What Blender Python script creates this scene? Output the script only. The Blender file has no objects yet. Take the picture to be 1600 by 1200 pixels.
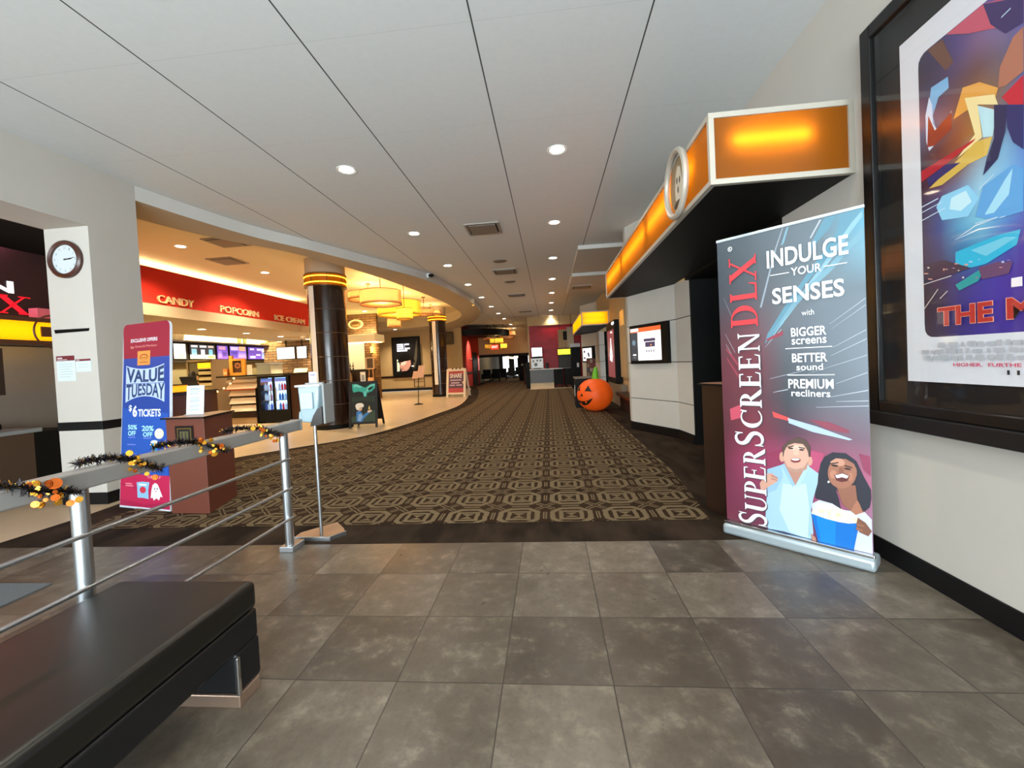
import bpy, bmesh, math, random
from mathutils import Vector, Matrix
random.seed(7)
SC = bpy.context.scene
COL = SC.collection
# ------------------------------------------------------------------ camera
F_PX, PITCH, YAW, ROLL = 652.0119, -0.0245, 0.0899, -0.05
CAM_H, CEIL, TILE = 1.337, 3.738, 0.457
sy, cy, sp, cp, sr, cr = math.sin(YAW), math.cos(YAW), math.sin(PITCH), math.cos(PITCH), math.sin(ROLL), math.cos(ROLL)
right = Vector((cy, sy, 0)) * cr + Vector((sp * sy, -sp * cy, cp)) * sr
up = Vector((cy, sy, 0)) * -sr + Vector((sp * sy, -sp * cy, cp)) * cr
fwd = Vector((-sy * cp, cy * cp, sp))
cam_d = bpy.data.cameras.new('camera')
cam_d.sensor_fit = 'HORIZONTAL'
cam_d.sensor_width = 36
cam_d.lens = F_PX / 1600 * 36
cam_d.shift_y = (583.4257 - 600) / 1600
cam_d.clip_end = 200
cam_d.clip_start = 0.05
cam = bpy.data.objects.new('camera', cam_d)
COL.objects.link(cam)
cam.matrix_world = Matrix(((right.x, up.x, -fwd.x, 0), (right.y, up.y, -fwd.y, 0), (right.z, up.z, -fwd.z, CAM_H), (0, 0, 0, 1)))
SC.camera = cam
# ------------------------------------------------------------------ world, daylight, exposure
SC.view_settings.view_transform = 'Standard'
SC.view_settings.look = 'None'
SC.view_settings.gamma = 1
SC.view_settings.use_curve_mapping = False
SC.view_settings.exposure = 0.74
W = bpy.data.worlds.new('sky')
SC.world = W
W.use_nodes = True
W.node_tree.nodes['Background'].inputs[0].default_value = (0.86, 0.93, 1.0, 1)
W.node_tree.nodes['Background'].inputs[1].default_value = 1.6


def light(name, kind, loc, energy, color=(1, 1, 1), size=0.1, rot=None, spot=None, blend=0.6, size_y=None):
    d = bpy.data.lights.new(name, kind)
    d.energy = energy
    d.color = color
    if kind == 'AREA':
        d.size = size
        if size_y:
            d.shape = 'RECTANGLE'
            d.size_y = size_y
    else:
        d.shadow_soft_size = size
    if kind == 'SPOT':
        d.spot_size = spot
        d.spot_blend = blend
    o = bpy.data.objects.new(name, d)
    o.location = loc
    if rot:
        o.rotation_euler = rot
    COL.objects.link(o)
    return o


R90 = math.pi / 2
DAY = (0.82, 0.94, 1.0)
for wx, we in ((-7.6, 60), (-4.6, 150), (-1.6, 255), (1.0, 265)):          # daylight entering through the glazed front behind the viewpoint
    light('daylight', 'AREA', (wx, -4.25, 1.65), we, DAY, 2.3, (R90 + 0.6, 0, 0), size_y=2.9)


# ------------------------------------------------------------------ material helpers
def lin(h):
    r = []
    for k in (0, 2, 4):
        c = int(h[k:k + 2], 16) / 255
        r.append(c / 12.92 if c <= 0.04045 else ((c + 0.055) / 1.055) ** 2.4)
    return (r[0], r[1], r[2], 1)


MATS = {}


def mat(name, col, rough=0.5, metal=0.0, emit=0.0, ecol=None, var=0.06, scale=6.0, coat=0.0, bump=0.0, spec=0.5, trans=0.0):
    if name in MATS:
        return MATS[name]
    m = bpy.data.materials.new(name)
    m.use_nodes = True
    n = m.node_tree.nodes
    l = m.node_tree.links
    b = n['Principled BSDF']
    b.inputs['Roughness'].default_value = rough
    b.inputs['Metallic'].default_value = metal
    b.inputs['Specular IOR Level'].default_value = spec
    b.inputs['Coat Weight'].default_value = coat
    b.inputs['Coat Roughness'].default_value = 0.08
    if trans:
        b.inputs['Transmission Weight'].default_value = trans
    c = lin(col)
    b.inputs['Base Color'].default_value = c
    if var > 0:
        tc = n.new('ShaderNodeNewGeometry')
        no = n.new('ShaderNodeTexNoise')
        no.inputs['Scale'].default_value = scale
        no.inputs['Detail'].default_value = 4
        l.new(tc.outputs['Position'], no.inputs['Vector'])
        mp = n.new('ShaderNodeMapRange')
        mp.inputs['To Min'].default_value = 1 - var
        mp.inputs['To Max'].default_value = 1 + var
        l.new(no.outputs['Fac'], mp.inputs['Value'])
        mx = n.new('ShaderNodeVectorMath')
        mx.operation = 'SCALE'
        mx.inputs[0].default_value = c[:3]
        l.new(mp.outputs['Result'], mx.inputs['Scale'])
        l.new(mx.outputs['Vector'], b.inputs['Base Color'])
        if bump:
            bp = n.new('ShaderNodeBump')
            bp.inputs['Strength'].default_value = bump
            bp.inputs['Distance'].default_value = 0.01
            l.new(no.outputs['Fac'], bp.inputs['Height'])
            l.new(bp.outputs['Normal'], b.inputs['Normal'])
    if emit:
        b.inputs['Emission Color'].default_value = lin(ecol or col)
        b.inputs['Emission Strength'].default_value = emit
    MATS[name] = m
    return m


def translucent(name, col, fac=0.75, emit=0.0):
    """back-lit acrylic or fabric: part diffuse, part diffuse transmission"""
    if name in MATS:
        return MATS[name]
    m = bpy.data.materials.new(name)
    m.use_nodes = True
    n = m.node_tree.nodes
    l = m.node_tree.links
    n.remove(n['Principled BSDF'])
    out = n['Material Output']
    d = n.new('ShaderNodeBsdfDiffuse')
    t = n.new('ShaderNodeBsdfTranslucent')
    d.inputs[0].default_value = lin(col)
    t.inputs[0].default_value = lin(col)
    x = n.new('ShaderNodeMixShader')
    x.inputs[0].default_value = fac
    l.new(d.outputs[0], x.inputs[1])
    l.new(t.outputs[0], x.inputs[2])
    g = n.new('ShaderNodeBsdfGlossy')
    g.inputs['Roughness'].default_value = 0.25
    y = n.new('ShaderNodeMixShader')
    y.inputs[0].default_value = 0.03
    l.new(x.outputs[0], y.inputs[1])
    l.new(g.outputs[0], y.inputs[2])
    l.new(y.outputs[0], out.inputs[0])
    MATS[name] = m
    return m


def glass(name, tint='ffffff', refl=0.06, rough=0.02):
    if name in MATS:
        return MATS[name]
    m = bpy.data.materials.new(name)
    m.use_nodes = True
    n = m.node_tree.nodes
    l = m.node_tree.links
    n.remove(n['Principled BSDF'])
    t = n.new('ShaderNodeBsdfTransparent')
    t.inputs[0].default_value = lin(tint)
    g = n.new('ShaderNodeBsdfGlossy')
    g.inputs['Roughness'].default_value = rough
    f = n.new('ShaderNodeLayerWeight')
    f.inputs['Blend'].default_value = 0.12
    mp = n.new('ShaderNodeMapRange')
    mp.inputs['To Min'].default_value = refl
    mp.inputs['To Max'].default_value = 0.7
    l.new(f.outputs['Fresnel'], mp.inputs['Value'])
    x = n.new('ShaderNodeMixShader')
    l.new(mp.outputs['Result'], x.inputs[0])
    l.new(t.outputs[0], x.inputs[1])
    l.new(g.outputs[0], x.inputs[2])
    l.new(x.outputs[0], n['Material Output'].inputs[0])
    MATS[name] = m
    return m


class NT:
    """tiny node-graph helper"""
    def __init__(s, name, rough=0.5):
        s.m = bpy.data.materials.new(name)
        s.m.use_nodes = True
        s.n = s.m.node_tree.nodes
        s.l = s.m.node_tree.links
        s.b = s.n['Principled BSDF']
        s.b.inputs['Roughness'].default_value = rough
        MATS[name] = s.m

    def put(s, sock, v):
        if isinstance(v, (int, float)):
            sock.default_value = v
        elif isinstance(v, (tuple, list)):
            sock.default_value = v
        else:
            s.l.new(v, sock)

    def math(s, op, a, b=None, c=None):
        q = s.n.new('ShaderNodeMath')
        q.operation = op
        s.put(q.inputs[0], a)
        if b is not None:
            s.put(q.inputs[1], b)
        if c is not None:
            s.put(q.inputs[2], c)
        return q.outputs[0]

    def pos(s):
        g = s.n.new('ShaderNodeNewGeometry')
        x = s.n.new('ShaderNodeSeparateXYZ')
        s.l.new(g.outputs['Position'], x.inputs[0])
        return x.outputs[0], x.outputs[1], x.outputs[2], g.outputs['Position']

    def vec(s, x, y, z=0.0):
        q = s.n.new('ShaderNodeCombineXYZ')
        s.put(q.inputs[0], x)
        s.put(q.inputs[1], y)
        s.put(q.inputs[2], z)
        return q.outputs[0]

    def mix(s, f, a, b):
        q = s.n.new('ShaderNodeMix')
        q.data_type = 'RGBA'
        s.put(q.inputs[0], f)
        s.put(q.inputs[6], lin(a) if isinstance(a, str) else a)
        s.put(q.inputs[7], lin(b) if isinstance(b, str) else b)
        return q.outputs[2]

    def noise(s, v, scale, detail=4, rough=0.55):
        q = s.n.new('ShaderNodeTexNoise')
        q.inputs['Scale'].default_value = scale
        q.inputs['Detail'].default_value = detail
        q.inputs['Roughness'].default_value = rough
        s.l.new(v, q.inputs['Vector'])
        return q.outputs['Fac']

    def white(s, v):
        q = s.n.new('ShaderNodeTexWhiteNoise')
        q.noise_dimensions = '2D'
        s.l.new(v, q.inputs['Vector'])
        return q.outputs['Value']

    def bump(s, h, dist=0.004, st=0.5):
        q = s.n.new('ShaderNodeBump')
        q.inputs['Strength'].default_value = st
        q.inputs['Distance'].default_value = dist
        s.l.new(h, q.inputs['Height'])
        s.l.new(q.outputs[0], s.b.inputs['Normal'])

    def rng(s, v, a, b, c, d):
        q = s.n.new('ShaderNodeMapRange')
        for i, k in enumerate((v, a, b, c, d)):
            s.put(q.inputs[i], k)
        return q.outputs[0]


# ------------------------------------------------------------------ mesh helpers
ORG = {}


class MB:
    def __init__(s):
        s.v, s.f, s.mi, s.m = [], [], [], 0

    def add(s, vs, fs):
        k = len(s.v)
        s.v += [tuple(p) for p in vs]
        s.f += [tuple(i + k for i in f) for f in fs]
        s.mi += [s.m] * len(fs)
        return s

    def box(s, x0, x1, y0, y1, z0, z1):
        return s.add([(x0, y0, z0), (x1, y0, z0), (x1, y1, z0), (x0, y1, z0), (x0, y0, z1), (x1, y0, z1), (x1, y1, z1), (x0, y1, z1)],
                     [(0, 3, 2, 1), (4, 5, 6, 7), (0, 1, 5, 4), (1, 2, 6, 5), (2, 3, 7, 6), (3, 0, 4, 7)])

    def obox(s, o, U, V, N):
        o, U, V, N = Vector(o), Vector(U), Vector(V), Vector(N)
        return s.add([o, o + U, o + U + V, o + V, o + N, o + U + N, o + U + V + N, o + V + N],
                     [(0, 3, 2, 1), (4, 5, 6, 7), (0, 1, 5, 4), (1, 2, 6, 5), (2, 3, 7, 6), (3, 0, 4, 7)])

    def cyl(s, p0, p1, r0, r1=None, n=16, cap=True):
        p0, p1 = Vector(p0), Vector(p1)
        r1 = r0 if r1 is None else r1
        d = (p1 - p0).normalized()
        a = d.orthogonal().normalized()
        b = d.cross(a)
        vs = []
        for p, r in ((p0, r0), (p1, r1)):
            vs += [p + (a * math.cos(t) + b * math.sin(t)) * r for t in (2 * math.pi * k / n for k in range(n))]
        fs = [(k, (k + 1) % n, n + (k + 1) % n, n + k) for k in range(n)]
        if cap:
            fs += [tuple(range(n - 1, -1, -1)), tuple(range(n, 2 * n))]
        return s.add(vs, fs)

    def lathe(s, c, prof, n=24, axis='z', a0=0.0, a1=None):
        c = Vector(c)
        full = a1 is None
        a1 = 2 * math.pi if full else a1
        m = n if full else n + 1
        vs = []
        for r, z in prof:
            for k in range(m):
                t = a0 + (a1 - a0) * k / n
                q = (r * math.cos(t), r * math.sin(t), z)
                if axis == 'y':
                    q = (q[0], q[2], q[1])
                elif axis == 'x':
                    q = (q[2], q[0], q[1])
                vs.append(c + Vector(q))
        fs = []
        for i in range(len(prof) - 1):
            for k in range(n):
                k2 = (k + 1) % m
                fs.append((i * m + k, i * m + k2, (i + 1) * m + k2, (i + 1) * m + k))
        return s.add(vs, fs)

    def torus(s, c, R, r, axis='z', n=32, k=10):
        return s.lathe(c, [(R + r * math.cos(2 * math.pi * i / k), r * math.sin(2 * math.pi * i / k)) for i in range(k + 1)], n, axis)

    def poly(s, pts):
        return s.add(pts, [tuple(range(len(pts)))])

    def prism(s, pts, z0, z1):
        n = len(pts)
        return s.add([(x, y, z0) for x, y in pts] + [(x, y, z1) for x, y in pts],
                     [tuple(range(n - 1, -1, -1)), tuple(range(n, 2 * n))] + [(k, (k + 1) % n, n + (k + 1) % n, n + k) for k in range(n)])

    def strip(s, A, B):
        n = len(A)
        return s.add(list(A) + list(B), [(k, k + 1, n + k + 1, n + k) for k in range(n - 1)])

    def tube(s, pts, r, n=8):
        pts = [Vector(p) for p in pts]
        rr = r if isinstance(r, (list, tuple)) else [r] * len(pts)
        vs = []
        ref = None
        for i, p in enumerate(pts):
            d = (pts[min(i + 1, len(pts) - 1)] - pts[max(i - 1, 0)]).normalized()
            a = d.orthogonal().normalized() if ref is None else (ref - d * ref.dot(d)).normalized()
            ref = a
            b = d.cross(a)
            vs += [p + (a * math.cos(2 * math.pi * k / n) + b * math.sin(2 * math.pi * k / n)) * rr[i] for k in range(n)]
        fs = [(i * n + k, i * n + (k + 1) % n, (i + 1) * n + (k + 1) % n, (i + 1) * n + k) for i in range(len(pts) - 1) for k in range(n)]
        fs += [tuple(range(n - 1, -1, -1)), tuple(range((len(pts) - 1) * n, len(pts) * n))]
        return s.add(vs, fs)

    def ball(s, c, r, n=12, m=8, sx=1, sy_=1, sz=1):
        c = Vector(c)
        prof = [(math.sin(math.pi * i / m), -math.cos(math.pi * i / m)) for i in range(m + 1)]
        k = len(s.v)
        s.lathe((0, 0, 0), prof, n)
        for i in range(k, len(s.v)):
            x, y, z = s.v[i]
            s.v[i] = (c.x + x * r * sx, c.y + y * r * sy_, c.z + z * r * sz)
        return s

    def build(s, name, mats, parent=None, smooth=False, bevel=0.0, seg=2):
        if not isinstance(mats, (list, tuple)):
            mats = [mats]
        o0 = ORG.get(parent.name, Vector((0, 0, 0))) if parent else Vector((0, 0, 0))
        me = bpy.data.meshes.new(name)
        me.from_pydata([(p[0] - o0.x, p[1] - o0.y, p[2] - o0.z) for p in s.v], [], s.f)
        for m in mats:
            me.materials.append(m)
        me.polygons.foreach_set('material_index', s.mi)
        bm = bmesh.new()
        bm.from_mesh(me)
        bmesh.ops.remove_doubles(bm, verts=bm.verts, dist=1e-6)
        if s.closed():
            bmesh.ops.recalc_face_normals(bm, faces=bm.faces)
        bm.to_mesh(me)
        bm.free()
        if smooth:
            me.polygons.foreach_set('use_smooth', [True] * len(me.polygons))
            me.set_sharp_from_angle(angle=math.radians(38))
        me.update()
        o = bpy.data.objects.new(name, me)
        COL.objects.link(o)
        if parent:
            o.parent = parent
        ORG[o.name] = o0
        if bevel:
            b = o.modifiers.new('bevel', 'BEVEL')
            b.width = bevel
            b.segments = seg
            b.limit_method = 'ANGLE'
            b.angle_limit = math.radians(40)
        return o

    def closed(s):
        return len(s.f) > 3


def tag(o, label, cat, group=None, kind=None):
    o['label'] = label
    o['category'] = cat
    if group:
        o['group'] = group
    if kind:
        o['kind'] = kind
    return o


def thing(name, label, cat, loc=(0, 0, 0), group=None):
    o = bpy.data.objects.new(name, None)
    o.empty_display_size = 0.1
    o.location = loc
    COL.objects.link(o)
    ORG[o.name] = Vector(loc)
    return tag(o, label, cat, group)


def struct(o):
    o['kind'] = 'structure'
    return o


def dup(root, loc, label, group=None):
    """a copy of a thing with copies of its parts and sub-parts"""
    r = root.copy()
    COL.objects.link(r)
    r.location = loc
    r['label'] = label
    if group:
        r['group'] = group
    for ch in list(root.children):
        c = ch.copy()
        COL.objects.link(c)
        c.parent = r
        for g in list(ch.children):
            d = g.copy()
            COL.objects.link(d)
            d.parent = c
    return r


_txt = {}


def text2d(body, bold=0.0):
    key = (body, bold)
    if key not in _txt:
        cu = bpy.data.curves.new('lettering', 'FONT')
        cu.body = body
        cu.offset = bold
        cu.resolution_u = 3
        cu.fill_mode = 'BOTH'
        ob = bpy.data.objects.new('lettering', cu)
        COL.objects.link(ob)
        dg = bpy.context.evaluated_depsgraph_get()
        me = bpy.data.meshes.new_from_object(ob.evaluated_get(dg))
        vs = [(v.co.x, v.co.y) for v in me.vertices]
        fs = [tuple(p.vertices) for p in me.polygons]
        bpy.data.objects.remove(ob)
        bpy.data.curves.remove(cu)
        bpy.data.meshes.remove(me)
        xs = [v[0] for v in vs] or [0, 1]
        ys = [v[1] for v in vs] or [0, 1]
        x0, x1, y0, y1 = min(xs), max(xs), min(ys), max(ys)
        _txt[key] = ([((x - x0) / (x1 - x0), (y - y0) / max(1e-6, y1 - y0)) for x, y in vs], fs)
    return _txt[key]


class Panel:
    """a flat printed face: origin O, unit axes U (right) and V (up); each ink layer lies a hair above the one below"""
    def __init__(s, O, U, V, step=0.0005):
        s.O, s.U, s.V = Vector(O), Vector(U).normalized(), Vector(V).normalized()
        s.N = s.U.cross(s.V)
        s.mb = MB()
        s.mats, s.step = [], step

    def use(s, m):
        if m not in s.mats:
            s.mats.append(m)
        s.mb.m = s.mats.index(m)

    def pt(s, u, v, L):
        return s.O + s.U * u + s.V * v + s.N * (L * s.step)

    def poly(s, m, pts, L):
        s.use(m)
        s.mb.poly([s.pt(u, v, L) for u, v in pts])

    def rect(s, m, u0, u1, v0, v1, L):
        s.poly(m, [(u0, v0), (u1, v0), (u1, v1), (u0, v1)], L)

    def text(s, m, body, u0, v0, w, h, L, bold=0.02, warp=None):
        s.use(m)
        vs, fs = text2d(body, bold)
        f = warp or (lambda x, y: (u0 + x * w, v0 + y * h))
        s.mb.add([s.pt(*f(x, y), L) for x, y in vs], fs)

    def build(s, name, parent):
        return s.mb.build(name, s.mats, parent)


def ink(h):
    return mat('print_ink_' + h, h, rough=0.45, var=0)


def ellipse(cx, cy_, rx, ry, n=20, a0=0, a1=2 * math.pi):
    return [(cx + rx * math.cos(a0 + (a1 - a0) * k / n), cy_ + ry * math.sin(a0 + (a1 - a0) * k / n)) for k in range(n if a1 - a0 > 6.2 else n + 1)]


def spline(P, n=6):
    out = []
    for i in range(len(P) - 1):
        p0, p1, p2, p3 = P[max(i - 1, 0)], P[i], P[i + 1], P[min(i + 2, len(P) - 1)]
        for k in range(n):
            t = k / n
            out.append(tuple(0.5 * (2 * b + (c - a) * t + (2 * a - 5 * b + 4 * c - d) * t * t + (3 * b - a - 3 * c + d) * t ** 3) for a, b, c, d in zip(p0, p1, p2, p3)))
    out.append(tuple(P[-1]))
    return out
# ------------------------------------------------------------------ main materials
def tile_material():
    g = NT('slate_floor_tile', 0.34)
    x, y, z, p = g.pos()
    gx = g.math('DIVIDE', g.math('SUBTRACT', x, -0.2561), TILE)
    gy = g.math('DIVIDE', g.math('SUBTRACT', y, 2.6123), TILE)
    cell = g.white(g.vec(g.math('FLOOR', gx), g.math('FLOOR', gy)))
    n1 = g.noise(p, 3.2, 6, 0.62)
    off = g.n.new('ShaderNodeVectorMath')
    off.operation = 'ADD'
    g.l.new(p, off.inputs[0])
    g.l.new(g.vec(g.math('MULTIPLY', cell, 31.0), g.math('MULTIPLY', cell, 17.0)), off.inputs[1])
    n2 = g.noise(off.outputs[0], 5.5, 7, 0.66)
    n3 = g.noise(off.outputs[0], 22, 5, 0.7)
    a = g.mix(cell, '352c24', '756b5d')
    b = g.mix(g.rng(n2, 0.36, 0.66, 0, 1), a, '8f8577')
    f = g.math('MULTIPLY', g.rng(n2, 0.34, 0.66, 0.0, 1.0), g.rng(cell, 0, 1, 0.25, 0.9))
    c = g.mix(f, a, b)
    c = g.mix(g.math('MULTIPLY', g.rng(n3, 0.3, 0.7, 0, 1), 0.4), c, '4b4238')
    c = g.mix(g.math('MULTIPLY', g.rng(n1, 0.3, 0.7, 0, 1), 0.25), c, '5d5044')
    n4 = g.noise(off.outputs[0], 13, 9, 0.72)
    n5 = g.noise(off.outputs[0], 30, 8, 0.75)
    c = g.mix(g.math('MULTIPLY', g.rng(n4, 0.55, 0.40, 0, 1), 0.3), c, '453c33')
    c = g.mix(g.math('MULTIPLY', g.math('MULTIPLY', g.rng(n4, 0.5, 0.66, 0, 1), g.rng(n2, 0.46, 0.62, 0.0, 1)), 0.42), c, 'a0957f')
    c = g.mix(g.math('MULTIPLY', g.rng(n5, 0.5, 0.36, 0, 1), 0.3), c, '3d352d')
    ex = g.math('ABSOLUTE', g.math('SUBTRACT', g.math('FRACT', gx), 0.5))
    ey = g.math('ABSOLUTE', g.math('SUBTRACT', g.math('FRACT', gy), 0.5))
    e = g.math('MAXIMUM', ex, ey)
    gr = g.rng(e, 0.4925, 0.4965, 0, 1)
    c = g.mix(gr, c, '37322b')
    g.l.new(c, g.b.inputs['Base Color'])
    g.put(g.b.inputs['Roughness'], g.rng(n1, 0.3, 0.7, 0.27, 0.40))
    h = g.math('SUBTRACT', g.math('MULTIPLY', n1, 0.3), gr)
    g.bump(h, 0.002, 0.3)
    return g.m


def carpet_material():
    g = NT('patterned_carpet', 0.95)
    g.b.inputs['Specular IOR Level'].default_value = 0.1
    x, y, z, p = g.pos()
    wob = g.noise(p, 9, 2)
    w = g.math('MULTIPLY', g.math('SUBTRACT', wob, 0.5), 0.05)
    fx = g.math('SUBTRACT', g.math('FRACT', g.math('ADD', g.math('DIVIDE', g.math('SUBTRACT', x, 0.13), TILE), 0.5)), 0.5)
    fy = g.math('SUBTRACT', g.math('FRACT', g.math('ADD', g.math('DIVIDE', g.math('SUBTRACT', y, 3.60), TILE), 0.5)), 0.5)
    ax, ay = g.math('ABSOLUTE', fx), g.math('ABSOLUTE', fy)
    mx = g.math('MAXIMUM', ax, ay)
    dg = g.math('MULTIPLY', g.math('ADD', ax, ay), 0.66)
    d = g.math('ADD', g.math('MAXIMUM', mx, dg), w)
    d1 = g.math('ADD', mx, w)
    def band(v, lo, hi):
        return g.math('MULTIPLY', g.math('GREATER_THAN', v, lo), g.math('LESS_THAN', v, hi))
    bow = g.math('MULTIPLY', g.math('LESS_THAN', d1, 0.12), g.math('GREATER_THAN', ay, ax))
    r1 = band(d1, 0.15, 0.23)
    r2 = g.math('MULTIPLY', band(d, 0.305, 0.405), 1.0)
    df = g.math('ABSOLUTE', g.math('SUBTRACT', ax, ay))
    cr1 = g.math('MULTIPLY', g.math('GREATER_THAN', d, 0.43), band(df, 0.03, 0.075))
    ed = g.math('MULTIPLY', band(mx, 0.462, 0.49), g.math('GREATER_THAN', df, 0.30))
    t = g.math('MINIMUM', g.math('ADD', g.math('ADD', bow, r1), g.math('ADD', r2, g.math('ADD', cr1, ed))), 1.0)
    nn = g.noise(p, 60, 3)
    dark = g.mix(nn, '22170f', '352618')
    tan = g.mix(nn, '655640', '7f6f55')
    c = g.mix(t, dark, tan)
    c = g.mix(g.math('MULTIPLY', g.rng(g.noise(p, 1.3, 3), 0.35, 0.7, 0, 1), 0.25), c, '5a4632')
    g.l.new(c, g.b.inputs['Base Color'])
    g.bump(g.math('ADD', g.noise(p, 240, 2), t), 0.004, 0.5)
    return g.m


def border_material():
    g = NT('carpet_border', 0.95)
    g.b.inputs['Specular IOR Level'].default_value = 0.1
    x, y, z, p = g.pos()
    s = g.n.new('ShaderNodeVectorMath')
    s.operation = 'MULTIPLY'
    g.l.new(p, s.inputs[0])
    s.inputs[1].default_value = (2.2, 0.8, 1)
    n = g.noise(s.outputs[0], 1.6, 3)
    c = g.mix(g.rng(n, 0.38, 0.62, 0, 1), '15100c', '382c22')
    c = g.mix(g.math('MULTIPLY', g.noise(p, 90, 2), 0.3), c, '4a3b2e')
    g.l.new(c, g.b.inputs['Base Color'])
    g.bump(g.noise(p, 240, 2), 0.003, 0.5)
    return g.m


def cream_material():
    g = NT('cream_floor_tile', 0.3)
    x, y, z, p = g.pos()
    fx, fy = g.math('DIVIDE', x, 0.6), g.math('DIVIDE', y, 0.6)
    cell = g.white(g.vec(g.math('FLOOR', fx), g.math('FLOOR', fy)))
    e = g.math('MAXIMUM', g.math('ABSOLUTE', g.math('SUBTRACT', g.math('FRACT', fx), 0.5)), g.math('ABSOLUTE', g.math('SUBTRACT', g.math('FRACT', fy), 0.5)))
    c = g.mix(cell, 'cdb898', 'd6c3a4')
    c = g.mix(g.math('MULTIPLY', g.noise(p, 6, 5), 0.4), c, 'bfa887')
    c = g.mix(g.rng(e, 0.493, 0.497, 0, 0.35), c, '9a8468')
    g.l.new(c, g.b.inputs['Base Color'])
    return g.m


def ceiling_material():
    g = NT('ceiling_panel', 0.9)
    x, y, z, p = g.pos()
    sp_ = 1.2493
    fx = g.math('ABSOLUTE', g.math('SUBTRACT', g.math('FRACT', g.math('ADD', g.math('DIVIDE', g.math('SUBTRACT', x, -0.4257), sp_), 0.5)), 0.5))
    fy = g.math('ABSOLUTE', g.math('SUBTRACT', g.math('FRACT', g.math('ADD', g.math('DIVIDE', g.math('SUBTRACT', y, 4.20), sp_), 0.5)), 0.5))
    c = g.mix(g.noise(p, 18, 4), 'd2d4d3', 'dadcdb')
    c = g.mix(g.rng(fx, 0.0035, 0.006, 1, 0), c, '3c3e3e')
    c = g.mix(g.rng(fy, 0.0012, 0.003, 0.22, 0), c, '8e908e')
    g.l.new(c, g.b.inputs['Base Color'])
    return g.m


def brick_material():
    g = NT('thin_stone_brick', 0.8)
    x, y, z, p = g.pos()
    b = g.n.new('ShaderNodeTexBrick')
    b.inputs['Scale'].default_value = 1
    b.inputs['Brick Width'].default_value = 0.42
    b.inputs['Row Height'].default_value = 0.11
    b.inputs['Mortar Size'].default_value = 0.012
    b.inputs['Color1'].default_value = lin('a8855c')
    b.inputs['Color2'].default_value = lin('7a5a3c')
    b.inputs['Mortar'].default_value = lin('4a3626')
    g.l.new(g.vec(g.math('ADD', x, y), z), b.inputs['Vector'])
    g.l.new(b.outputs['Color'], g.b.inputs['Base Color'])
    return g.m


def red_tile_material():
    g = NT('red_wall_tile', 0.35)
    g.b.inputs['Specular IOR Level'].default_value = 0.2
    x, y, z, p = g.pos()
    fx, fy = g.math('DIVIDE', x, 0.4), g.math('DIVIDE', z, 0.2)
    e = g.math('MAXIMUM', g.math('ABSOLUTE', g.math('SUBTRACT', g.math('FRACT', fx), 0.5)), g.math('ABSOLUTE', g.math('SUBTRACT', g.math('FRACT', fy), 0.5)))
    c = g.mix(g.white(g.vec(g.math('FLOOR', fx), g.math('FLOOR', fy))), '980c18', 'ac1220')
    c = g.mix(g.rng(e, 0.47, 0.49, 0, 0.5), c, '6a0a12')
    g.l.new(c, g.b.inputs['Base Color'])
    return g.m


def wall_material(name, a, b, sc=14, bump=0.12):
    g = NT(name, 0.85)
    x, y, z, p = g.pos()
    g.l.new(g.mix(g.noise(p, 3, 4), a, b), g.b.inputs['Base Color'])
    g.bump(g.noise(p, sc * 6, 4), 0.002, bump)
    return g.m


M_TILE, M_CARPET, M_BORDER, M_CREAM = tile_material(), carpet_material(), border_material(), cream_material()
M_CEIL, M_BRICK, M_REDTILE = ceiling_material(), brick_material(), red_tile_material()
M_WALL = wall_material('painted_wall', 'beb9b0', 'c5c0b7')
M_WALLW = wall_material('warm_painted_wall', 'bfa77c', 'c9b186')
M_PANEL = wall_material('white_wall_panel', 'cccac2', 'd5d3cb', 8, 0.05)
M_LIP = wall_material('soffit_paint', 'c8c6c0', 'd0cec8')
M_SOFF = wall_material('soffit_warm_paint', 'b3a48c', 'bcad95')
M_RECESS = wall_material('recess_paint', 'e0d0ae', 'e6d8b8')
M_BLACK = mat('black_paint', '080807', 0.6, spec=0.25)
M_DARK = mat('dark_brown_laminate', '2a1a12', 0.35)
M_BASE = mat('black_rubber_base', '0b0a0c', 0.5, spec=0.3)
M_RED = wall_material('red_paint', 'c42014', 'cc2612', 10, 0.05)
M_REDD = wall_material('far_red_paint', '9c2218', 'a8281c', 10, 0.05)
M_STEEL = mat('brushed_steel', 'c4c8cb', 0.3, 0.95, var=0.04, scale=40)
M_CHROME = mat('polished_steel', 'd8dadc', 0.15, 1.0, var=0)
M_WHITE = mat('white_plastic', 'e4e5e4', 0.4, var=0.02)
M_GREY = mat('grey_plastic', '8b8d8c', 0.5)
M_LENS = mat('lamp_lens', 'fff3dc', 0.4, emit=14.0, ecol='ffedcf', var=0)
M_AMBER = translucent('amber_acrylic', 'bd8430', 0.87)
M_AMBERY = translucent('yellow_acrylic', 'fcc014', 0.85)
M_TUBE = mat('fluorescent_tube', 'fff0c0', 0.4, emit=14.0, ecol='ffc050', var=0)
M_TUBEY = mat('bright_fluorescent_tube', 'fff0c0', 0.4, emit=8.0, ecol='ffcc38', var=0)
M_TRIMW = mat('pale_metal_trim', 'b9b2a4', 0.4, 0.2)
M_BROWN = mat('brown_wood', '4a2c1c', 0.4)
M_PODIUM = mat('red_brown_laminate', '6d3a2c', 0.42, var=0.05, scale=3)
M_GLASS = glass('window_glass')

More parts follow.
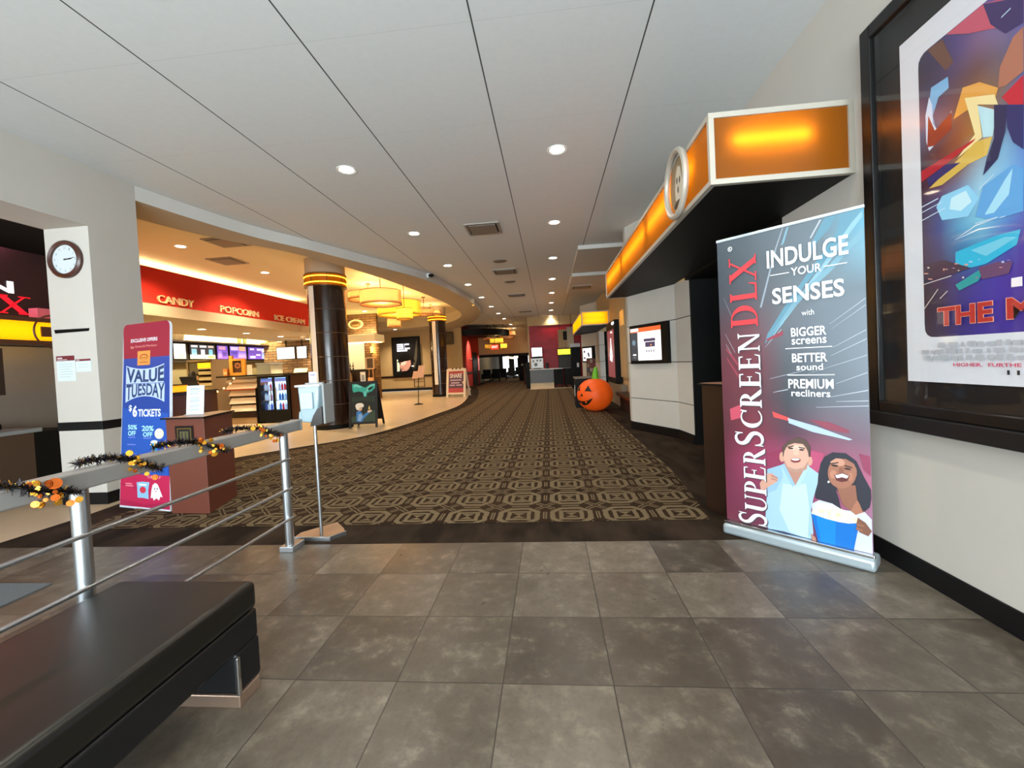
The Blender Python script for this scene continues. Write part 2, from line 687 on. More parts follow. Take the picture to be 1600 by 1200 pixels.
# ------------------------------------------------------------------ setting: floors
CL = spline([(-4.83, 3.069), (-4.80, 4.07), (-5.1, 5.4), (-5.3, 6.3), (-4.75, 7.05), (-3.9, 8.08), (-3.52, 9.5), (-3.27, 11.6), (-3.10, 13.8), (-3.42, 16.9), (-4.24, 21.9), (-4.6, 24.0)])
m = MB()
m.poly([(-4.83, -4.4, 0), (2.3, -4.4, 0), (2.3, 3.069, 0), (-4.83, 3.069, 0)])
struct(m.build('floor', M_TILE))
m = MB()
m.poly([(-14, -4.4, 0), (-4.83, -4.4, 0)] + [(x, y, 0) for x, y in CL] + [(-14, 24.0, 0)])
struct(m.build('floor_cream', M_CREAM))
m = MB()
m.poly([(x, y, 0) for x, y in reversed(CL)] + [(2.6, 3.069, 0), (2.6, 44, 0), (-7, 44, 0), (-7, 24, 0)])
struct(m.build('floor_carpet_border', M_BORDER))
IN = [(x + 0.02, 3.45) for x in (-4.45,)] + [(-4.42, 4.1), (-4.75, 5.4), (-4.9, 6.3), (-4.35, 7.15), (-3.55, 8.3), (-3.15, 9.7), (-2.9, 11.7), (-2.73, 13.9), (-3.0, 17.0), (-3.8, 21.9), (-4.5, 25.0), (-4.7, 44)]
IN = spline(IN[:-1], 5) + [IN[-1]]
m = MB()
m.poly([(x, y, 0.004) for x, y in reversed(IN)] + [(1.24, 3.45, 0.004), (1.36, 5.0, 0.004), (1.36, 7.9, 0.004), (1.36, 44, 0.004)])
struct(m.build('floor_carpet', M_CARPET))

# ------------------------------------------------------------------ setting: ceilings and the curved bulkhead
OUT = spline([(-4.95, 4.743), (-4.83, 5.45), (-4.59, 6.39), (-4.2, 7.25), (-3.78, 8.33), (-3.36, 9.35), (-3.04, 10.35), (-2.80, 11.9), (-2.65, 14.2), (-2.66, 16.2), (-2.98, 18.6), (-4.05, 21.9), (-5.2, 24.1)], 8)
INN = spline([(-5.60, 4.743), (-5.42, 5.6), (-5.1, 6.45), (-4.62, 7.3), (-4.2, 8.7), (-3.86, 10.6), (-3.58, 13.2), (-3.52, 16.0), (-3.85, 18.6), (-5.0, 20.9), (-6.6, 22.2), (-9.5, 22.6), (-13.5, 22.6)], 8)
ZB, ZR = 3.56, 4.0
m = MB()
m.poly([(x, y, CEIL) for x, y in OUT] + [(-5.2, 44, CEIL), (2.5, 44, CEIL), (2.5, -4.4, CEIL), (-4.95, -4.4, CEIL)])
struct(m.build('ceiling', M_CEIL))
m = MB()
m.strip([(x, y, ZB) for x, y in OUT], [(x, y, CEIL) for x, y in OUT])
struct(m.build('ceiling_bulkhead_face', M_LIP, smooth=True))
m = MB()
m.poly([(x, y, ZB) for x, y in OUT] + [(-13.5, 24.1, ZB)] + [(x, y, ZB) for x, y in reversed(INN)])
struct(m.build('ceiling_bulkhead_underside', M_SOFF))
m = MB()
m.strip([(x, y, ZB) for x, y in INN], [(x, y, ZR) for x, y in INN])
m.poly([(x, y, ZR) for x, y in INN] + [(-13.5, 4.743, ZR)])
struct(m.build('ceiling_recess', M_RECESS))
for i, (y0, y1, zb) in enumerate(((8.95, 11.35, 3.655), (11.35, 14.6, 3.57))):
    struct(MB().box(0.72, 2.4, y0, y1, zb, CEIL + 0.02).build('ceiling_step', M_LIP))

# ------------------------------------------------------------------ setting: near walls
struct(MB().box(2.03, 2.25, -4.4, 3.777, 0, 4.0).build('wall_right', M_WALL))
struct(MB().box(2.018, 2.03, -4.4, 3.777, 0, 0.125).build('baseboard_right', M_BASE, bevel=0.004))
# auditorium entrance: black recess behind the right wall
m = MB()
m.box(2.25, 4.4, 3.60, 3.777, 0, 4.0)
m.box(2.088, 4.4, 6.30, 6.338, 0, 2.46)
m.box(2.6, 4.4, 6.338, 6.5, 0, 4.0)
m.box(4.2, 4.4, 3.6, 6.5, 0, 4.0)
struct(m.build('wall_entrance_recess', M_BLACK))
struct(MB().box(2.03, 4.4, 3.777, 6.34, 2.47, 4.0).build('wall_entrance_header', [M_WALL]))
struct(MB().box(2.03, 4.4, 3.777, 6.34, 2.42, 2.47).build('ceiling_entrance', M_BLACK))
struct(MB().box(2.03, 4.2, 3.777, 6.34, 0.0, 0.006).build('floor_entrance', M_BORDER))


def pillar(dy, name):
    P = [(2.085, 6.34 + dy), (2.03, 6.86 + dy), (1.50, 7.945 + dy), (1.50, 8.12 + dy), (2.6, 8.12 + dy), (2.6, 6.34 + dy)]
    A = MB()
    cuts = [0.13, 0.577, 1.22, 1.895, CEIL]
    for z0, z1 in zip(cuts[:-1], cuts[1:]):
        A.prism(P, z0 + 0.012, z1)
    struct(A.build(name, M_PANEL))
    B = MB()
    Q = [(x + (0.02 if x < 2.1 else 0), y + (0.015 if i < 3 else -0.015)) for i, (x, y) in enumerate(P)]
    B.prism(Q, 0, CEIL)
    struct(B.build('wall_pillar_core', M_BLACK))
    C = MB()
    Q = [(x - (0.015 if x < 2.1 else 0), y - 0.012) for x, y in P]
    C.prism(Q, 0, 0.13)
    struct(C.build('baseboard_pillar', M_BASE))


pillar(0, 'wall_pillar')
pillar(11.08, 'wall_pillar')
# right wall beyond the first pillar
struct(MB().box(2.05, 2.3, 11.0, 14.9, 0, CEIL).build('wall_right_far', M_WALLW))
struct(MB().box(2.3, 2.5, 8.0, 14.8, 0, CEIL).build('wall_right_niche', M_DARK))
m = MB()
m.box(2.3, 4.3, 14.75, 14.9, 0, CEIL)
m.box(2.3, 4.3, 17.42, 17.6, 0, CEIL)
m.box(4.1, 4.3, 14.9, 17.42, 0, CEIL)
struct(m.build('wall_second_entrance', M_BLACK))
struct(MB().box(2.05, 4.1, 14.9, 17.42, 2.45, CEIL).build('wall_second_header', M_WALLW))
struct(MB().box(2.0, 2.3, 19.2, 44, 0, CEIL).build('wall_right_end', M_WALLW))
# left wall: header over the box office opening, and its pier
struct(MB().box(-5.49, -4.95, -4.4, 4.743, 3.07, CEIL + 0.3).build('wall_left_header', M_WALL))
struct(MB().box(-5.49, -4.95, 4.181, 4.743, 0, 3.07).build('wall_left', M_WALL))
struct(MB().box(-5.50, -4.938, 4.17, 4.75, 0, 0.13).build('baseboard_left', M_BASE))
struct(MB().box(-5.495, -4.943, 4.174, 4.748, 0.83, 0.925).build('trim_1', M_BASE, bevel=0.004))
struct(MB().prism([(-5.36, 4.745), (-5.48, 4.6), (-9.2, 7.66), (-9.1, 7.82)], 0, 4.1).build('wall_left_divider', M_WALLW))
# box office hall beyond the opening
struct(MB().box(-9.2, -9.0, -4.4, 7.6, 0, 4.1).build('wall_box_office', mat('plum_black_paint', '1b1014', 0.5)))
struct(MB().box(-7.3, -7.22, 1.4, 5.6, 0, 1.9).build('wall_box_office_lower', mat('taupe_paint', '7c7469', 0.7)))
struct(MB().prism([(-9.0, -4.4), (-5.49, -4.4), (-5.49, 4.6), (-9.0, 7.45)], 3.55, 3.75).build('ceiling_box_office', mat('dark_ceiling_paint', '2a211c', 0.7)))
# rear glazed entrance behind the viewpoint
m = MB()
m.box(-9.2, 2.3, -4.6, -4.4, 3.1, 4.1)
m.box(-9.2, 2.3, -4.6, -4.4, 0.0, 0.12)
for x in (-9.2, -6.2, -3.1, -0.25, 2.12):
    m.box(x, x + 0.18, -4.6, -4.4, 0.1, 3.12)
struct(m.build('wall_back', M_DARK))
for i, x in enumerate((-9.02, -6.02, -2.92, -0.07)):
    struct(MB().box(x, x + 2.5, -4.52, -4.5, 0.12, 3.1).build('window_%d' % (i + 1), M_GLASS))

# ------------------------------------------------------------------ setting: concession and far walls
struct(MB().box(-13.5, -13.3, 4.7, 24.2, 0, 4.1).build('wall_concession_outer', M_WALLW))
struct(MB().box(-12.2, -12.0, 7.6, 19.2, 0, 4.0).build('wall_concession', mat('olive_taupe_paint', '8d8163', 0.75)))
struct(MB().box(-12.0, -11.985, 7.7, 18.9, 2.6, 3.15).build('wall_cove_brightened', mat('painted_cove_glow', 'e8d9a0', 0.8)))  # added pale strip: colour makes the lit cove band look brighter
struct(MB().box(-13.3, -9.2, 7.4, 7.6, 0, 4.05).build('wall_concession_side', M_WALLW))
m = MB()
m.box(-8.3, -8.2, 7.1, 14.4, 2.94, 3.72)
struct(m.build('wall_fascia_red', M_RED))
m = MB()
m.box(-11.0, -8.12, 7.1, 14.4, 2.70, 2.94)
m.box(-11.0, -9.72, 14.4, 19.0, 2.70, 2.94)
m.box(-12.0, -10.9, 7.6, 19.0, 3.15, 3.2)
m.box(-11.0, -10.9, 7.6, 19.0, 2.94, 3.2)
struct(m.build('ceiling_concession', M_SOFF))
struct(MB().box(-12.0, -9.7, 16.5, 16.7, 0, 2.70).build('wall_stone', M_BRICK))
struct(MB().box(-12.0, -8.0, 19.0, 19.25, 0, 4.0).build('wall_stone_bar', M_BRICK))
# the wall with the illuminated poster
struct(MB().box(-13.5, -5.05, 24.1, 24.3, 0, CEIL).build('wall_far_left', M_WALLW))
struct(MB().box(-13.5, -5.04, 24.075, 24.1, 0.80, 0.92).build('trim_3', M_DARK))
struct(MB().box(-13.5, -5.04, 24.08, 24.1, 0.0, 0.16).build('baseboard_far', M_BASE))
struct(MB().box(-5.25, -5.05, 24.3, 30.0, 0, CEIL).build('wall_far_red', M_REDD))
struct(MB().box(-5.05, -5.03, 24.3, 27.0, 0.80, 0.92).build('trim_4', M_BASE))
struct(MB().box(-5.05, -5.0, 27.2, 28.8, 0, 2.2).build('door_1', M_BLACK))
struct(MB().box(-5.25, 2.1, 30.0, 30.2, 2.0, CEIL).build('wall_end', M_WALLW))
m = MB()
m.box(-5.25, 2.1, 29.93, 30.02, 1.84, 2.03)
struct(m.build('trim_5', M_BLACK))
struct(MB().box(-1.45, 2.1, 30.0, 30.2, 0, 2.0).build('wall_end_right', M_WALLW))
m = MB()
m.lathe((-5.1, 27.0, 0), [(2.6, 3.1), (2.6, 3.5), (0.0, 3.5)], 32, a0=-R90 - 0.3, a1=0.35)
m.lathe((-5.1, 27.0, 0), [(0.0, 3.1), (2.6, 3.1)], 32, a0=-R90 - 0.3, a1=0.35)
struct(m.build('ceiling_dark_canopy', M_BLACK))
# lounge past the opening, with its glazed end
struct(MB().box(-5.4, -5.2, 30.2, 43.8, 0, 2.9).build('wall_lounge_left', mat('lounge_paint', '8f8266', 0.8)))
struct(MB().box(-5.4, 2.1, 30.2, 43.8, 2.7, 2.9).build('ceiling_lounge', mat('lounge_ceiling', '6d6452', 0.8)))
m = MB()
m.box(-5.4, 2.1, 43.6, 43.8, 2.1, 2.9)
for x in (-5.4, -4.2, -3.3, -2.5, -1.5, 0.0):
    m.box(x, x + (0.55 if x < -4 else 0.34), 43.6, 43.8, 0, 2.2)
m.box(-0.2, 2.1, 43.6, 43.8, 0, 2.2)
struct(m.build('wall_lounge_end', mat('lounge_frame', '3a332b', 0.6)))
for i, x in enumerate((-4.85, -3.86, -2.96, -2.16, -1.16)):
    struct(MB().box(x, x + 0.9, 43.68, 43.7, 0.0, 2.12).build('window_%d' % (i + 5), M_GLASS))
# the red tiled drinks alcove
struct(MB().box(-1.0, 2.0, 22.5, 22.7, 0, 3.27).build('wall_drinks', M_REDTILE))
struct(MB().box(-1.0, 2.0, 22.45, 22.7, 3.27, CEIL).build('wall_drinks_top', M_WALLW))
struct(MB().box(-1.08, -1.0, 22.5, 30.0, 0, CEIL).build('wall_drinks_side', M_WALLW))
struct(MB().box(-1.0, 2.0, 20.3, 22.5, 0.0, 0.012).build('floor_drinks', M_CREAM))
# ------------------------------------------------------------------ recessed lamps
ORD = ['first', 'second', 'third', 'fourth', 'fifth', 'sixth', 'seventh', 'eighth', 'ninth', 'tenth', 'eleventh', 'twelfth']
WARMW = (1.0, 0.90, 0.76)


def downlight_proto(loc, label, group, r=0.085):
    t = thing('recessed_lamp', label, 'ceiling light', loc, group)
    x, y, z = loc
    MB().lathe((x, y, z), [(r, -0.002), (r + 0.028, -0.008), (r + 0.03, -0.001)], 24).build('trim_ring', M_WHITE, t, True)
    MB().lathe((x, y, z), [(0.0, -0.003), (r * 0.6, -0.0032), (r, -0.002)], 20).build('lens', M_LENS, t)
    return t


PROTO = {}


def downlight(loc, label, group, energy=60, color=WARMW, r=0.085, ang=2.3):
    if r not in PROTO:
        PROTO[r] = downlight_proto(loc, label, group, r)
    else:
        dup(PROTO[r], loc, label, group)
    if energy:
        light('lamp_glow', 'SPOT', (loc[0], loc[1], loc[2] - 0.03), energy, color, 0.07, (0, 0, 0), ang, 0.8)


for k in range(8):
    y = 4.85 + 2.497 * k
    downlight((0.205, y, CEIL), 'recessed round lamp in the right-hand row of the main ceiling, %s from the entrance' % ORD[k], 'recessed lamps of the right-hand row', 50 if k else 60)
    downlight((-2.295, y, CEIL), 'recessed round lamp in the row beside the curved bulkhead, %s from the entrance' % ORD[k], 'recessed lamps of the row by the bulkhead', 50)
downlight((-2.295, 2.36, CEIL), 'recessed round lamp at the top edge of the picture, nearest the entrance', 'recessed lamps of the row by the bulkhead', 50)
light('lamp_glow', 'SPOT', (0.2, 2.36, CEIL - 0.03), 50, WARMW, 0.07, (0, 0, 0), 2.3, 0.8)
for i, (x, y) in enumerate(((-2.26, 25.9), (-2.29, 28.6))):
    downlight((x, y, CEIL), 'recessed round lamp %s the yellow drum pendants at the far end' % ('just before', 'right above')[i], 'far recessed lamps', 50)
for i, (x, y, z) in enumerate(((-7.225, 7.80, ZR), (-7.22, 10.28, ZR), (-7.2, 15.2, ZR), (-8.15, 18.2, ZR), (-8.55, 22.9, ZB))):
    downlight((x, y, z), ('recessed lamp in the raised ceiling over the concession, nearest the clock pillar', 'recessed lamp in the raised ceiling before the first dark column', 'recessed lamp just under the leftmost drum pendant',
              'small recessed lamp beside the stone bar wall', 'recessed lamp below the small drum pendant, over the lit poster')[i], 'recessed lamps over the concession', 300, (1.0, 0.78, 0.5))
for i, y in enumerate((9.05, 10.75, 12.45, 14.15, 15.85)):
    downlight((-9.5, y, 2.70), 'recessed lamp under the red fascia, %s from the clock pillar' % ORD[i], 'recessed lamps under the red fascia', 110, (1.0, 0.84, 0.6))

# ------------------------------------------------------------------ other ceiling fittings
M_VENT = mat('vent_metal', 'a09a90', 0.5, 0.2)


def vent(x, y, z, s, label, w=0.6):
    t = thing('ceiling_vent', label, 'vent', (x, y, z), 'square ceiling vents')
    A = MB()
    for a, b, c, d in ((-1, 1, -1, -0.86), (-1, 1, 0.86, 1), (-1, -0.86, -0.86, 0.86), (0.86, 1, -0.86, 0.86)):
        A.box(x + a * w / 2, x + b * w / 2, y + c * w / 2, y + d * w / 2, z - 0.02, z + 0.001)
    A.build('frame', M_VENT, t)
    B = MB()
    B.box(x - 0.39 * w, x + 0.39 * w, y - 0.39 * w, y + 0.39 * w, z - 0.028, z - 0.018)
    B.build('diffuser_plate', mat('vent_plate', '857d72', 0.55), t)
    MB().box(x - 0.44 * w, x + 0.44 * w, y - 0.44 * w, y + 0.44 * w, z - 0.004, z - 0.001).build('duct_gap', M_BLACK, t)
    return t


for i, (x, y, z, lb) in enumerate(((-1.04, 7.36, CEIL, 'square ceiling vent between the lamp rows, nearest the entrance'), (-1.03, 10.9, CEIL, 'square ceiling vent between the lamp rows, second from the entrance'),
                                (-1.03, 14.8, CEIL, 'square ceiling vent between the lamp rows, third from the entrance'), (-1.0, 19.6, CEIL, 'square ceiling vent between the lamp rows, farthest from the entrance'),
                                (1.1, 13.0, 3.57, 'thin ceiling vent in the stepped ceiling above the lit marquee'),
                                (-6.2, 7.75, ZR, 'square vent in the raised ceiling close to the bulkhead edge'), (-7.2, 9.0, ZR, 'square pale vent in the raised ceiling above the red fascia'))):
    vent(x, y, z, 0.6, lb)
for x, y, lb in ((-1.03, 9.75, 'round ceiling speaker between the first and second vents'), (-1.03, 12.3, 'round ceiling speaker between the second and third vents')):
    t = thing('ceiling_speaker', lb, 'speaker', (x, y, CEIL), 'round ceiling speakers')
    MB().lathe((x, y, CEIL), [(0.0, -0.012), (0.14, -0.012), (0.15, -0.006)], 24).build('grille', mat('speaker_grille', '7d766c', 0.7), t, True)
    MB().lathe((x, y, CEIL), [(0.15, -0.014), (0.17, -0.010), (0.17, 0.0)], 24).build('rim', M_VENT, t, True)
t = thing('security_camera', 'small white security camera on the curved bulkhead edge', 'camera', (-2.99, 10.5, 3.66))
MB().lathe((-2.94, 10.45, 3.66), [(0.0, -0.05), (0.06, -0.05), (0.07, 0.05), (0.0, 0.055)], 16).build('housing', M_WHITE, t, True)
MB().cyl((-2.90, 10.42, 3.655), (-2.82, 10.35, 3.645), 0.05, 0.04, 14).build('lens_barrel', M_BLACK, t, True)
t = thing('wall_spotlight', 'small brass accent light on the curved bulkhead where it turns away', 'light', (-2.66, 15.5, 3.62))
MB().cyl((-2.69, 15.3, 3.55), (-2.64, 15.0, 3.72), 0.05, 0.03, 12).build('shade', mat('brass', 'c9a25a', 0.3, 0.8, emit=0.6), t, True)

# drum pendants -----------------------------------------------------------------
M_SHADE = translucent('linen_shade', 'eeb882', 0.5)
M_SHADEY = translucent('yellow_linen_shade', 'eecd5c', 0.55)
M_RIM = mat('shade_rim', '8d6a3c', 0.5, 0.3)
M_BULB = mat('pendant_bulb', 'fff0c8', 0.4, emit=9, ecol='ffd890', var=0)


def pendant(x, y, zt, zb, r, zc, label, m_, group='drum pendants over the concession', e=25, lamp=True):
    t = thing('drum_pendant', label, 'pendant lamp', (x, y, zc), group)
    S = MB()
    S.lathe((x, y, 0), [(r, zb), (r, zt)], 40)
    S.build('shade', m_, t, True)
    R = MB()
    R.torus((x, y, zt), r, 0.009, n=40, k=6)
    R.torus((x, y, zb), r, 0.009, n=40, k=6)
    R.build('shade_rim', M_RIM, t, True)
    MB().lathe((x, y, 0), [(0, zb + 0.05), (r - 0.012, zb + 0.05)], 32).build('diffuser', m_, t)
    MB().cyl((x, y, zt - 0.06), (x, y, zc - 0.015), 0.011, n=8).build('rod', M_RIM, t, True)
    MB().lathe((x, y, zc), [(0, -0.03), (0.07, -0.028), (0.075, 0)], 16).build('ceiling_plate', M_RIM, t, True)
    B = MB()
    for k in range(2 if r > 0.4 else 1):
        B.ball((x + (0.2 * (2 * k - 1) if r > 0.4 else 0), y, (zt + zb) / 2 + 0.02), 0.05, 10, 6)
    B.build('bulb', M_BULB, t, True)
    if lamp:
        light('pendant_glow', 'POINT', (x, y, (zt + zb) / 2 + 0.02), e * 0.85, (1.0, 0.72, 0.32), 0.06)
    return t


pendant(-4.67, 11.54, 3.555, 3.18, 0.57, ZR, 'wide peach drum pendant, largest and nearest of the concession cluster', M_SHADE, e=30)
pendant(-4.46, 12.85, 3.22, 2.88, 0.25, ZR, 'small bright yellow drum pendant hanging low in the cluster', M_SHADEY, e=22)
pendant(-5.45, 12.5, 3.72, 3.50, 0.60, ZR, 'shallow peach drum pendant half hidden behind the largest one', M_SHADE, e=30)
pendant(-5.15, 14.3, 3.68, 3.20, 0.74, ZR, 'deep yellow drum pendant behind the two nearer ones', M_SHADEY, e=40)
pendant(-4.62, 15.5, 3.52, 3.32, 0.38, ZR, 'shallow peach drum pendant beside the second dark column', M_SHADE, e=22)
pendant(-6.45, 17.2, 3.46, 3.12, 0.275, ZR, 'small peach drum pendant hanging lowest, in front of the far wall', M_SHADE, e=20)
pendant(-4.9, 17.4, 3.72, 3.55, 0.42, ZR, 'flat pale drum pendant highest above the second dark column', M_SHADE, e=18)
for i, (x, y, zt, zb, r, mm, lb) in enumerate(((-3.2, 28.9, 3.52, 3.26, 0.98, M_SHADE, 'widest flat drum pendant at the top of the far cluster'), (-3.72, 27.2, 3.06, 2.9, 0.48, M_SHADE, 'flat pale drum pendant on the left of the far cluster'),
                                        (-2.72, 27.2, 3.10, 2.94, 0.48, M_SHADE, 'flat pale drum pendant on the right of the far cluster'), (-3.2, 26.0, 2.92, 2.62, 0.42, M_SHADEY, 'yellow drum pendant in the middle of the far cluster'),
                                        (-3.64, 25.2, 2.55, 2.28, 0.2, M_SHADEY, 'small yellow drum pendant beside the red sign in the far cluster'), (-2.70, 25.3, 2.55, 2.25, 0.2, M_SHADEY, 'small yellow drum pendant at the lower right of the far cluster'))):
    pendant(x, y, zt, zb, r, CEIL, lb, mm, 'drum pendants at the far end', 10, lamp=i in (0, 3, 5))
light('cove_glow', 'AREA', (-8.9, 10.8, 3.78), 55, (1.0, 0.72, 0.4), 0.25, (math.pi, 0, 0), size_y=7.2)
light('cove_glow', 'AREA', (-11.3, 13.2, 3.10), 420, (1.0, 0.86, 0.5), 0.2, (0, 0.75, 0), size_y=11.0)

# ------------------------------------------------------------------ lit marquees over the two entrances


def marquee(dy, label, ring, warm):
    x0, x1, y0, y1, z0, z1 = 1.125, 2.03, 2.915 + dy, 8.0 + dy, 2.455, 2.925
    t = thing('entrance_marquee', label, 'canopy', (x0, y0, z0))
    A = MB()
    b = 0.035
    for z in (z0, z1 - b):
        A.box(x0, x1, y0, y0 + b, z, z + b)
        A.box(x0, x0 + b, y0 + b + 0.0002, y1 - b - 0.0002, z, z + b)
        A.box(x0, x1, y1 - b, y1, z, z + b)
    for x, y in ((x0, y0), (x1 - b, y0), (x0, y1 - b)):
        A.box(x + 0.0004, x + b - 0.0004, y + 0.0004, y + b - 0.0004, z0 + b + 0.0002, z1 - b - 0.0002)
    A.build('frame', M_TRIMW, t)
    B = MB()
    B.box(x0 + b, x1, y0 + b, 3.7 + dy, z0 + 0.003, z0 + 0.012)
    B.box(x0 + b, x1 + 0.02 if dy else x1 - 0.001, 3.7 + dy, y1 - b, z0 + 0.003, z0 + 0.012)
    B.build('underside', M_BLACK, t)
    MB().box(x0 + b, x1, y0 + b, y1 - b, z1 - 0.02, z1 - 0.008).build('top_cover', M_GREY, t)
    mm = M_AMBER if warm else M_AMBERY
    MB().poly([(x0 + b, y0 + 0.012, z0 + b), (x1 - b, y0 + 0.012, z0 + b), (x1 - b, y0 + 0.012, z1 - b), (x0 + b, y0 + 0.012, z1 - b)]).build('end_panel', mm, t)
    MB().poly([(x0 + 0.012, y0 + b, z0 + b), (x0 + 0.012, y1 - b, z0 + b), (x0 + 0.012, y1 - b, z1 - b), (x0 + 0.012, y0 + b, z1 - b)]).build('side_panel', mm, t)
    T = MB()
    zc = (z0 + z1) / 2 + 0.05
    if warm:
        T.cyl((x0 + 0.16, y0 + 0.06, zc), (x1 - 0.26, y0 + 0.06, zc), 0.018, n=10)
        for k in range(3):
            T.cyl((x0 + 0.085, y0 + 0.35 + k * 1.6, zc), (x0 + 0.085, y0 + 1.8 + k * 1.6, zc), 0.018, n=10)
    else:
        for z in (zc - 0.14, zc + 0.06):
            T.cyl((x0 + 0.08, y0 + 0.10, z), (x1 - 0.1, y0 + 0.10, z), 0.016, n=10)
            T.cyl((x0 + 0.13, y0 + 0.3, z), (x0 + 0.13, y1 - 0.3, z), 0.016, n=10)
    T.build('tube_lamp', M_TUBE if warm else M_TUBEY, t, True)
    if ring:
        cx, cy_, cz = x0 - 0.03, 3.55, 2.725
        e = MB()
        e.torus((cx, cy_, cz), 0.25, 0.026, 'x', 40, 8)
        eo = e.build('emblem_ring', M_TRIMW, t, True)
        P = Panel((cx + 0.022, cy_ + 0.21, cz - 0.21), (0, -1, 0), (0, 0, 1))
        tan, dk = mat('emblem_bronze', 'a08a66', 0.4, 0.4), mat('emblem_dark', '3a2410', 0.5)
        P.poly(tan, ellipse(0.21, 0.21, 0.215, 0.215, 36), 0)
        P.poly(dk, ellipse(0.21, 0.21, 0.215, 0.215, 20, -0.3, 0.9) + [(0.36, 0.30)], 1)
        P.poly(dk, ellipse(0.20, 0.06, 0.12, 0.03, 20), 1)
        pale = mat('emblem_pale', 'd8cdb8', 0.4)
        P.poly(pale, [(0.13, 0.10), (0.28, 0.08), (0.31, 0.2), (0.27, 0.33), (0.2, 0.36), (0.15, 0.30), (0.12, 0.2)], 2)
        for u, v in ((0.18, 0.25), (0.245, 0.235), (0.2, 0.17)):
            P.poly(dk, ellipse(u, v, 0.016, 0.028, 10), 3)
        P.build('emblem_face', t)
    return t


marquee(0, 'long amber lit marquee with a round emblem over the near auditorium entrance', True, True)
marquee(11.08, 'small bright yellow lit marquee over the far entrance behind the pumpkin', False, False)
# ------------------------------------------------------------------ bench
t = thing('bench', 'low black vinyl bench with a metal foot in front of the handrail', 'bench', (-1.63, 0.9, 0))
M_VINYL = mat('black_vinyl', '16140f', 0.36, var=0.12, scale=3, bump=0.05)
M_VINYL2 = mat('black_vinyl_side', '101113', 0.42, var=0.1, scale=5)
MB().box(-1.957, -1.31, -0.35, 1.685, 0.335, 0.457).build('cushion', M_VINYL, t, True, bevel=0.028, seg=4)
MB().box(-1.952, -1.314, -0.345, 1.68, 0.215, 0.337).build('seat_box', M_VINYL2, t, True, bevel=0.012)
MB().box(-1.74, -1.312, 1.545, 1.681, 0.05, 0.217).build('leg_panel', M_VINYL2, t, bevel=0.012)
MB().box(-1.74, -1.312, -0.33, -0.19, 0.05, 0.217).build('leg_panel', M_VINYL2, t, bevel=0.012)
for y0, y1 in ((1.54, 1.66), (-0.33, -0.2)):
    A = MB().box(-1.74, -1.305, y0, y1, 0.0, 0.052)
    A.build('foot', mat('metal_with_floor_reflection', 'b59a86', 0.35, 0.75), t, bevel=0.004)  # warm base colour paints the floor's reflection into the metal
    MB().box(-1.316, -1.304, y0 - 0.001, y0 + 0.016, 0.05, 0.205).build('corner_strip', M_CHROME, t, bevel=0.003)

# ------------------------------------------------------------------ handrail
t = thing('handrail', 'steel handrail with square top rail and thin bars behind the bench', 'railing', (-2.03, 1.5, 0))
MB().box(-2.075, -1.985, -0.9, 3.14, 0.892, 0.972).build('top_rail', mat('satin_aluminium', 'a8a6a2', 0.4, 0.45, var=0.05, scale=30), t, bevel=0.008)
MB().box(-2.078, -1.982, 3.138, 3.155, 0.889, 0.975).build('end_cap', M_GREY, t, bevel=0.006)
for i, y in enumerate((2.98, 1.60, 0.22)):
    P = MB().cyl((-2.03, y, 0.02), (-2.03, y, 0.895), 0.031, n=20).build('post', M_STEEL, t, True)
    MB().box(-2.085, -1.975, y - 0.05, y + 0.10, 0.0, 0.042).build('base_block', M_STEEL, t, bevel=0.004)
for z in (0.695, 0.47, 0.246):
    MB().cyl((-2.005, -0.9, z), (-2.005, 3.0, z), 0.0105, n=12).build('bar', M_STEEL, t, True)

# tinsel garlands draped over the rail
M_TINS = mat('black_tinsel', '14100e', 0.3, 0.35, var=0.2)
M_TINSP = mat('purple_tinsel', '3a2638', 0.3, 0.4)
M_GOLD = mat('gold_foil', 'd59a34', 0.22, 0.9, var=0.15, scale=30)
M_ORNG = mat('orange_foil', 'b9581c', 0.25, 0.8, var=0.2, scale=30)


def garland(y0, y1, label, seed, discs):
    R = random.Random(seed)
    t = thing('tinsel_garland', label, 'garland', (-2.03, (y0 + y1) / 2, 0.98), 'tinsel garlands on the handrail')
    n = 40
    path = []
    for k in range(n + 1):
        f = k / n
        y = y0 + (y1 - y0) * f
        a = -0.5 + f * 3.0
        path.append(Vector((-2.03 + 0.055 * math.sin(a), y, 0.932 + 0.056 * math.cos(a) + (0.012 if math.cos(a) > 0.3 else 0))))
    A = MB()
    A.tube(path, 0.006, 6)
    for k in range(1000):
        i = R.random() * (n - 1)
        p = path[int(i)].lerp(path[int(i) + 1], i % 1)
        d = Vector((R.uniform(-1, 1), R.uniform(-1, 1), R.uniform(-0.7, 1))).normalized() * R.uniform(0.014, 0.034)
        w = d.orthogonal().normalized() * 0.0024
        A.m = 1 if R.random() < 0.16 else (2 if R.random() < 0.10 else 0)
        A.add([p - w, p + w, p + d + w * 0.4, p + d - w * 0.4], [(0, 1, 2, 3)])
    o = A.build('tinsel_strand', [M_TINS, M_TINSP, M_GOLD], t)
    for (f, dx, dz, r, c) in discs:
        p = path[min(n, int(f * n))] + Vector((dx, 0, dz))
        nrm = Vector((R.uniform(0.2, 0.9), R.uniform(-1, -0.4), R.uniform(-0.2, 0.4))).normalized()
        B = MB()
        B.cyl(p - nrm * 0.003, p + nrm * 0.003, r, n=16)
        B.cyl(p + nrm * 0.003, p + nrm * 0.006, r * 0.6, n=12)
        B.build('foil_disc', (M_GOLD, M_ORNG)[c], t, True)
    return t


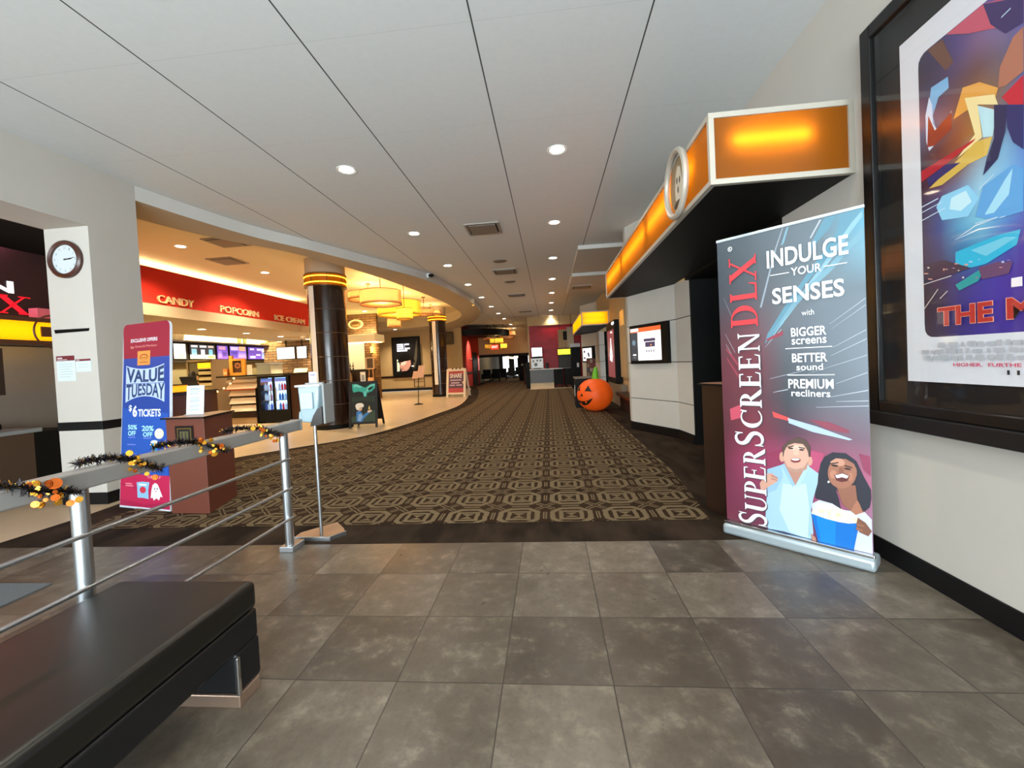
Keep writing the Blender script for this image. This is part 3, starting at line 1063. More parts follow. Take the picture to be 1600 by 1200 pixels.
def discs(seed, n, lo, hi):
    R = random.Random(seed)
    return [(R.uniform(lo, hi), R.uniform(-0.01, 0.035), R.uniform(-0.06, 0.03), R.uniform(0.007, 0.0135), 0 if R.random() < 0.68 else 1) for _ in range(n)]


garland(1.12, 1.58, 'black tinsel garland with gold discs, at the bench end of the rail', 1, discs(11, 22, 0.60, 0.95) + [(0.40, 0.0, 0.02, 0.02, 1), (0.74, 0.03, 0.03, 0.022, 1)])
garland(1.62, 1.95, 'black tinsel garland crossing above the near rail post', 2, discs(12, 13, 0.45, 0.85))
garland(1.97, 2.40, 'black and gold tinsel garland on the middle of the rail', 3, discs(13, 20, 0.40, 0.85))
garland(2.43, 2.92, 'tinsel garland with orange foil near the far rail post', 4, discs(14, 24, 0.30, 0.9))

# ------------------------------------------------------------------ sanitizer stand beside the far rail post
t = thing('sanitizer_stand', 'steel floor stand holding a clear plastic dispenser beside the far rail post', 'dispenser stand', (-1.90, 3.2, 0))
A = MB()
A.prism([(-2.13, 3.14), (-1.80, 3.13), (-1.725, 3.25), (-1.80, 3.36), (-1.93, 3.50), (-2.13, 3.28)], 0.006, 0.012)
A.build('base_plate', mat('tan_reflective_plate', 'c6a78a', 0.35, 0.5), t)
MB().prism([(-2.13, 3.13), (-1.79, 3.12), (-1.785, 3.135), (-2.13, 3.145)], 0.0, 0.035).build('base_edge', M_STEEL, t, bevel=0.002)
MB().prism([(-1.80, 3.125), (-1.715, 3.245), (-1.725, 3.252), (-1.81, 3.135)], 0.0, 0.035).build('base_edge', M_STEEL, t, bevel=0.002)
MB().cyl((-1.905, 3.2, 0.01), (-1.905, 3.2, 0.93), 0.013, n=16).build('pole', M_STEEL, t, True)
M_CLEAR = mat('cloudy_plastic', 'b9d0d8', 0.18, var=0.12, scale=14, trans=0.35)
A = MB()
for (z, w, d) in ((0.945, 0.082, 0.045), (1.0, 0.09, 0.05), (1.225, 0.096, 0.055)):
    pass
A.add([(-1.955, 3.10, 0.955), (-1.83, 3.10, 0.945), (-1.79, 3.20, 0.955), (-1.95, 3.20, 0.955),
       (-1.965, 3.09, 1.235), (-1.79, 3.09, 1.24), (-1.785, 3.2, 1.24), (-1.965, 3.2, 1.235)],
      [(0, 3, 2, 1), (4, 5, 6, 7), (0, 1, 5, 4), (1, 2, 6, 5), (2, 3, 7, 6), (3, 0, 4, 7)])
A.build('dispenser_case', M_CLEAR, t, True, bevel=0.012)
MB().box(-1.985, -1.783, 3.083, 3.205, 1.232, 1.248).build('case_rim', M_WHITE, t, bevel=0.004)
MB().box(-1.94, -1.84, 3.075, 3.092, 1.06, 1.19).build('bottle_label', mat('pale_blue_label', 'a9c3cf', 0.4), t, bevel=0.004)
A = MB()
A.tube([(-1.985, 3.165, 0.975), (-1.98, 3.17, 1.02), (-1.96, 3.175, 1.05)], [0.026, 0.03, 0.016], 12)
A.build('catch_cup', M_CLEAR, t, True)
A = MB()
prof = [(-1.765, 1.075), (-1.80, 1.06), (-1.835, 1.01), (-1.86, 0.95), (-1.865, 0.925), (-1.79, 0.935), (-1.765, 0.945)]
A.add([(x, 3.07, z) for x, z in prof] + [(x, 3.19, z) for x, z in prof], [tuple(range(6, -1, -1)), tuple(range(7, 14))] + [(k, (k + 1) % 7, 7 + (k + 1) % 7, 7 + k) for k in range(7)])
A.build('drip_tray', mat('dark_grey_plastic', '35302e', 0.45), t)
MB().box(-1.762, -1.745, 3.08, 3.22, 0.94, 1.25).build('back_plate', M_GREY, t, bevel=0.004)
MB().box(-1.925, -1.78, 3.13, 3.16, 1.247, 1.262).build('sign_clip', M_GREY, t, bevel=0.003)
P = Panel((-1.895, 3.14, 1.26), (1, 0, 0), (0, 0, 1))
P.rect(mat('lilac_card', 'c9c3d6', 0.5), 0, 0.065, 0, 0.088, 0)
P.rect(ink('8a84a4'), 0.012, 0.053, 0.055, 0.07, 1)
P.rect(ink('a39dba'), 0.012, 0.053, 0.03, 0.036, 1)
P.rect(ink('a39dba'), 0.012, 0.053, 0.018, 0.024, 1)
P.build('instruction_card', t)

# ------------------------------------------------------------------ podiums


def podium(P, h, m_, label, group=None):
    cx = sum(p[0] for p in P) / len(P)
    cy_ = sum(p[1] for p in P) / len(P)
    t = thing('ticket_podium', label, 'podium', (cx, cy_, 0))
    MB().prism(P, 0.0, h).build('cabinet', m_, t, bevel=0.004)
    Q = [(cx + (x - cx) * 1.06, cy_ + (y - cy_) * 1.06) for x, y in P]
    MB().prism(Q, h, h + 0.016).build('worktop', mat('podium_top', 'a87c62', 0.35), t, bevel=0.004)
    MB().prism([(cx + (x - cx) * 1.062, cy_ + (y - cy_) * 1.062) for x, y in Q], h + 0.001, h + 0.014).build('top_edge', M_BLACK, t)
    return t


t = podium([(-3.84, 3.83), (-3.40, 3.797), (-3.56, 4.36), (-3.74, 4.40)], 0.95, M_PODIUM, 'red-brown ticket podium with a plaque in front of the concession')
P = Panel((-3.725, 3.812, 0.685), (1, -0.073, 0), (0, 0, 1))
P.rect(mat('plaque_black', '16130e', 0.35), 0, 0.205, 0, 0.195, 4)
P.rect(mat('plaque_gilt', '8a6a34', 0.35, 0.6), 0.022, 0.183, 0.022, 0.173, 5)
P.rect(mat('plaque_dark', '1c1a14', 0.4), 0.032, 0.173, 0.032, 0.163, 6)
P.rect(mat('plaque_olive', '5a5638', 0.4), 0.055, 0.15, 0.02, 0.14, 7)
P.rect(mat('plaque_dark', '1c1a14', 0.4), 0.075, 0.085, 0.03, 0.13, 8)
P.rect(mat('plaque_dark', '1c1a14', 0.4), 0.115, 0.125, 0.03, 0.13, 8)
P.build('plaque', t)
t = thing('notice_holder', 'white printed sheet in a clear stand on the red-brown podium', 'notice', (-3.71, 4.05, 0.966))
M_SHEET = mat('white_sheet', 'dfe6ea', 0.5, var=0)
MB().obox((-3.82, 4.05, 0.968), (0.215, -0.02, 0), (-0.002, 0.035, 0.30), (0, 0.004, 0)).build('sheet', M_SHEET, t)
MB().obox((-3.83, 4.03, 0.966), (0.235, -0.02, 0), (0, 0.08, 0), (0, 0, 0.004)).build('stand_foot', M_CLEAR, t)
P = Panel((-3.82, 4.0485, 0.968), (0.215, -0.02, 0), (-0.002, 0.035, 0.30))
for k, v in enumerate((0.265, 0.255, 0.235, 0.215, 0.17, 0.155, 0.14, 0.125, 0.095, 0.08, 0.05, 0.04)):
    P.rect(ink('9fb4c4' if k % 3 else '8299ac'), 0.045, 0.17 - 0.02 * (k % 2), v, v + 0.006, 2)
P.build('print', t)
t = podium([(1.29, 3.70), (1.40, 3.45), (1.98, 3.66), (1.9, 3.75), (1.35, 3.75)], 1.07, M_DARK, 'dark brown podium half hidden behind the tall roll-up banner')

# ------------------------------------------------------------------ leaning offer sign
t = thing('offer_sign', 'tall blue and red value tuesday sign leaning by the clock pillar', 'sign', (-4.28, 3.97, 0))
U = Vector((0.972, -0.236, 0)).normalized()
Wv = Vector((0.236 * 0.16, 0.972 * 0.16, 1.95)).normalized()
O = Vector((-4.684, 4.067, 0))
N = U.cross(Wv)
w0, w1, hh = 0.80, 0.735, 1.975


def edge_(f):
    return w0 + (w1 - w0) * f


out = [(0, 0), (w0, 0), (edge_(0.97), 1.915)] + ellipse(edge_(1) - 0.06, 1.915, 0.06, 0.06, 8, 0, R90)[1:] + ellipse(0.05, 1.915, 0.06, 0.06, 8, R90, math.pi)
A = MB()
n = len(out)
A.add([O + U * u + Wv * v - N * 0.025 for u, v in out] + [O + U * u + Wv * v for u, v in out], [tuple(range(n - 1, -1, -1)), tuple(range(n, 2 * n))] + [(k, (k + 1) % n, n + (k + 1) % n, n + k) for k in range(n)])
A.build('board', mat('foam_board', 'd5dde8', 0.5), t)
P = Panel(O, U, Wv, 0.0006)
blue, crim, pk = ink('24459a'), ink('94203a'), ink('c42352')
whi, pal = ink('e8eef6'), ink('b9cdf0')
P.poly(crim, [(0.004, 1.60), (edge_(0.8) - 0.004, 1.60)] + [q for q in out[2:] if q[1] > 1.6], 1)
P.poly(blue, [(0.004, 0.36), (edge_(0.2) - 0.005, 0.36), (edge_(0.8) - 0.004, 1.60), (0.004, 1.60)], 1)
P.poly(ink('2857b4'), [(0.02, 0.36), (0.76, 0.36), (0.74, 1.0), (0.02, 1.06)], 2)
P.poly(pk, [(0.004, 0.02), (w0 - 0.004, 0.02), (edge_(0.2) - 0.006, 0.36), (0.004, 0.36)], 1)
P.poly(ink('b01e4c'), [(0.004, 0.09), (0.4, 0.05), (0.785, 0.10), (0.785, 0.02), (0.004, 0.02)], 2)
P.poly(ink('b01e4c'), [(0.004, 0.24), (0.3, 0.2), (0.3, 0.225), (0.004, 0.26)], 2)
P.text(whi, 'EXCLUSIVE OFFERS', 0.122, 1.772, 0.43, 0.038, 3, 0.02)
P.text(ink('e79a92'), 'for', 0.12, 1.705, 0.06, 0.03, 3, 0.02)
P.text(ink('e79a92'), 'Rewards Members', 0.2, 1.712, 0.345, 0.026, 3, 0.0)
P.rect(ink('e0954a'), 0.238, 0.443, 1.518, 1.672, 3)
P.poly(ink('a85a24'), ellipse(0.34, 1.605, 0.07, 0.035, 20), 4)
P.poly(ink('e0954a'), ellipse(0.34, 1.600, 0.058, 0.026, 20), 5)
P.rect(ink('a85a24'), 0.275, 0.405, 1.545, 1.555, 4)
P.rect(ink('a85a24'), 0.29, 0.39, 1.594, 1.604, 6)


def wv(x, y):
    u = 0.065 + x * 0.60
    c = (2 * x - 1) ** 2
    return u, 1.335 + 0.0 * c + y * (0.13 + 0.045 * c)


def wt(x, y):
    u = 0.065 + x * 0.615
    c = (2 * x - 1) ** 2
    return u, 1.32 - (1 - y) * (0.125 + 0.065 * c)


P.poly(pal, [(0.055, 1.325)] + [(0.055 + 0.61 * k / 12, 1.325) for k in range(1, 13)] + [(0.055 + 0.61 * (1 - k / 12), 1.478 + 0.045 * (1 - 2 * k / 12) ** 2) for k in range(13)], 3)
P.poly(pal, [(0.055 + 0.625 * k / 12, 1.185 - 0.065 * (1 - 2 * k / 12) ** 2) for k in range(13)] + [(0.68, 1.32), (0.055, 1.32)], 3)
P.text(ink('27406e'), 'VALUE', 0, 0, 1, 1, 4, 0.035, wv)
P.text(ink('27406e'), 'TUESDAY', 0, 0, 1, 1, 4, 0.025, wt)
P.text(whi, '$', 0.115, 1.02, 0.05, 0.075, 3, 0.03)
P.text(whi, '6', 0.178, 0.965, 0.075, 0.125, 3, 0.04)
P.text(whi, 'TICKETS', 0.268, 0.968, 0.36, 0.08, 3, 0.03)
for tx, u, v, w, h in (('50%', 0.107, 0.83, 0.15, 0.052), ('OFF', 0.112, 0.765, 0.125, 0.052), ('20%', 0.335, 0.815, 0.19, 0.058), ('OFF', 0.355, 0.755, 0.15, 0.05)):
    P.text(ink('a9e4f0'), tx, u, v, w, h, 3, 0.03)
for u, v, w in ((0.115, 0.742, 0.12), (0.36, 0.735, 0.13), (0.105, 0.665, 0.14), (0.115, 0.565, 0.13)):
    P.rect(ink('6f7fd6'), u, u + w, v, v + 0.012, 3)
P.poly(ink('e6e0cc'), ellipse(0.61, 0.79, 0.072, 0.055, 16), 3)
P.poly(ink('f6f2e4'), ellipse(0.60, 0.805, 0.045, 0.03, 14), 4)
P.poly(ink('dfe6ee'), ellipse(0.54, 0.70, 0.06, 0.022, 16), 3)
P.poly(ink('3aa0d8'), [(0.49, 0.69), (0.59, 0.69), (0.575, 0.56), (0.505, 0.56)], 3)
P.text(ink('e79a4a'), 'CANDY', 0.40, 0.395, 0.22, 0.04, 3, 0.02)
P.text(ink('f2b8c8'), 'TUESDAY', 0.43, 0.325, 0.22, 0.028, 3, 0.01)
P.rect(ink('f08a9c'), 0.09, 0.2, 0.25, 0.262, 3)
P.rect(ink('f08a9c'), 0.09, 0.22, 0.228, 0.24, 3)
P.poly(ink('8fc4ea'), [(0.273, 0.275), (0.36, 0.285), (0.475, 0.284), (0.46, 0.2), (0.47, 0.11), (0.38, 0.118), (0.293, 0.115), (0.285, 0.2)], 3)
P.poly(ink('d7344c'), ellipse(0.375, 0.20, 0.05, 0.035, 14), 4)
P.rect(ink('f2f6fa'), 0.31, 0.43, 0.245, 0.262, 4)
P.poly(ink('f2f5fa'), [(0.50, 0.12), (0.51, 0.2), (0.525, 0.255), (0.56, 0.28), (0.60, 0.27), (0.63, 0.23), (0.66, 0.18), (0.685, 0.14), (0.65, 0.145), (0.63, 0.105), (0.59, 0.125), (0.55, 0.10), (0.53, 0.13)], 3)
P.poly(ink('2a2a34'), ellipse(0.56, 0.22, 0.007, 0.012, 10), 4)
P.poly(ink('2a2a34'), ellipse(0.60, 0.222, 0.007, 0.012, 10), 4)
P.poly(ink('e67a8e'), ellipse(0.58, 0.195, 0.016, 0.006, 10), 4)
P.build('print', t)
A = MB()
A.obox(O + U * 0.05 - N * 0.03, U * 0.45, (0, 0, 0.03), -N * 0.22)
A.build('foot', M_WHITE, t)
A = MB()
A.tube([O + U * 0.25 - N * 0.24 + Vector((0, 0, 0.02)), O + U * 0.25 + Wv * 1.3 - N * 0.035], 0.012, 8)
A.build('rear_strut', M_GREY, t)
# ------------------------------------------------------------------ flat printed artwork, in metres on its own sheet
ART_PHOTO = [('d64a48',[(0.326,0.919),(0.428,0.881),(0.427,0.859),(0.335,0.88)]),('a8bcd8',[(0.418,0.88),(0.573,0.838),(0.755,0.772),(0.739,0.765),(0.554,0.799),(0.422,0.847)]),('8b4152',[(0.539,0.878),(0.643,0.869),(0.74,0.826),(0.74,0.806),(0.625,0.826)]),('b9485a',[(0.051,0.922),(0.121,0.956),(0.14,0.867),(0.054,0.837)]),('8a3350',[(0.282,0.623),(0.383,0.67),(0.38,0.546),(0.283,0.508)]),('b04a6c',[(0.542,0.679),(0.612,0.667),(0.583,0.557),(0.565,0.533),(0.53,0.57)]),('8c3c56',[(0.784,0.69),(0.849,0.679),(0.85,0.561),(0.805,0.593)]),('2c2c36',[(0.612,0.646),(0.655,0.681),(0.721,0.684),(0.771,0.643),(0.804,0.553),(0.837,0.48),(0.85,0.423),(0.827,0.374),(0.799,0.337),(0.761,0.363),(0.666,0.446),(0.681,0.386),(0.689,0.326),(0.647,0.356),(0.557,0.37),(0.554,0.466),(0.578,0.535),(0.591,0.601)]),('9fc0dc',[(0.283,0.514),(0.37,0.558),(0.384,0.547),(0.448,0.433),(0.53,0.57),(0.578,0.535),(0.572,0.47),(0.547,0.368),(0.532,0.289),(0.541,0.139),(0.526,0.064),(0.395,0.093),(0.275,0.088),(0.262,0.178),(0.279,0.368)]),('b9d3ea',[(0.376,0.433),(0.448,0.43),(0.509,0.458),(0.523,0.287),(0.508,0.097),(0.406,0.113),(0.351,0.246)]),('8fb2d0',[(0.283,0.514),(0.37,0.558),(0.378,0.478),(0.335,0.379),(0.278,0.345)]),('b08070',[(0.385,0.553),(0.391,0.599),(0.518,0.617),(0.523,0.558),(0.448,0.433)]),('8fb2d0',[(0.37,0.558),(0.388,0.57),(0.446,0.44),(0.434,0.416)]),('a8c8e2',[(0.53,0.572),(0.52,0.59),(0.453,0.442),(0.467,0.422)]),('c99884',[(0.392,0.616),(0.391,0.605),(0.389,0.595),(0.385,0.587),(0.381,0.582),(0.376,0.579),(0.371,0.58),(0.367,0.585),(0.363,0.592),(0.361,0.601),(0.361,0.611),(0.362,0.622),(0.364,0.632),(0.368,0.64),(0.373,0.645),(0.378,0.647),(0.382,0.646),(0.387,0.642),(0.39,0.635),(0.392,0.626)]),('c99884',[(0.548,0.61),(0.548,0.601),(0.545,0.592),(0.542,0.585),(0.538,0.58),(0.534,0.578),(0.53,0.579),(0.526,0.583),(0.524,0.589),(0.522,0.597),(0.521,0.606),(0.522,0.616),(0.525,0.625),(0.528,0.632),(0.532,0.637),(0.536,0.639),(0.54,0.638),(0.544,0.634),(0.546,0.628),(0.548,0.62)]),('463832',[(0.382,0.614),(0.38,0.681),(0.419,0.73),(0.471,0.756),(0.517,0.747),(0.541,0.701),(0.538,0.636),(0.523,0.634),(0.392,0.627)]),('cda08c',[(0.529,0.634),(0.524,0.603),(0.514,0.574),(0.498,0.549),(0.478,0.532),(0.456,0.523),(0.433,0.524),(0.413,0.535),(0.398,0.556),(0.388,0.583),(0.386,0.615),(0.39,0.647),(0.401,0.677),(0.418,0.702),(0.439,0.719),(0.461,0.726),(0.483,0.724),(0.502,0.712),(0.517,0.691),(0.526,0.665)]),('b08878',[(0.387,0.598),(0.409,0.551),(0.451,0.541),(0.498,0.559),(0.528,0.613),(0.516,0.551),(0.479,0.527),(0.437,0.522),(0.399,0.544)]),('57453c',[(0.386,0.637),(0.384,0.687),(0.424,0.733),(0.471,0.753),(0.517,0.743),(0.538,0.7),(0.533,0.651),(0.52,0.693),(0.498,0.715),(0.452,0.716),(0.408,0.694)]),('e0bba8',[(0.505,0.691),(0.502,0.685),(0.496,0.68),(0.486,0.675),(0.474,0.67),(0.46,0.668),(0.446,0.667),(0.433,0.668),(0.423,0.67),(0.417,0.675),(0.415,0.68),(0.417,0.686),(0.424,0.691),(0.434,0.697),(0.447,0.701),(0.461,0.703),(0.475,0.704),(0.487,0.703),(0.497,0.7),(0.503,0.696)]),('d8ae9a',[(0.453,0.685),(0.468,0.686),(0.478,0.644),(0.459,0.634),(0.442,0.642)]),('4a342c',[(0.445,0.679),(0.442,0.675),(0.437,0.673),(0.429,0.672),(0.422,0.673),(0.416,0.675),(0.415,0.678),(0.417,0.682),(0.423,0.684),(0.431,0.685),(0.438,0.684),(0.443,0.682)]),('4a342c',[(0.505,0.676),(0.503,0.673),(0.497,0.67),(0.49,0.67),(0.483,0.67),(0.477,0.673),(0.476,0.676),(0.478,0.679),(0.484,0.682),(0.491,0.683),(0.498,0.682),(0.504,0.679)]),('3a2a24',[(0.411,0.687),(0.446,0.7),(0.449,0.694),(0.413,0.681)]),('3a2a24',[(0.474,0.695),(0.511,0.691),(0.51,0.684),(0.475,0.688)]),('7a3434',[(0.484,0.606),(0.482,0.601),(0.478,0.596),(0.472,0.591),(0.464,0.588),(0.455,0.586),(0.447,0.585),(0.439,0.586),(0.433,0.589),(0.429,0.593),(0.427,0.598),(0.429,0.604),(0.433,0.609),(0.44,0.613),(0.448,0.617),(0.456,0.619),(0.465,0.619),(0.473,0.618),(0.479,0.615),(0.483,0.611)]),('efe6e0',[(0.478,0.611),(0.476,0.608),(0.473,0.606),(0.468,0.603),(0.462,0.601),(0.455,0.6),(0.448,0.599),(0.442,0.6),(0.437,0.601),(0.433,0.602),(0.432,0.604),(0.434,0.607),(0.437,0.61),(0.442,0.612),(0.448,0.614),(0.455,0.616),(0.462,0.616),(0.469,0.616),(0.473,0.615),(0.477,0.613)]),('c99884',[(0.277,0.484),(0.313,0.492),(0.349,0.464),(0.342,0.438),(0.285,0.39),(0.242,0.349),(0.233,0.406)]),('a87868',[(0.31,0.48),(0.35,0.467),(0.345,0.459),(0.305,0.47)]),('a87868',[(0.309,0.459),(0.347,0.45),(0.343,0.444),(0.303,0.449)]),('3f4a68',[(0.254,0.082),(0.376,0.104),(0.481,0.089),(0.534,0.056),(0.404,0.056),(0.274,0.059)]),('c8cbdc',[(0.537,0.331),(0.578,0.364),(0.647,0.356),(0.696,0.328),(0.736,0.332),(0.803,0.341),(0.844,0.303),(0.848,0.064),(0.746,0.063),(0.605,0.05),(0.54,0.247)]),('dfe2ee',[(0.56,0.338),(0.647,0.35),(0.696,0.322),(0.662,0.288),(0.568,0.297)]),('8f5f4c',[(0.667,0.482),(0.764,0.494),(0.77,0.406),(0.736,0.332),(0.697,0.364)]),('a87058',[(0.736,0.332),(0.77,0.406),(0.799,0.337),(0.803,0.341),(0.76,0.312)]),('9f6a55',[(0.771,0.559),(0.765,0.534),(0.755,0.51),(0.741,0.49),(0.725,0.474),(0.706,0.464),(0.687,0.46),(0.669,0.464),(0.653,0.474),(0.64,0.49),(0.632,0.511),(0.628,0.536),(0.629,0.563),(0.635,0.589),(0.646,0.613),(0.661,0.634),(0.678,0.649),(0.697,0.658),(0.716,0.66),(0.733,0.656),(0.749,0.645),(0.761,0.629),(0.769,0.609),(0.772,0.585)]),('c49078',[(0.715,0.62),(0.711,0.611),(0.701,0.604),(0.688,0.6),(0.674,0.599),(0.66,0.603),(0.649,0.609),(0.642,0.618),(0.641,0.628),(0.646,0.638),(0.655,0.645),(0.668,0.649),(0.683,0.649),(0.697,0.646),(0.708,0.639),(0.714,0.63)]),('b98068',[(0.672,0.546),(0.671,0.537),(0.669,0.529),(0.665,0.522),(0.66,0.518),(0.655,0.516),(0.65,0.516),(0.645,0.519),(0.642,0.524),(0.639,0.532),(0.639,0.54),(0.64,0.548),(0.642,0.557),(0.646,0.563),(0.651,0.568),(0.656,0.57),(0.661,0.57),(0.666,0.566),(0.67,0.561),(0.672,0.554)]),('b07860',[(0.754,0.544),(0.753,0.536),(0.751,0.528),(0.748,0.522),(0.745,0.518),(0.741,0.516),(0.737,0.516),(0.733,0.519),(0.731,0.525),(0.729,0.532),(0.729,0.54),(0.729,0.548),(0.731,0.556),(0.734,0.562),(0.738,0.567),(0.742,0.569),(0.746,0.568),(0.749,0.565),(0.752,0.56),(0.754,0.553)]),('2c2c36',[(0.624,0.616),(0.633,0.649),(0.671,0.675),(0.728,0.672),(0.767,0.638),(0.774,0.588),(0.759,0.626),(0.72,0.649),(0.671,0.646),(0.641,0.619)]),('2e211e',[(0.684,0.6),(0.681,0.597),(0.674,0.594),(0.665,0.593),(0.656,0.594),(0.649,0.596),(0.647,0.599),(0.65,0.602),(0.657,0.605),(0.666,0.606),(0.675,0.605),(0.681,0.603)]),('2e211e',[(0.745,0.587),(0.742,0.584),(0.736,0.583),(0.727,0.583),(0.718,0.584),(0.712,0.587),(0.711,0.591),(0.714,0.593),(0.72,0.595),(0.729,0.595),(0.738,0.593),(0.744,0.59)]),('2e211e',[(0.645,0.611),(0.683,0.625),(0.685,0.619),(0.646,0.603)]),('2e211e',[(0.715,0.611),(0.751,0.603),(0.749,0.596),(0.714,0.603)]),('8a5844',[(0.69,0.595),(0.706,0.593),(0.711,0.563),(0.693,0.552),(0.681,0.563)]),('5e2c2c',[(0.66,0.538),(0.701,0.56),(0.738,0.55),(0.726,0.514),(0.698,0.502),(0.671,0.507)]),('f3eeee',[(0.665,0.537),(0.701,0.556),(0.733,0.546),(0.723,0.529),(0.699,0.533),(0.674,0.522)]),('f0f0f0',[(0.637,0.492),(0.635,0.487),(0.63,0.484),(0.626,0.485),(0.625,0.49),(0.627,0.496),(0.631,0.499),(0.635,0.497)]),('2c2c36',[(0.765,0.546),(0.799,0.512),(0.836,0.46),(0.847,0.423),(0.823,0.373),(0.795,0.341),(0.774,0.407)]),('0a6cc0',[(0.533,0.269),(0.778,0.271),(0.747,0.052),(0.565,0.047)]),('0d7fd8',[(0.558,0.268),(0.661,0.269),(0.656,0.05),(0.58,0.048)]),('e9e3c4',[(0.533,0.267),(0.543,0.293),(0.568,0.317),(0.612,0.32),(0.663,0.339),(0.712,0.329),(0.76,0.312),(0.78,0.269),(0.726,0.251),(0.677,0.248),(0.61,0.252)]),('fffbe8',[(0.615,0.288),(0.612,0.282),(0.605,0.277),(0.596,0.276),(0.591,0.28),(0.591,0.286),(0.597,0.292),(0.605,0.295),(0.613,0.294)]),('e4d9ac',[(0.685,0.282),(0.683,0.276),(0.678,0.273),(0.672,0.272),(0.669,0.275),(0.669,0.28),(0.673,0.285),(0.678,0.287),(0.683,0.286)]),('e4d9ac',[(0.771,0.281),(0.768,0.273),(0.763,0.268),(0.758,0.268),(0.754,0.273),(0.754,0.28),(0.758,0.286),(0.764,0.289),(0.769,0.287)]),('e4d9ac',[(0.613,0.299),(0.61,0.292),(0.603,0.287),(0.596,0.286),(0.591,0.29),(0.591,0.297),(0.596,0.304),(0.604,0.307),(0.611,0.305)]),('f6f2dc',[(0.573,0.284),(0.571,0.279),(0.565,0.275),(0.559,0.275),(0.555,0.277),(0.556,0.282),(0.56,0.286),(0.566,0.289),(0.571,0.288)]),('e4d9ac',[(0.746,0.282),(0.744,0.275),(0.737,0.27),(0.73,0.269),(0.726,0.274),(0.726,0.281),(0.731,0.288),(0.738,0.291),(0.744,0.289)]),('e4d9ac',[(0.649,0.28),(0.646,0.274),(0.639,0.27),(0.63,0.269),(0.625,0.271),(0.625,0.276),(0.631,0.281),(0.639,0.284),(0.647,0.283)]),('e4d9ac',[(0.639,0.3),(0.637,0.292),(0.632,0.287),(0.627,0.287),(0.623,0.292),(0.623,0.3),(0.627,0.307),(0.633,0.31),(0.637,0.307)]),('fffbe8',[(0.655,0.283),(0.653,0.276),(0.647,0.271),(0.641,0.27),(0.637,0.275),(0.637,0.282),(0.641,0.289),(0.648,0.292),(0.653,0.289)]),('e4d9ac',[(0.685,0.284),(0.683,0.276),(0.677,0.271),(0.67,0.271),(0.666,0.275),(0.666,0.283),(0.67,0.29),(0.677,0.293),(0.683,0.291)]),('fffbe8',[(0.71,0.273),(0.707,0.266),(0.699,0.261),(0.691,0.26),(0.686,0.263),(0.686,0.27),(0.692,0.277),(0.7,0.28),(0.707,0.278)]),('f6f2dc',[(0.597,0.28),(0.595,0.275),(0.588,0.271),(0.58,0.27),(0.575,0.272),(0.575,0.278),(0.58,0.283),(0.588,0.286),(0.595,0.285)]),('fffbe8',[(0.736,0.279),(0.734,0.273),(0.73,0.269),(0.725,0.269),(0.722,0.273),(0.722,0.279),(0.725,0.284),(0.73,0.286),(0.734,0.284)]),('fffbe8',[(0.7,0.285),(0.697,0.279),(0.691,0.274),(0.683,0.274),(0.678,0.277),(0.678,0.282),(0.683,0.288),(0.691,0.291),(0.698,0.29)]),('e4d9ac',[(0.596,0.297),(0.593,0.292),(0.586,0.287),(0.577,0.286),(0.572,0.288),(0.572,0.293),(0.578,0.298),(0.586,0.301),(0.593,0.3)]),('fffbe8',[(0.694,0.297),(0.691,0.289),(0.686,0.284),(0.679,0.284),(0.675,0.288),(0.675,0.296),(0.679,0.303),(0.686,0.306),(0.692,0.303)]),('f6f2dc',[(0.621,0.296),(0.619,0.291),(0.613,0.287),(0.607,0.287),(0.604,0.289),(0.604,0.294),(0.608,0.298),(0.614,0.301),(0.619,0.299)]),('dccf9a',[(0.693,0.298),(0.69,0.292),(0.683,0.288),(0.675,0.287),(0.669,0.289),(0.669,0.295),(0.675,0.3),(0.683,0.303),(0.691,0.302)]),('fffbe8',[(0.617,0.283),(0.615,0.275),(0.61,0.27),(0.604,0.27),(0.6,0.275),(0.6,0.283),(0.604,0.29),(0.61,0.293),(0.615,0.29)]),('e4d9ac',[(0.753,0.285),(0.751,0.279),(0.744,0.274),(0.736,0.273),(0.731,0.276),(0.732,0.282),(0.737,0.288),(0.744,0.291),(0.751,0.289)]),('f6f2dc',[(0.746,0.277),(0.743,0.269),(0.737,0.264),(0.731,0.263),(0.726,0.268),(0.727,0.276),(0.731,0.283),(0.738,0.286),(0.744,0.283)]),('dccf9a',[(0.673,0.288),(0.67,0.282),(0.663,0.277),(0.655,0.276),(0.649,0.279),(0.65,0.285),(0.655,0.291),(0.663,0.294),(0.671,0.293)]),('fffbe8',[(0.614,0.294),(0.613,0.288),(0.608,0.284),(0.604,0.284),(0.601,0.287),(0.601,0.293),(0.604,0.299),(0.609,0.301),(0.613,0.299)]),('dccf9a',[(0.684,0.297),(0.682,0.291),(0.678,0.286),(0.673,0.286),(0.67,0.291),(0.67,0.297),(0.674,0.303),(0.678,0.305),(0.682,0.303)]),('fffbe8',[(0.663,0.281),(0.66,0.276),(0.654,0.272),(0.647,0.271),(0.642,0.274),(0.643,0.279),(0.647,0.284),(0.654,0.287),(0.66,0.286)]),('f6f2dc',[(0.67,0.284),(0.667,0.279),(0.659,0.274),(0.651,0.273),(0.645,0.276),(0.646,0.281),(0.651,0.286),(0.66,0.289),(0.667,0.288)]),('7d5240',[(0.771,0.3),(0.806,0.278),(0.839,0.234),(0.818,0.199),(0.777,0.212),(0.762,0.252)]),('93634e',[(0.766,0.265),(0.798,0.261),(0.801,0.25),(0.766,0.248)]),('93634e',[(0.762,0.24),(0.793,0.232),(0.793,0.22),(0.761,0.223)]),('b08070',[(0.529,0.136),(0.554,0.116),(0.557,0.066),(0.533,0.058)])]
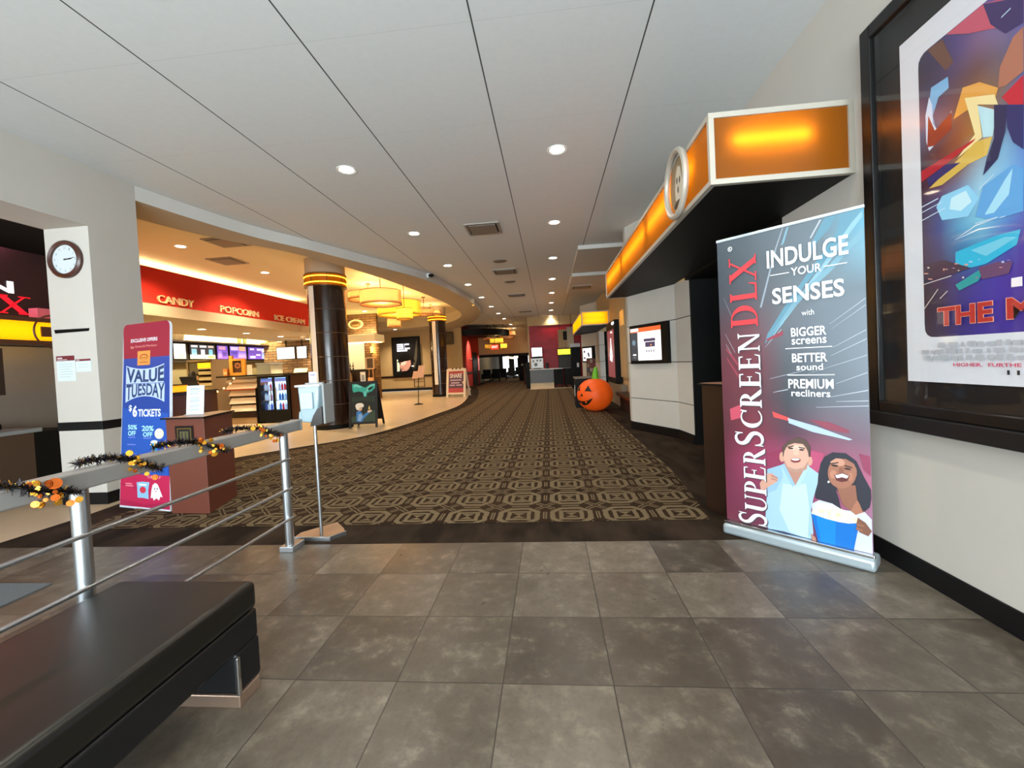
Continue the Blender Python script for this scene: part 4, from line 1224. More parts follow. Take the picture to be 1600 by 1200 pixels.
ART_STREAKS = [('5a8698',[(0.732,2.135),(0.822,2.146),(0.833,2.129),(0.82,2.084),(0.769,2.031),(0.678,1.915),(0.526,1.728),(0.408,1.507),(0.295,1.382),(0.313,1.449),(0.441,1.655),(0.601,1.881),(0.705,2.028)]),('7fa6b6',[(0.778,2.067),(0.829,2.125),(0.83,2.091),(0.777,2.019),(0.702,1.909),(0.58,1.74),(0.388,1.487),(0.305,1.37),(0.469,1.63),(0.652,1.88)]),('5a8596',[(0.651,2.144),(0.708,2.142),(0.674,2.067),(0.613,2.002),(0.568,1.94),(0.578,2.0)]),('7097a6',[(0.668,1.846),(0.834,2.032),(0.837,1.974),(0.774,1.922),(0.684,1.812),(0.561,1.701),(0.389,1.509),(0.327,1.436),(0.488,1.67)]),('8d98a2',[(0.421,2.153),(0.428,2.151),(0.385,2.016),(0.283,1.633),(0.272,1.635),(0.37,1.997)]),('7397a6',[(0.446,2.135),(0.459,2.137),(0.429,2.037),(0.409,2.021)]),('a9b0b6',[(0.625,2.132),(0.635,2.131),(0.579,2.031),(0.57,2.033)]),('aab2bc',[(0.659,1.481),(0.84,1.617),(0.84,1.612),(0.659,1.479)]),('aab2bc',[(0.666,1.449),(0.841,1.578),(0.841,1.574),(0.666,1.448)]),('aab2bc',[(0.672,1.336),(0.839,1.433),(0.839,1.428),(0.672,1.334)]),('aab2bc',[(0.662,1.286),(0.842,1.379),(0.842,1.374),(0.662,1.284)]),('aab2bc',[(0.538,1.174),(0.843,1.282),(0.843,1.278),(0.538,1.173)]),('aab2bc',[(0.682,1.111),(0.845,1.18),(0.845,1.175),(0.682,1.109)]),('aab2bc',[(0.318,1.143),(0.512,1.196),(0.511,1.192),(0.318,1.141)]),('aab2bc',[(0.034,1.739),(0.086,1.594),(0.086,1.589),(0.034,1.737)]),('aab2bc',[(0.036,1.473),(0.1,1.336),(0.1,1.33),(0.036,1.47)]),('aab2bc',[(0.039,1.4),(0.108,1.252),(0.108,1.245),(0.039,1.397)]),('aab2bc',[(0.295,1.36),(0.398,1.475),(0.398,1.47),(0.295,1.358)]),('b4b8c2',[(0.335,1.05),(0.424,1.074),(0.424,1.068),(0.335,1.048)]),('b4b8c2',[(0.647,1.027),(0.842,1.075),(0.842,1.069),(0.647,1.025)]),('b4b8c2',[(0.68,1.001),(0.841,1.012),(0.841,1.007),(0.679,0.999)]),('b4b8c2',[(0.576,0.96),(0.84,0.982),(0.84,0.977),(0.576,0.958)]),('8e3a48',[(0.038,1.375),(0.141,1.227),(0.14,1.191),(0.038,1.357)]),('8e3a48',[(0.041,1.302),(0.128,1.156),(0.127,1.127),(0.041,1.288)]),('8e3a48',[(0.307,1.415),(0.407,1.463),(0.406,1.434),(0.306,1.401)])]
ART_POSTER = [('6e4a3c',[(0.241,2.845),(0.322,2.822),(0.375,2.676),(0.337,2.658)]),('7fb4dc',[(0.256,2.629),(0.346,2.625),(0.349,2.569),(0.295,2.558),(0.262,2.485),(0.276,2.412),(0.237,2.519)]),('c9dcf0',[(0.221,2.509),(0.244,2.59),(0.259,2.543),(0.261,2.448),(0.291,2.39),(0.341,2.422),(0.36,2.455),(0.359,2.411),(0.31,2.357),(0.237,2.32),(0.222,2.375)]),('8c3226',[(0.237,2.5),(0.271,2.406),(0.36,2.446),(0.358,2.367),(0.269,2.332),(0.227,2.344)]),('e2a24a',[(0.417,2.526),(0.494,2.502),(0.571,2.427),(0.555,2.381),(0.475,2.413),(0.369,2.406)]),('f0dda0',[(0.425,2.473),(0.555,2.409),(0.569,2.356),(0.483,2.408),(0.5,2.252),(0.382,2.212),(0.468,2.282)]),('b9dfe8',[(0.483,2.404),(0.565,2.334),(0.544,2.233),(0.504,2.249)]),('b52432',[(0.186,2.238),(0.307,2.248),(0.472,2.263),(0.459,2.252),(0.325,2.212),(0.19,2.182)]),('d8b452',[(0.232,2.131),(0.315,2.171),(0.471,2.246),(0.544,2.233),(0.519,2.163),(0.435,2.161),(0.303,2.12)]),('38306a',[(0.222,2.183),(0.325,2.212),(0.4,2.186),(0.324,2.167),(0.232,2.141)]),('c4556a',[(0.344,2.939),(0.517,2.838),(0.675,2.743),(0.673,2.669),(0.561,2.689),(0.449,2.752)]),('3c2c60',[(0.517,2.83),(0.607,2.77),(0.674,2.728),(0.672,2.625),(0.605,2.632),(0.546,2.717)]),('b07058',[(0.672,2.61),(0.633,2.595),(0.58,2.508),(0.571,2.427),(0.6,2.416),(0.669,2.432)]),('c41f34',[(0.585,2.378),(0.669,2.417),(0.667,2.297),(0.613,2.329)]),('232a66',[(0.599,2.338),(0.667,2.297),(0.664,2.116),(0.625,2.166),(0.604,2.24)]),('1e2450',[(0.554,2.365),(0.606,2.333),(0.597,2.228),(0.565,2.125),(0.501,2.08),(0.518,2.147),(0.551,2.221)]),('8fd0ee',[(0.302,2.065),(0.433,2.066),(0.482,1.986),(0.429,1.92),(0.299,1.946),(0.27,2.021)]),('c8ecf6',[(0.35,2.038),(0.423,2.044),(0.448,1.982),(0.395,1.958),(0.339,1.987)]),('5fa4dc',[(0.5,2.03),(0.623,2.073),(0.662,2.04),(0.659,1.864),(0.544,1.864),(0.464,1.908)]),('a8dcf0',[(0.593,2.024),(0.623,2.058),(0.606,1.954),(0.545,1.897),(0.505,1.902)]),('cfe6f4',[(0.18,2.054),(0.282,2.064),(0.282,2.059),(0.18,2.049)]),('cfe6f4',[(0.18,2.025),(0.301,2.038),(0.301,2.034),(0.179,2.021)]),('cfe6f4',[(0.184,1.984),(0.32,2.003),(0.32,1.999),(0.184,1.979)]),('cfe6f4',[(0.463,1.878),(0.56,1.875),(0.56,1.871),(0.463,1.874)]),('cfe6f4',[(0.567,1.868),(0.59,1.869),(0.59,1.865),(0.567,1.865)]),('cfe6f4',[(0.483,2.028),(0.548,2.067),(0.548,2.063),(0.483,2.024)]),('cfe6f4',[(0.592,2.713),(0.628,2.722),(0.628,2.717),(0.591,2.708)]),('2fb4d8',[(0.366,1.769),(0.558,1.795),(0.649,1.792),(0.633,1.732),(0.507,1.68),(0.363,1.676)]),('74c8e0',[(0.44,1.759),(0.589,1.778),(0.634,1.764),(0.508,1.715)]),('eef6fa',[(0.357,1.827),(0.464,1.869),(0.56,1.87),(0.464,1.864)]),('eef6fa',[(0.357,1.827),(0.477,1.848),(0.582,1.829),(0.477,1.842)]),('2f9a9a',[(0.362,1.611),(0.507,1.672),(0.472,1.609),(0.38,1.58)]),('4a3a48',[(0.175,1.747),(0.306,1.746),(0.438,1.678),(0.363,1.667),(0.196,1.662)]),('6a4668',[(0.473,1.671),(0.556,1.677),(0.617,1.663),(0.601,1.617),(0.489,1.614)]),('e8d8c8',[(0.407,1.638),(0.405,1.636),(0.401,1.635),(0.398,1.637),(0.396,1.64),(0.398,1.643),(0.402,1.644),(0.405,1.642)]),('d89a88',[(0.382,1.709),(0.378,1.708),(0.369,1.709),(0.361,1.712),(0.357,1.715),(0.361,1.716),(0.369,1.715),(0.378,1.712)]),('b8c4e0',[(0.482,1.706),(0.481,1.704),(0.477,1.705),(0.474,1.706),(0.473,1.708),(0.474,1.709),(0.477,1.709),(0.481,1.708)]),('d89a88',[(0.221,1.695),(0.216,1.694),(0.205,1.695),(0.195,1.698),(0.19,1.702),(0.195,1.703),(0.206,1.702),(0.216,1.699)]),('e8d8c8',[(0.385,1.677),(0.384,1.675),(0.381,1.675),(0.377,1.676),(0.376,1.679),(0.377,1.68),(0.381,1.68),(0.384,1.679)]),('e8d8c8',[(0.326,1.695),(0.324,1.694),(0.32,1.695),(0.315,1.696),(0.313,1.698),(0.315,1.699),(0.32,1.698),(0.324,1.697)]),('d89a88',[(0.578,1.648),(0.576,1.647),(0.57,1.648),(0.565,1.649),(0.562,1.652),(0.565,1.653),(0.57,1.652),(0.576,1.65)]),('9a7a9a',[(0.365,1.693),(0.362,1.691),(0.356,1.692),(0.35,1.694),(0.347,1.696),(0.35,1.698),(0.356,1.697),(0.362,1.695)]),('b8c4e0',[(0.451,1.703),(0.448,1.701),(0.44,1.702),(0.433,1.704),(0.43,1.708),(0.433,1.71),(0.441,1.709),(0.448,1.706)]),('e8d8c8',[(0.228,1.725),(0.226,1.722),(0.221,1.722),(0.216,1.724),(0.214,1.728),(0.216,1.73),(0.221,1.73),(0.226,1.728)]),('d89a88',[(0.429,1.695),(0.426,1.692),(0.419,1.692),(0.412,1.695),(0.41,1.699),(0.412,1.702),(0.419,1.701),(0.426,1.699)]),('d89a88',[(0.312,1.697),(0.31,1.693),(0.306,1.692),(0.302,1.695),(0.301,1.699),(0.302,1.703),(0.307,1.704),(0.311,1.701)]),('9a7a9a',[(0.612,1.672),(0.609,1.67),(0.602,1.671),(0.596,1.674),(0.593,1.676),(0.596,1.678),(0.602,1.677),(0.609,1.674)]),('9a7a9a',[(0.474,1.624),(0.472,1.622),(0.467,1.622),(0.461,1.624),(0.459,1.627),(0.462,1.629),(0.467,1.629),(0.472,1.626)]),('b8c4e0',[(0.586,1.67),(0.584,1.667),(0.58,1.667),(0.575,1.669),(0.573,1.673),(0.575,1.676),(0.58,1.677),(0.584,1.674)]),('d89a88',[(0.246,1.662),(0.242,1.661),(0.231,1.662),(0.22,1.665),(0.216,1.668),(0.22,1.67),(0.231,1.668),(0.242,1.665)]),('c8c0b8',[(0.173,1.646),(0.344,1.662),(0.346,1.657),(0.176,1.641)]),('c8c0b8',[(0.169,1.513),(0.271,1.608),(0.274,1.604),(0.172,1.508)]),('c8c0b8',[(0.192,1.52),(0.249,1.582),(0.252,1.578),(0.195,1.516)]),('c8c0b8',[(0.28,1.558),(0.322,1.59),(0.325,1.586),(0.283,1.554)]),('f4ecec',[(0.612,1.594),(0.654,1.594),(0.654,1.554),(0.611,1.556)])]
ART_CHALK = [('3fae9c',[(0.069,1.043),(0.178,1.054),(0.325,0.972),(0.385,0.944),(0.496,1.025),(0.618,1.039),(0.654,1.005),(0.629,0.931),(0.531,0.85),(0.422,0.819),(0.409,0.733),(0.378,0.673),(0.349,0.724),(0.324,0.836),(0.227,0.866),(0.106,0.843),(0.081,0.898)]),('7fd6c8',[(0.105,1.026),(0.19,1.031),(0.3,0.966),(0.251,0.951),(0.166,0.98),(0.117,0.958)]),('7fd6c8',[(0.434,0.954),(0.52,1.012),(0.606,1.02),(0.622,0.982),(0.544,0.986),(0.459,0.916),(0.446,0.854),(0.397,0.857)]),('1a2a26',[(0.434,0.917),(0.508,0.963),(0.569,0.967),(0.532,0.912),(0.471,0.883)]),('6fd0c6',[(0.349,0.859),(0.41,0.856),(0.397,0.734),(0.378,0.68),(0.358,0.736)]),('2f3b34',[(0.057,0.727),(0.616,0.747),(0.627,0.598),(0.324,0.639),(0.082,0.615)]),('3d4f42',[(0.058,0.263),(0.614,0.403),(0.617,0.092),(0.071,0.117)]),('3f7fc4',[(0.174,0.378),(0.227,0.412),(0.3,0.371),(0.324,0.285),(0.445,0.383),(0.481,0.349),(0.348,0.223),(0.311,0.14),(0.179,0.154)]),('86aee0',[(0.227,0.326),(0.299,0.335),(0.324,0.261),(0.263,0.15),(0.203,0.182)]),('d8b49a',[(0.309,0.456),(0.306,0.438),(0.298,0.422),(0.285,0.41),(0.269,0.403),(0.251,0.401),(0.233,0.404),(0.217,0.414),(0.204,0.427),(0.196,0.444),(0.193,0.462),(0.196,0.48),(0.204,0.496),(0.217,0.508),(0.233,0.516),(0.251,0.518),(0.269,0.514),(0.285,0.505),(0.298,0.491),(0.306,0.474)]),('ece6da',[(0.154,0.501),(0.154,0.55),(0.203,0.584),(0.3,0.586),(0.348,0.545),(0.343,0.491),(0.3,0.481),(0.263,0.495),(0.239,0.443),(0.184,0.426)]),('e6cdb6',[(0.425,0.365),(0.445,0.407),(0.529,0.413),(0.537,0.383),(0.469,0.35)]),('caa24a',[(0.445,0.432),(0.459,0.485),(0.474,0.528),(0.489,0.483),(0.498,0.429),(0.474,0.416)]),('f2e2a0',[(0.459,0.446),(0.472,0.499),(0.484,0.444)])]
# ------------------------------------------------------------------ roll-up banner
BU = Vector((0.598, -0.586, 0)).normalized()
BN = Vector((BU.y, -BU.x, 0))
BO = Vector((1.27, 3.22, 0))
t = thing('rollup_banner', 'tall roll-up banner with a moviegoing couple leaning over a silver base', 'banner', tuple(BO + BU * 0.42))
A = MB()
A.obox(BO + BU * -0.012 + BN * -0.10, BU * 0.868, BN * 0.16, (0, 0, 0.075))
A.build('cassette', mat('silver_cassette', 'b9c6cc', 0.35, 0.5), t, True, bevel=0.02, seg=3)
MB().obox(BO + BU * -0.006 + BN * 0.012 + Vector((0, 0, 0.075)), BU * 0.856, BN * 0.028, (0, 0, 0.02)).build('cassette_lip', M_CHROME, t, bevel=0.004)
for u in (0.06, 0.72):
    MB().obox(BO + BU * u + BN * -0.2, BU * 0.05, BN * 0.12, (0, 0, 0.018)).build('rear_foot', M_GREY, t, bevel=0.004)
MB().cyl(BO + BU * 0.42 + BN * -0.02 + Vector((0, 0, 0.07)), BO + BU * 0.42 + BN * -0.02 + Vector((0, 0, 2.14)), 0.011, n=10).build('pole', M_STEEL, t, True)
MB().obox(BO + BU * -0.004 + BN * -0.012 + Vector((0, 0, 2.14)), BU * 0.846, BN * 0.02, (0, 0, 0.02)).build('top_clamp', mat('silver_clamp', 'cdd4d6', 0.3, 0.4), t, bevel=0.004)
BG = [('3f4850', '4d565d', '59636b', '5f6c76', '4f94ac'), ('383e45', '474f56', '5a636a', '627078', '6a95a6'), ('3a3a42', '4f4a52', '5c6268', '636e77', '5e6c76'),
      ('4d2f36', '6a3a42', '5a5f66', '606a74', '66717b'), ('5a2831', '6f2d38', '474d54', '5d666f', '69737d'), ('58262f', '64303a', '3b4047', '5a6069', '666c77'),
      ('4e232c', '7a2e3c', '503644', '74505f', '6f5a68'), ('5f2436', '98385a', 'a8446a', 'a84a6c', 'a95f7a'), ('6a2a40', '7c3450', '8c3c5a', '94466a', '9a6a84'), ('6c2e40', '6c3246', '743850', '80425e', '8a6078')]
bw, bz0, bz1 = 0.838, 0.095, 2.142
vs, fs, cols = [], [], []
nx, nz = 24, 54
for j in range(nz + 1):
    for i in range(nx + 1):
        fu, fv = i / nx * 4, (1 - j / nz) * 9
        a, b_ = min(int(fu), 3), min(int(fv), 8)
        p, q = fu - a, fv - b_
        c = [sum(w * lin(BG[r][s])[k] for w, r, s in (((1 - p) * (1 - q), b_, a), (p * (1 - q), b_, a + 1), ((1 - p) * q, b_ + 1, a), (p * q, b_ + 1, a + 1))) for k in range(3)]
        cols.append(c + [1])
        vs.append(BO + BU * (bw * i / nx) + Vector((0, 0, bz0 + (bz1 - bz0) * j / nz)))
for j in range(nz):
    for i in range(nx):
        k = j * (nx + 1) + i
        fs.append((k, k + 1, k + nx + 2, k + nx + 1))


def printed(name, attr, rough=0.38):
    m = bpy.data.materials.new(name)
    m.use_nodes = True
    n = m.node_tree.nodes
    a = n.new('ShaderNodeAttribute')
    a.attribute_name = attr
    m.node_tree.links.new(a.outputs['Color'], n['Principled BSDF'].inputs['Base Color'])
    n['Principled BSDF'].inputs['Roughness'].default_value = rough
    n['Principled BSDF'].inputs['Coat Weight'].default_value = 0.4
    n['Principled BSDF'].inputs['Coat Roughness'].default_value = 0.3
    return m


def color_grid(name, vs, fs, cols, m_, parent):
    A = MB()
    A.add(vs, fs)
    o = A.build(name, m_, parent)
    at_ = o.data.color_attributes.new('print', 'FLOAT_COLOR', 'POINT')
    at_.data.foreach_set('color', [x for c in cols for x in c])
    return o


M_PRINT = printed('photo_print', 'print')
color_grid('fabric', vs, fs, cols, M_PRINT, t)
P = Panel(BO + BN * 0.0006, BU, (0, 0, 1), 0.0004)
L = 1


def clip(pts, u0, u1, v0, v1):
    return [(min(max(u, u0), u1), min(max(v, v0), v1)) for u, v in pts]


for c, pts in ART_STREAKS:
    P.poly(ink(c), clip(pts, 0.003, bw - 0.003, bz0, bz1 - 0.004), L)
    L += 0.12
P.build('streak_print', t)
P = Panel(BO + BN * 0.004, BU, (0, 0, 1), 0.0004)
L = 0
for c, pts in ART_PHOTO:
    P.poly(ink(c), clip(pts, 0.003, bw - 0.003, bz0, bz1), L)
    L += 0.25
P.build('photo_print', t)
P = Panel(BO + BN * 0.0125, BU, (0, 0, 1), 0.0005)
wht, red = ink('f0f2f4'), ink('e0363c')
for tx, u, v, w, h, bo in (('INDULGE', 0.328, 1.887, 0.436, 0.119, 0.022), ('YOUR', 0.465, 1.813, 0.165, 0.052, 0.015), ('SENSES', 0.353, 1.642, 0.387, 0.107, 0.022), ('with', 0.517, 1.549, 0.067, 0.036, 0.0),
                           ('BIGGER', 0.455, 1.417, 0.19, 0.058, 0.022), ('screens', 0.457, 1.365, 0.187, 0.038, 0.015), ('BETTER', 0.456, 1.25, 0.189, 0.057, 0.022), ('sound', 0.479, 1.197, 0.143, 0.042, 0.015),
                           ('PREMIUM', 0.43, 1.079, 0.243, 0.061, 0.022), ('recliners', 0.446, 1.027, 0.209, 0.045, 0.015)):
    P.text(wht, tx, u, v, w, h, 1, bo)
for u0, u1, v in ((0.345, 0.455, 1.838), (0.640, 0.757, 1.838), (0.42, 0.672, 1.342), (0.427, 0.68, 1.167)):
    P.rect(wht, u0, u1, v - 0.0025, v + 0.0025, 1)
# serif capitals drawn as strokes in a unit cell: (polygons, advance)
TH, TN, SF = 0.17, 0.065, 0.05


def q4(x0, x1, y0, y1):
    return [(x0, y0), (x1, y0), (x1, y1), (x0, y1)]


def serif(x, w, y, s=1):
    return [(x - 0.08, y), (x + w + 0.08, y), (x + w + 0.08, y + 0.03 * s), (x + w, y + 0.075 * s), (x, y + 0.075 * s), (x - 0.08, y + 0.03 * s)]


def stem(x, w=TH, y0=0.0, y1=1.0):
    return [q4(x, x + w, y0, y1), serif(x, w, y0), [(a, 2 * y1 - b - (y1 - y0) + y0 - y1 + (y1 - y0)) for a, b in serif(x, w, 0)] if False else serif(x, w, y1, -1)]


def arc(cx, cy_, rx, ry, a0, a1, wf, n=22):
    """variable-width arc band"""
    o, i_ = [], []
    for k in range(n + 1):
        a = a0 + (a1 - a0) * k / n
        w = wf(a, k / n)
        o.append((cx + rx * math.cos(a), cy_ + ry * math.sin(a)))
        i_.append((cx + (rx - w) * math.cos(a), cy_ + (ry - w * 0.5) * math.sin(a)))
    return [[o[k], o[k + 1], i_[k + 1], i_[k]] for k in range(n)]


def band(pts, ws):
    out_ = []
    L_, R_ = [], []
    for k, (x, y) in enumerate(pts):
        a, b_ = pts[max(k - 1, 0)], pts[min(k + 1, len(pts) - 1)]
        dx, dy = b_[0] - a[0], b_[1] - a[1]
        l = math.hypot(dx, dy) or 1
        nx_, ny_ = -dy / l, dx / l
        L_.append((x + nx_ * ws[k] / 2, y + ny_ * ws[k] / 2))
        R_.append((x - nx_ * ws[k] / 2, y - ny_ * ws[k] / 2))
    return [[L_[k], L_[k + 1], R_[k + 1], R_[k]] for k in range(len(pts) - 1)]


def glyph(ch):
    if ch == 'S':
        pts = spline([(0.60, 0.80), (0.52, 0.93), (0.36, 0.97), (0.18, 0.90), (0.13, 0.75), (0.22, 0.60), (0.40, 0.50), (0.58, 0.38), (0.63, 0.22), (0.52, 0.07), (0.34, 0.03), (0.17, 0.08), (0.09, 0.24)], 4)
        n = len(pts) - 1
        ws = [0.05 + 0.12 * math.sin(math.pi * k / n) ** 1.4 for k in range(n + 1)]
        return band(pts, ws) + [[(0.575, 0.72), (0.62, 0.72), (0.63, 1.0), (0.60, 1.0)], [(0.07, 0.0), (0.10, 0.0), (0.12, 0.28), (0.075, 0.30)]], 0.72
    if ch == 'U':
        return [q4(0.13, 0.30, 0.28, 1.0), serif(0.13, TH, 1, -1), q4(0.66, 0.725, 0.28, 1.0), serif(0.66, TN, 1, -1)] + arc(0.427, 0.30, 0.298, 0.30, math.pi, 2 * math.pi, lambda a, f: 0.17 - 0.105 * f), 0.84
    if ch == 'P':
        return stem(0.13) + arc(0.28, 0.73, 0.34, 0.27, -R90, R90, lambda a, f: 0.06 + 0.11 * math.sin(math.pi * f)) + [q4(0.13, 0.3, 0.94, 1.0), q4(0.25, 0.3, 0.46, 0.51)], 0.68
    if ch == 'R':
        return stem(0.13) + arc(0.28, 0.73, 0.33, 0.27, -R90, R90, lambda a, f: 0.06 + 0.11 * math.sin(math.pi * f)) + [q4(0.13, 0.3, 0.94, 1.0), [(0.33, 0.48), (0.48, 0.50), (0.80, 0.06), (0.86, 0.0), (0.68, 0.0), (0.60, 0.05)]], 0.84
    if ch == 'E':
        return stem(0.13) + [q4(0.13, 0.62, 0.94, 1.0), q4(0.13, 0.66, 0.0, 0.06), q4(0.28, 0.52, 0.485, 0.545), [(0.62, 1.0), (0.55, 1.0), (0.60, 0.80), (0.63, 0.80)], [(0.66, 0.0), (0.59, 0.0), (0.67, 0.24), (0.70, 0.24)], q4(0.49, 0.52, 0.40, 0.63)], 0.74
    if ch == 'C':
        return arc(0.50, 0.5, 0.43, 0.50, 0.75, 2 * math.pi - 0.75, lambda a, f: 0.055 + 0.12 * math.sin(math.pi * f)) + [[(0.72, 0.74), (0.79, 0.70), (0.82, 1.0), (0.78, 1.0)]], 0.88
    if ch == 'N':
        return [q4(0.17, 0.235, 0, 1), serif(0.17, TN, 0), q4(0.72, 0.785, 0.0, 1), serif(0.72, TN, 1, -1), [(0.10, 1.0), (0.29, 1.0), (0.785, 0.0), (0.69, 0.0)], q4(0.04, 0.24, 0.96, 1.0)], 0.92
    if ch == 'D':
        return stem(0.13) + arc(0.30, 0.5, 0.52, 0.5, -R90, R90, lambda a, f: 0.06 + 0.12 * math.sin(math.pi * f)) + [q4(0.13, 0.31, 0.94, 1.0), q4(0.13, 0.31, 0.0, 0.06)], 0.92
    if ch == 'L':
        return stem(0.13) + [q4(0.13, 0.66, 0.0, 0.06), [(0.66, 0.0), (0.58, 0.0), (0.67, 0.28), (0.70, 0.28)]], 0.74
    if ch == 'X':
        return [[(0.06, 1.0), (0.27, 1.0), (0.86, 0.0), (0.65, 0.0)], [(0.73, 1.0), (0.80, 1.0), (0.19, 0.0), (0.12, 0.0)], q4(0.0, 0.34, 0.955, 1), q4(0.60, 0.92, 0.955, 1), q4(0.58, 0.92, 0, 0.045), q4(0.0, 0.32, 0, 0.045)], 0.92
    return [], 0.3


def upright(P, m_, word, ub, uh, v0, v1, L):
    """a word set sideways, reading upward: baseline at u=ub, cap height uh toward the left"""
    tot = sum(glyph(c)[1] for c in word)
    k = (v1 - v0) / tot
    x = 0.0
    for c in word:
        polys, adv = glyph(c)
        for i, pl in enumerate(polys):
            P.poly(m_, [(ub - yy * uh, v0 + (x + xx) * k) for xx, yy in pl], L + 0.02 * (i % 3))
        x += adv


shadow = ink('4a4048')
for dx, dz, mm, LL in ((0.006, -0.005, shadow, 0), (0, 0, wht, 1)):
    upright(P, mm, 'S', 0.272 + dx, 0.182, 0.098 + dz, 0.19 + dz, LL)
    upright(P, mm, 'UPER', 0.276 + dx, 0.142, 0.195 + dz, 0.655 + dz, LL)
    upright(P, mm, 'S', 0.268 + dx, 0.184, 0.66 + dz, 0.775 + dz, LL)
    upright(P, mm, 'CREEN', 0.266 + dx, 0.14, 0.785 + dz, 1.475 + dz, LL)
upright(P, red, 'DLX', 0.260, 0.176, 1.50, 2.005, 1)
P.poly(wht, ellipse(0.095, 2.075, 0.015, 0.017, 16), 1)
P.poly(ink('444c54'), ellipse(0.095, 2.075, 0.011, 0.013, 16), 2)
P.text(wht, 'R', 0.09, 2.068, 0.010, 0.014, 3, 0.02)
P.build('lettering', t)

# ------------------------------------------------------------------ big framed movie poster on the right wall
t = thing('framed_poster', 'large black framed movie poster on the right wall', 'framed poster', (2.0, 1.9, 0.9))
FW0, FW1, FZ0, FZ1 = 1.10, 2.755, 0.87, 3.21
M_FRAME = mat('black_frame', '0e0d0d', 0.3)
A = MB()
A.box(1.955, 2.028, FW1 - 0.075, FW1, 0.94, FZ1)
A.box(1.955, 2.028, FW0, FW0 + 0.075, 0.94, FZ1)
A.box(1.955, 2.028, FW0 + 0.075, FW1 - 0.075, FZ1 - 0.075, FZ1)
A.box(1.955, 2.028, FW0 + 0.075, FW1 - 0.075, 0.94, 1.0)
A.build('frame', M_FRAME, t, bevel=0.006)
MB().box(1.93, 2.028, FW0 - 0.09, FW1 + 0.09, FZ0 - 0.01, 0.942).build('bottom_ledge', mat('black_ledge', '08080a', 0.5), t, bevel=0.006)
MB().box(2.012, 2.027, FW0 + 0.06, FW1 - 0.06, 0.98, FZ1 - 0.06).build('backing', mat('poster_backing', '0b0b0d', 0.5), t)
MB().poly([(1.972, FW0 + 0.07, 0.99), (1.972, FW1 - 0.07, 0.99), (1.972, FW1 - 0.07, FZ1 - 0.07), (1.972, FW0 + 0.07, FZ1 - 0.07)]).build('glass_pane', glass('poster_glass', refl=0.035, rough=0.03), t)
# sheet: u runs toward the viewer from y=2.6
M_PAPER = mat('poster_paper', 'dcdde2', 0.45, var=0, emit=0.0)
MB().box(2.0005, 2.012, 2.6 - 1.31, 2.6 - 0.072, 1.127, 2.97).build('poster_sheet', M_PAPER, t)
PB = [('2c2440', '3a2c58', '4c3a78', '6a4a86', '5a4a8a', '4a3e7a'), ('2a2233', '35284a', '4a3a70', '7a5a80', '7c6a9a', '5c5090'), ('36486a', '3c3a5c', '5a4050', '6a4440', '6a5a70', '6060a0'), ('3a5a80', '44587c', '6a4a48', '8a6038', '7a6050', '5060a0'),
      ('2c3048', '5a3038', '8a4a30', 'a87a40', '6a6a80', '3a4a90'), ('3a2238', '6a2a38', '7a5040', '90a0b0', '7ab0d0', '4a70c0'), ('3a2c48', '4a4a80', '6a8ab8', '9ad0e8', '80c0e8', '5080d0'), ('4a3a50', '3c4a88', '5aa0c8', '80c8e0', '60a0d8', '4a58b8'),
      ('3c2e44', '3a3a68', '2a6aa0', '3a90c0', '3a58b0', '4a3a98'), ('2c2434', '3a3250', '3a3a80', '3a3a9a', '44329a', '3c2c90'), ('2a2030', '352a48', '38307a', '3a2c98', '3c289a', '382690'), ('282036', '2c2650', '302878', '34288a', '3a2a90', '382a8a')]
pu0, pu1, pv0, pv1 = 0.185, 1.20, 1.362, 2.832
nx, nz = 30, 44
rad = 0.05
vs, fs, cols = [], [], []
for j in range(nz + 1):
    for i in range(nx + 1):
        fu, fv = i / nx * 5, (1 - j / nz) * 11
        fu = min(i / nx * 1.015 / 0.46 * 5 * 0.46 * 1.0, 5) if False else fu
        uu = i / nx * (pu1 - pu0)
        fu = min(uu / 0.5 * 5, 5) if uu <= 0.5 else 5 - abs((uu - 0.5) / 0.515 * 5)
        a, b_ = min(int(fu), 4), min(int(fv), 10)
        p, q = fu - a, fv - b_
        cols.append([sum(w * lin(PB[r][s])[k] for w, r, s in (((1 - p) * (1 - q), b_, a), (p * (1 - q), b_, a + 1), ((1 - p) * q, b_ + 1, a), (p * q, b_ + 1, a + 1))) for k in range(3)] + [1])
        u, v = pu0 + uu, pv0 + (pv1 - pv0) * j / nz
        du, dv = max(0, pu0 + rad - u, u - pu1 + rad), max(0, pv0 + rad - v, v - pv1 + rad)
        if du > 0 and dv > 0 and math.hypot(du, dv) > rad:
            s_ = rad / math.hypot(du, dv)
            u = pu0 + rad - du * s_ if u < pu0 + rad else pu1 - rad + du * s_
            v = pv0 + rad - dv * s_ if v < pv0 + rad else pv1 - rad + dv * s_
        vs.append(Vector((2.0, 2.6 - u, v)))
for j in range(nz):
    for i in range(nx):
        k = j * (nx + 1) + i
        fs.append((k, k + 1, k + nx + 2, k + nx + 1))
color_grid('picture', vs, fs, cols, M_PRINT, t)
P = Panel((1.9992, 2.6, 0), (0, -1, 0), (0, 0, 1), 0.0004)
L = 0
for c, pts in ART_POSTER:
    P.poly(ink(c), clip(pts, pu0 + 0.004, pu1 - 0.004, pv0 + 0.004, pv1 - 0.004), L)
    L += 0.25
P.build('picture_shapes', t)
P = Panel((1.992, 2.6, 0), (0, -1, 0), (0, 0, 1), 0.0004)
tr, hl = ink('b83228'), ink('f0a890')
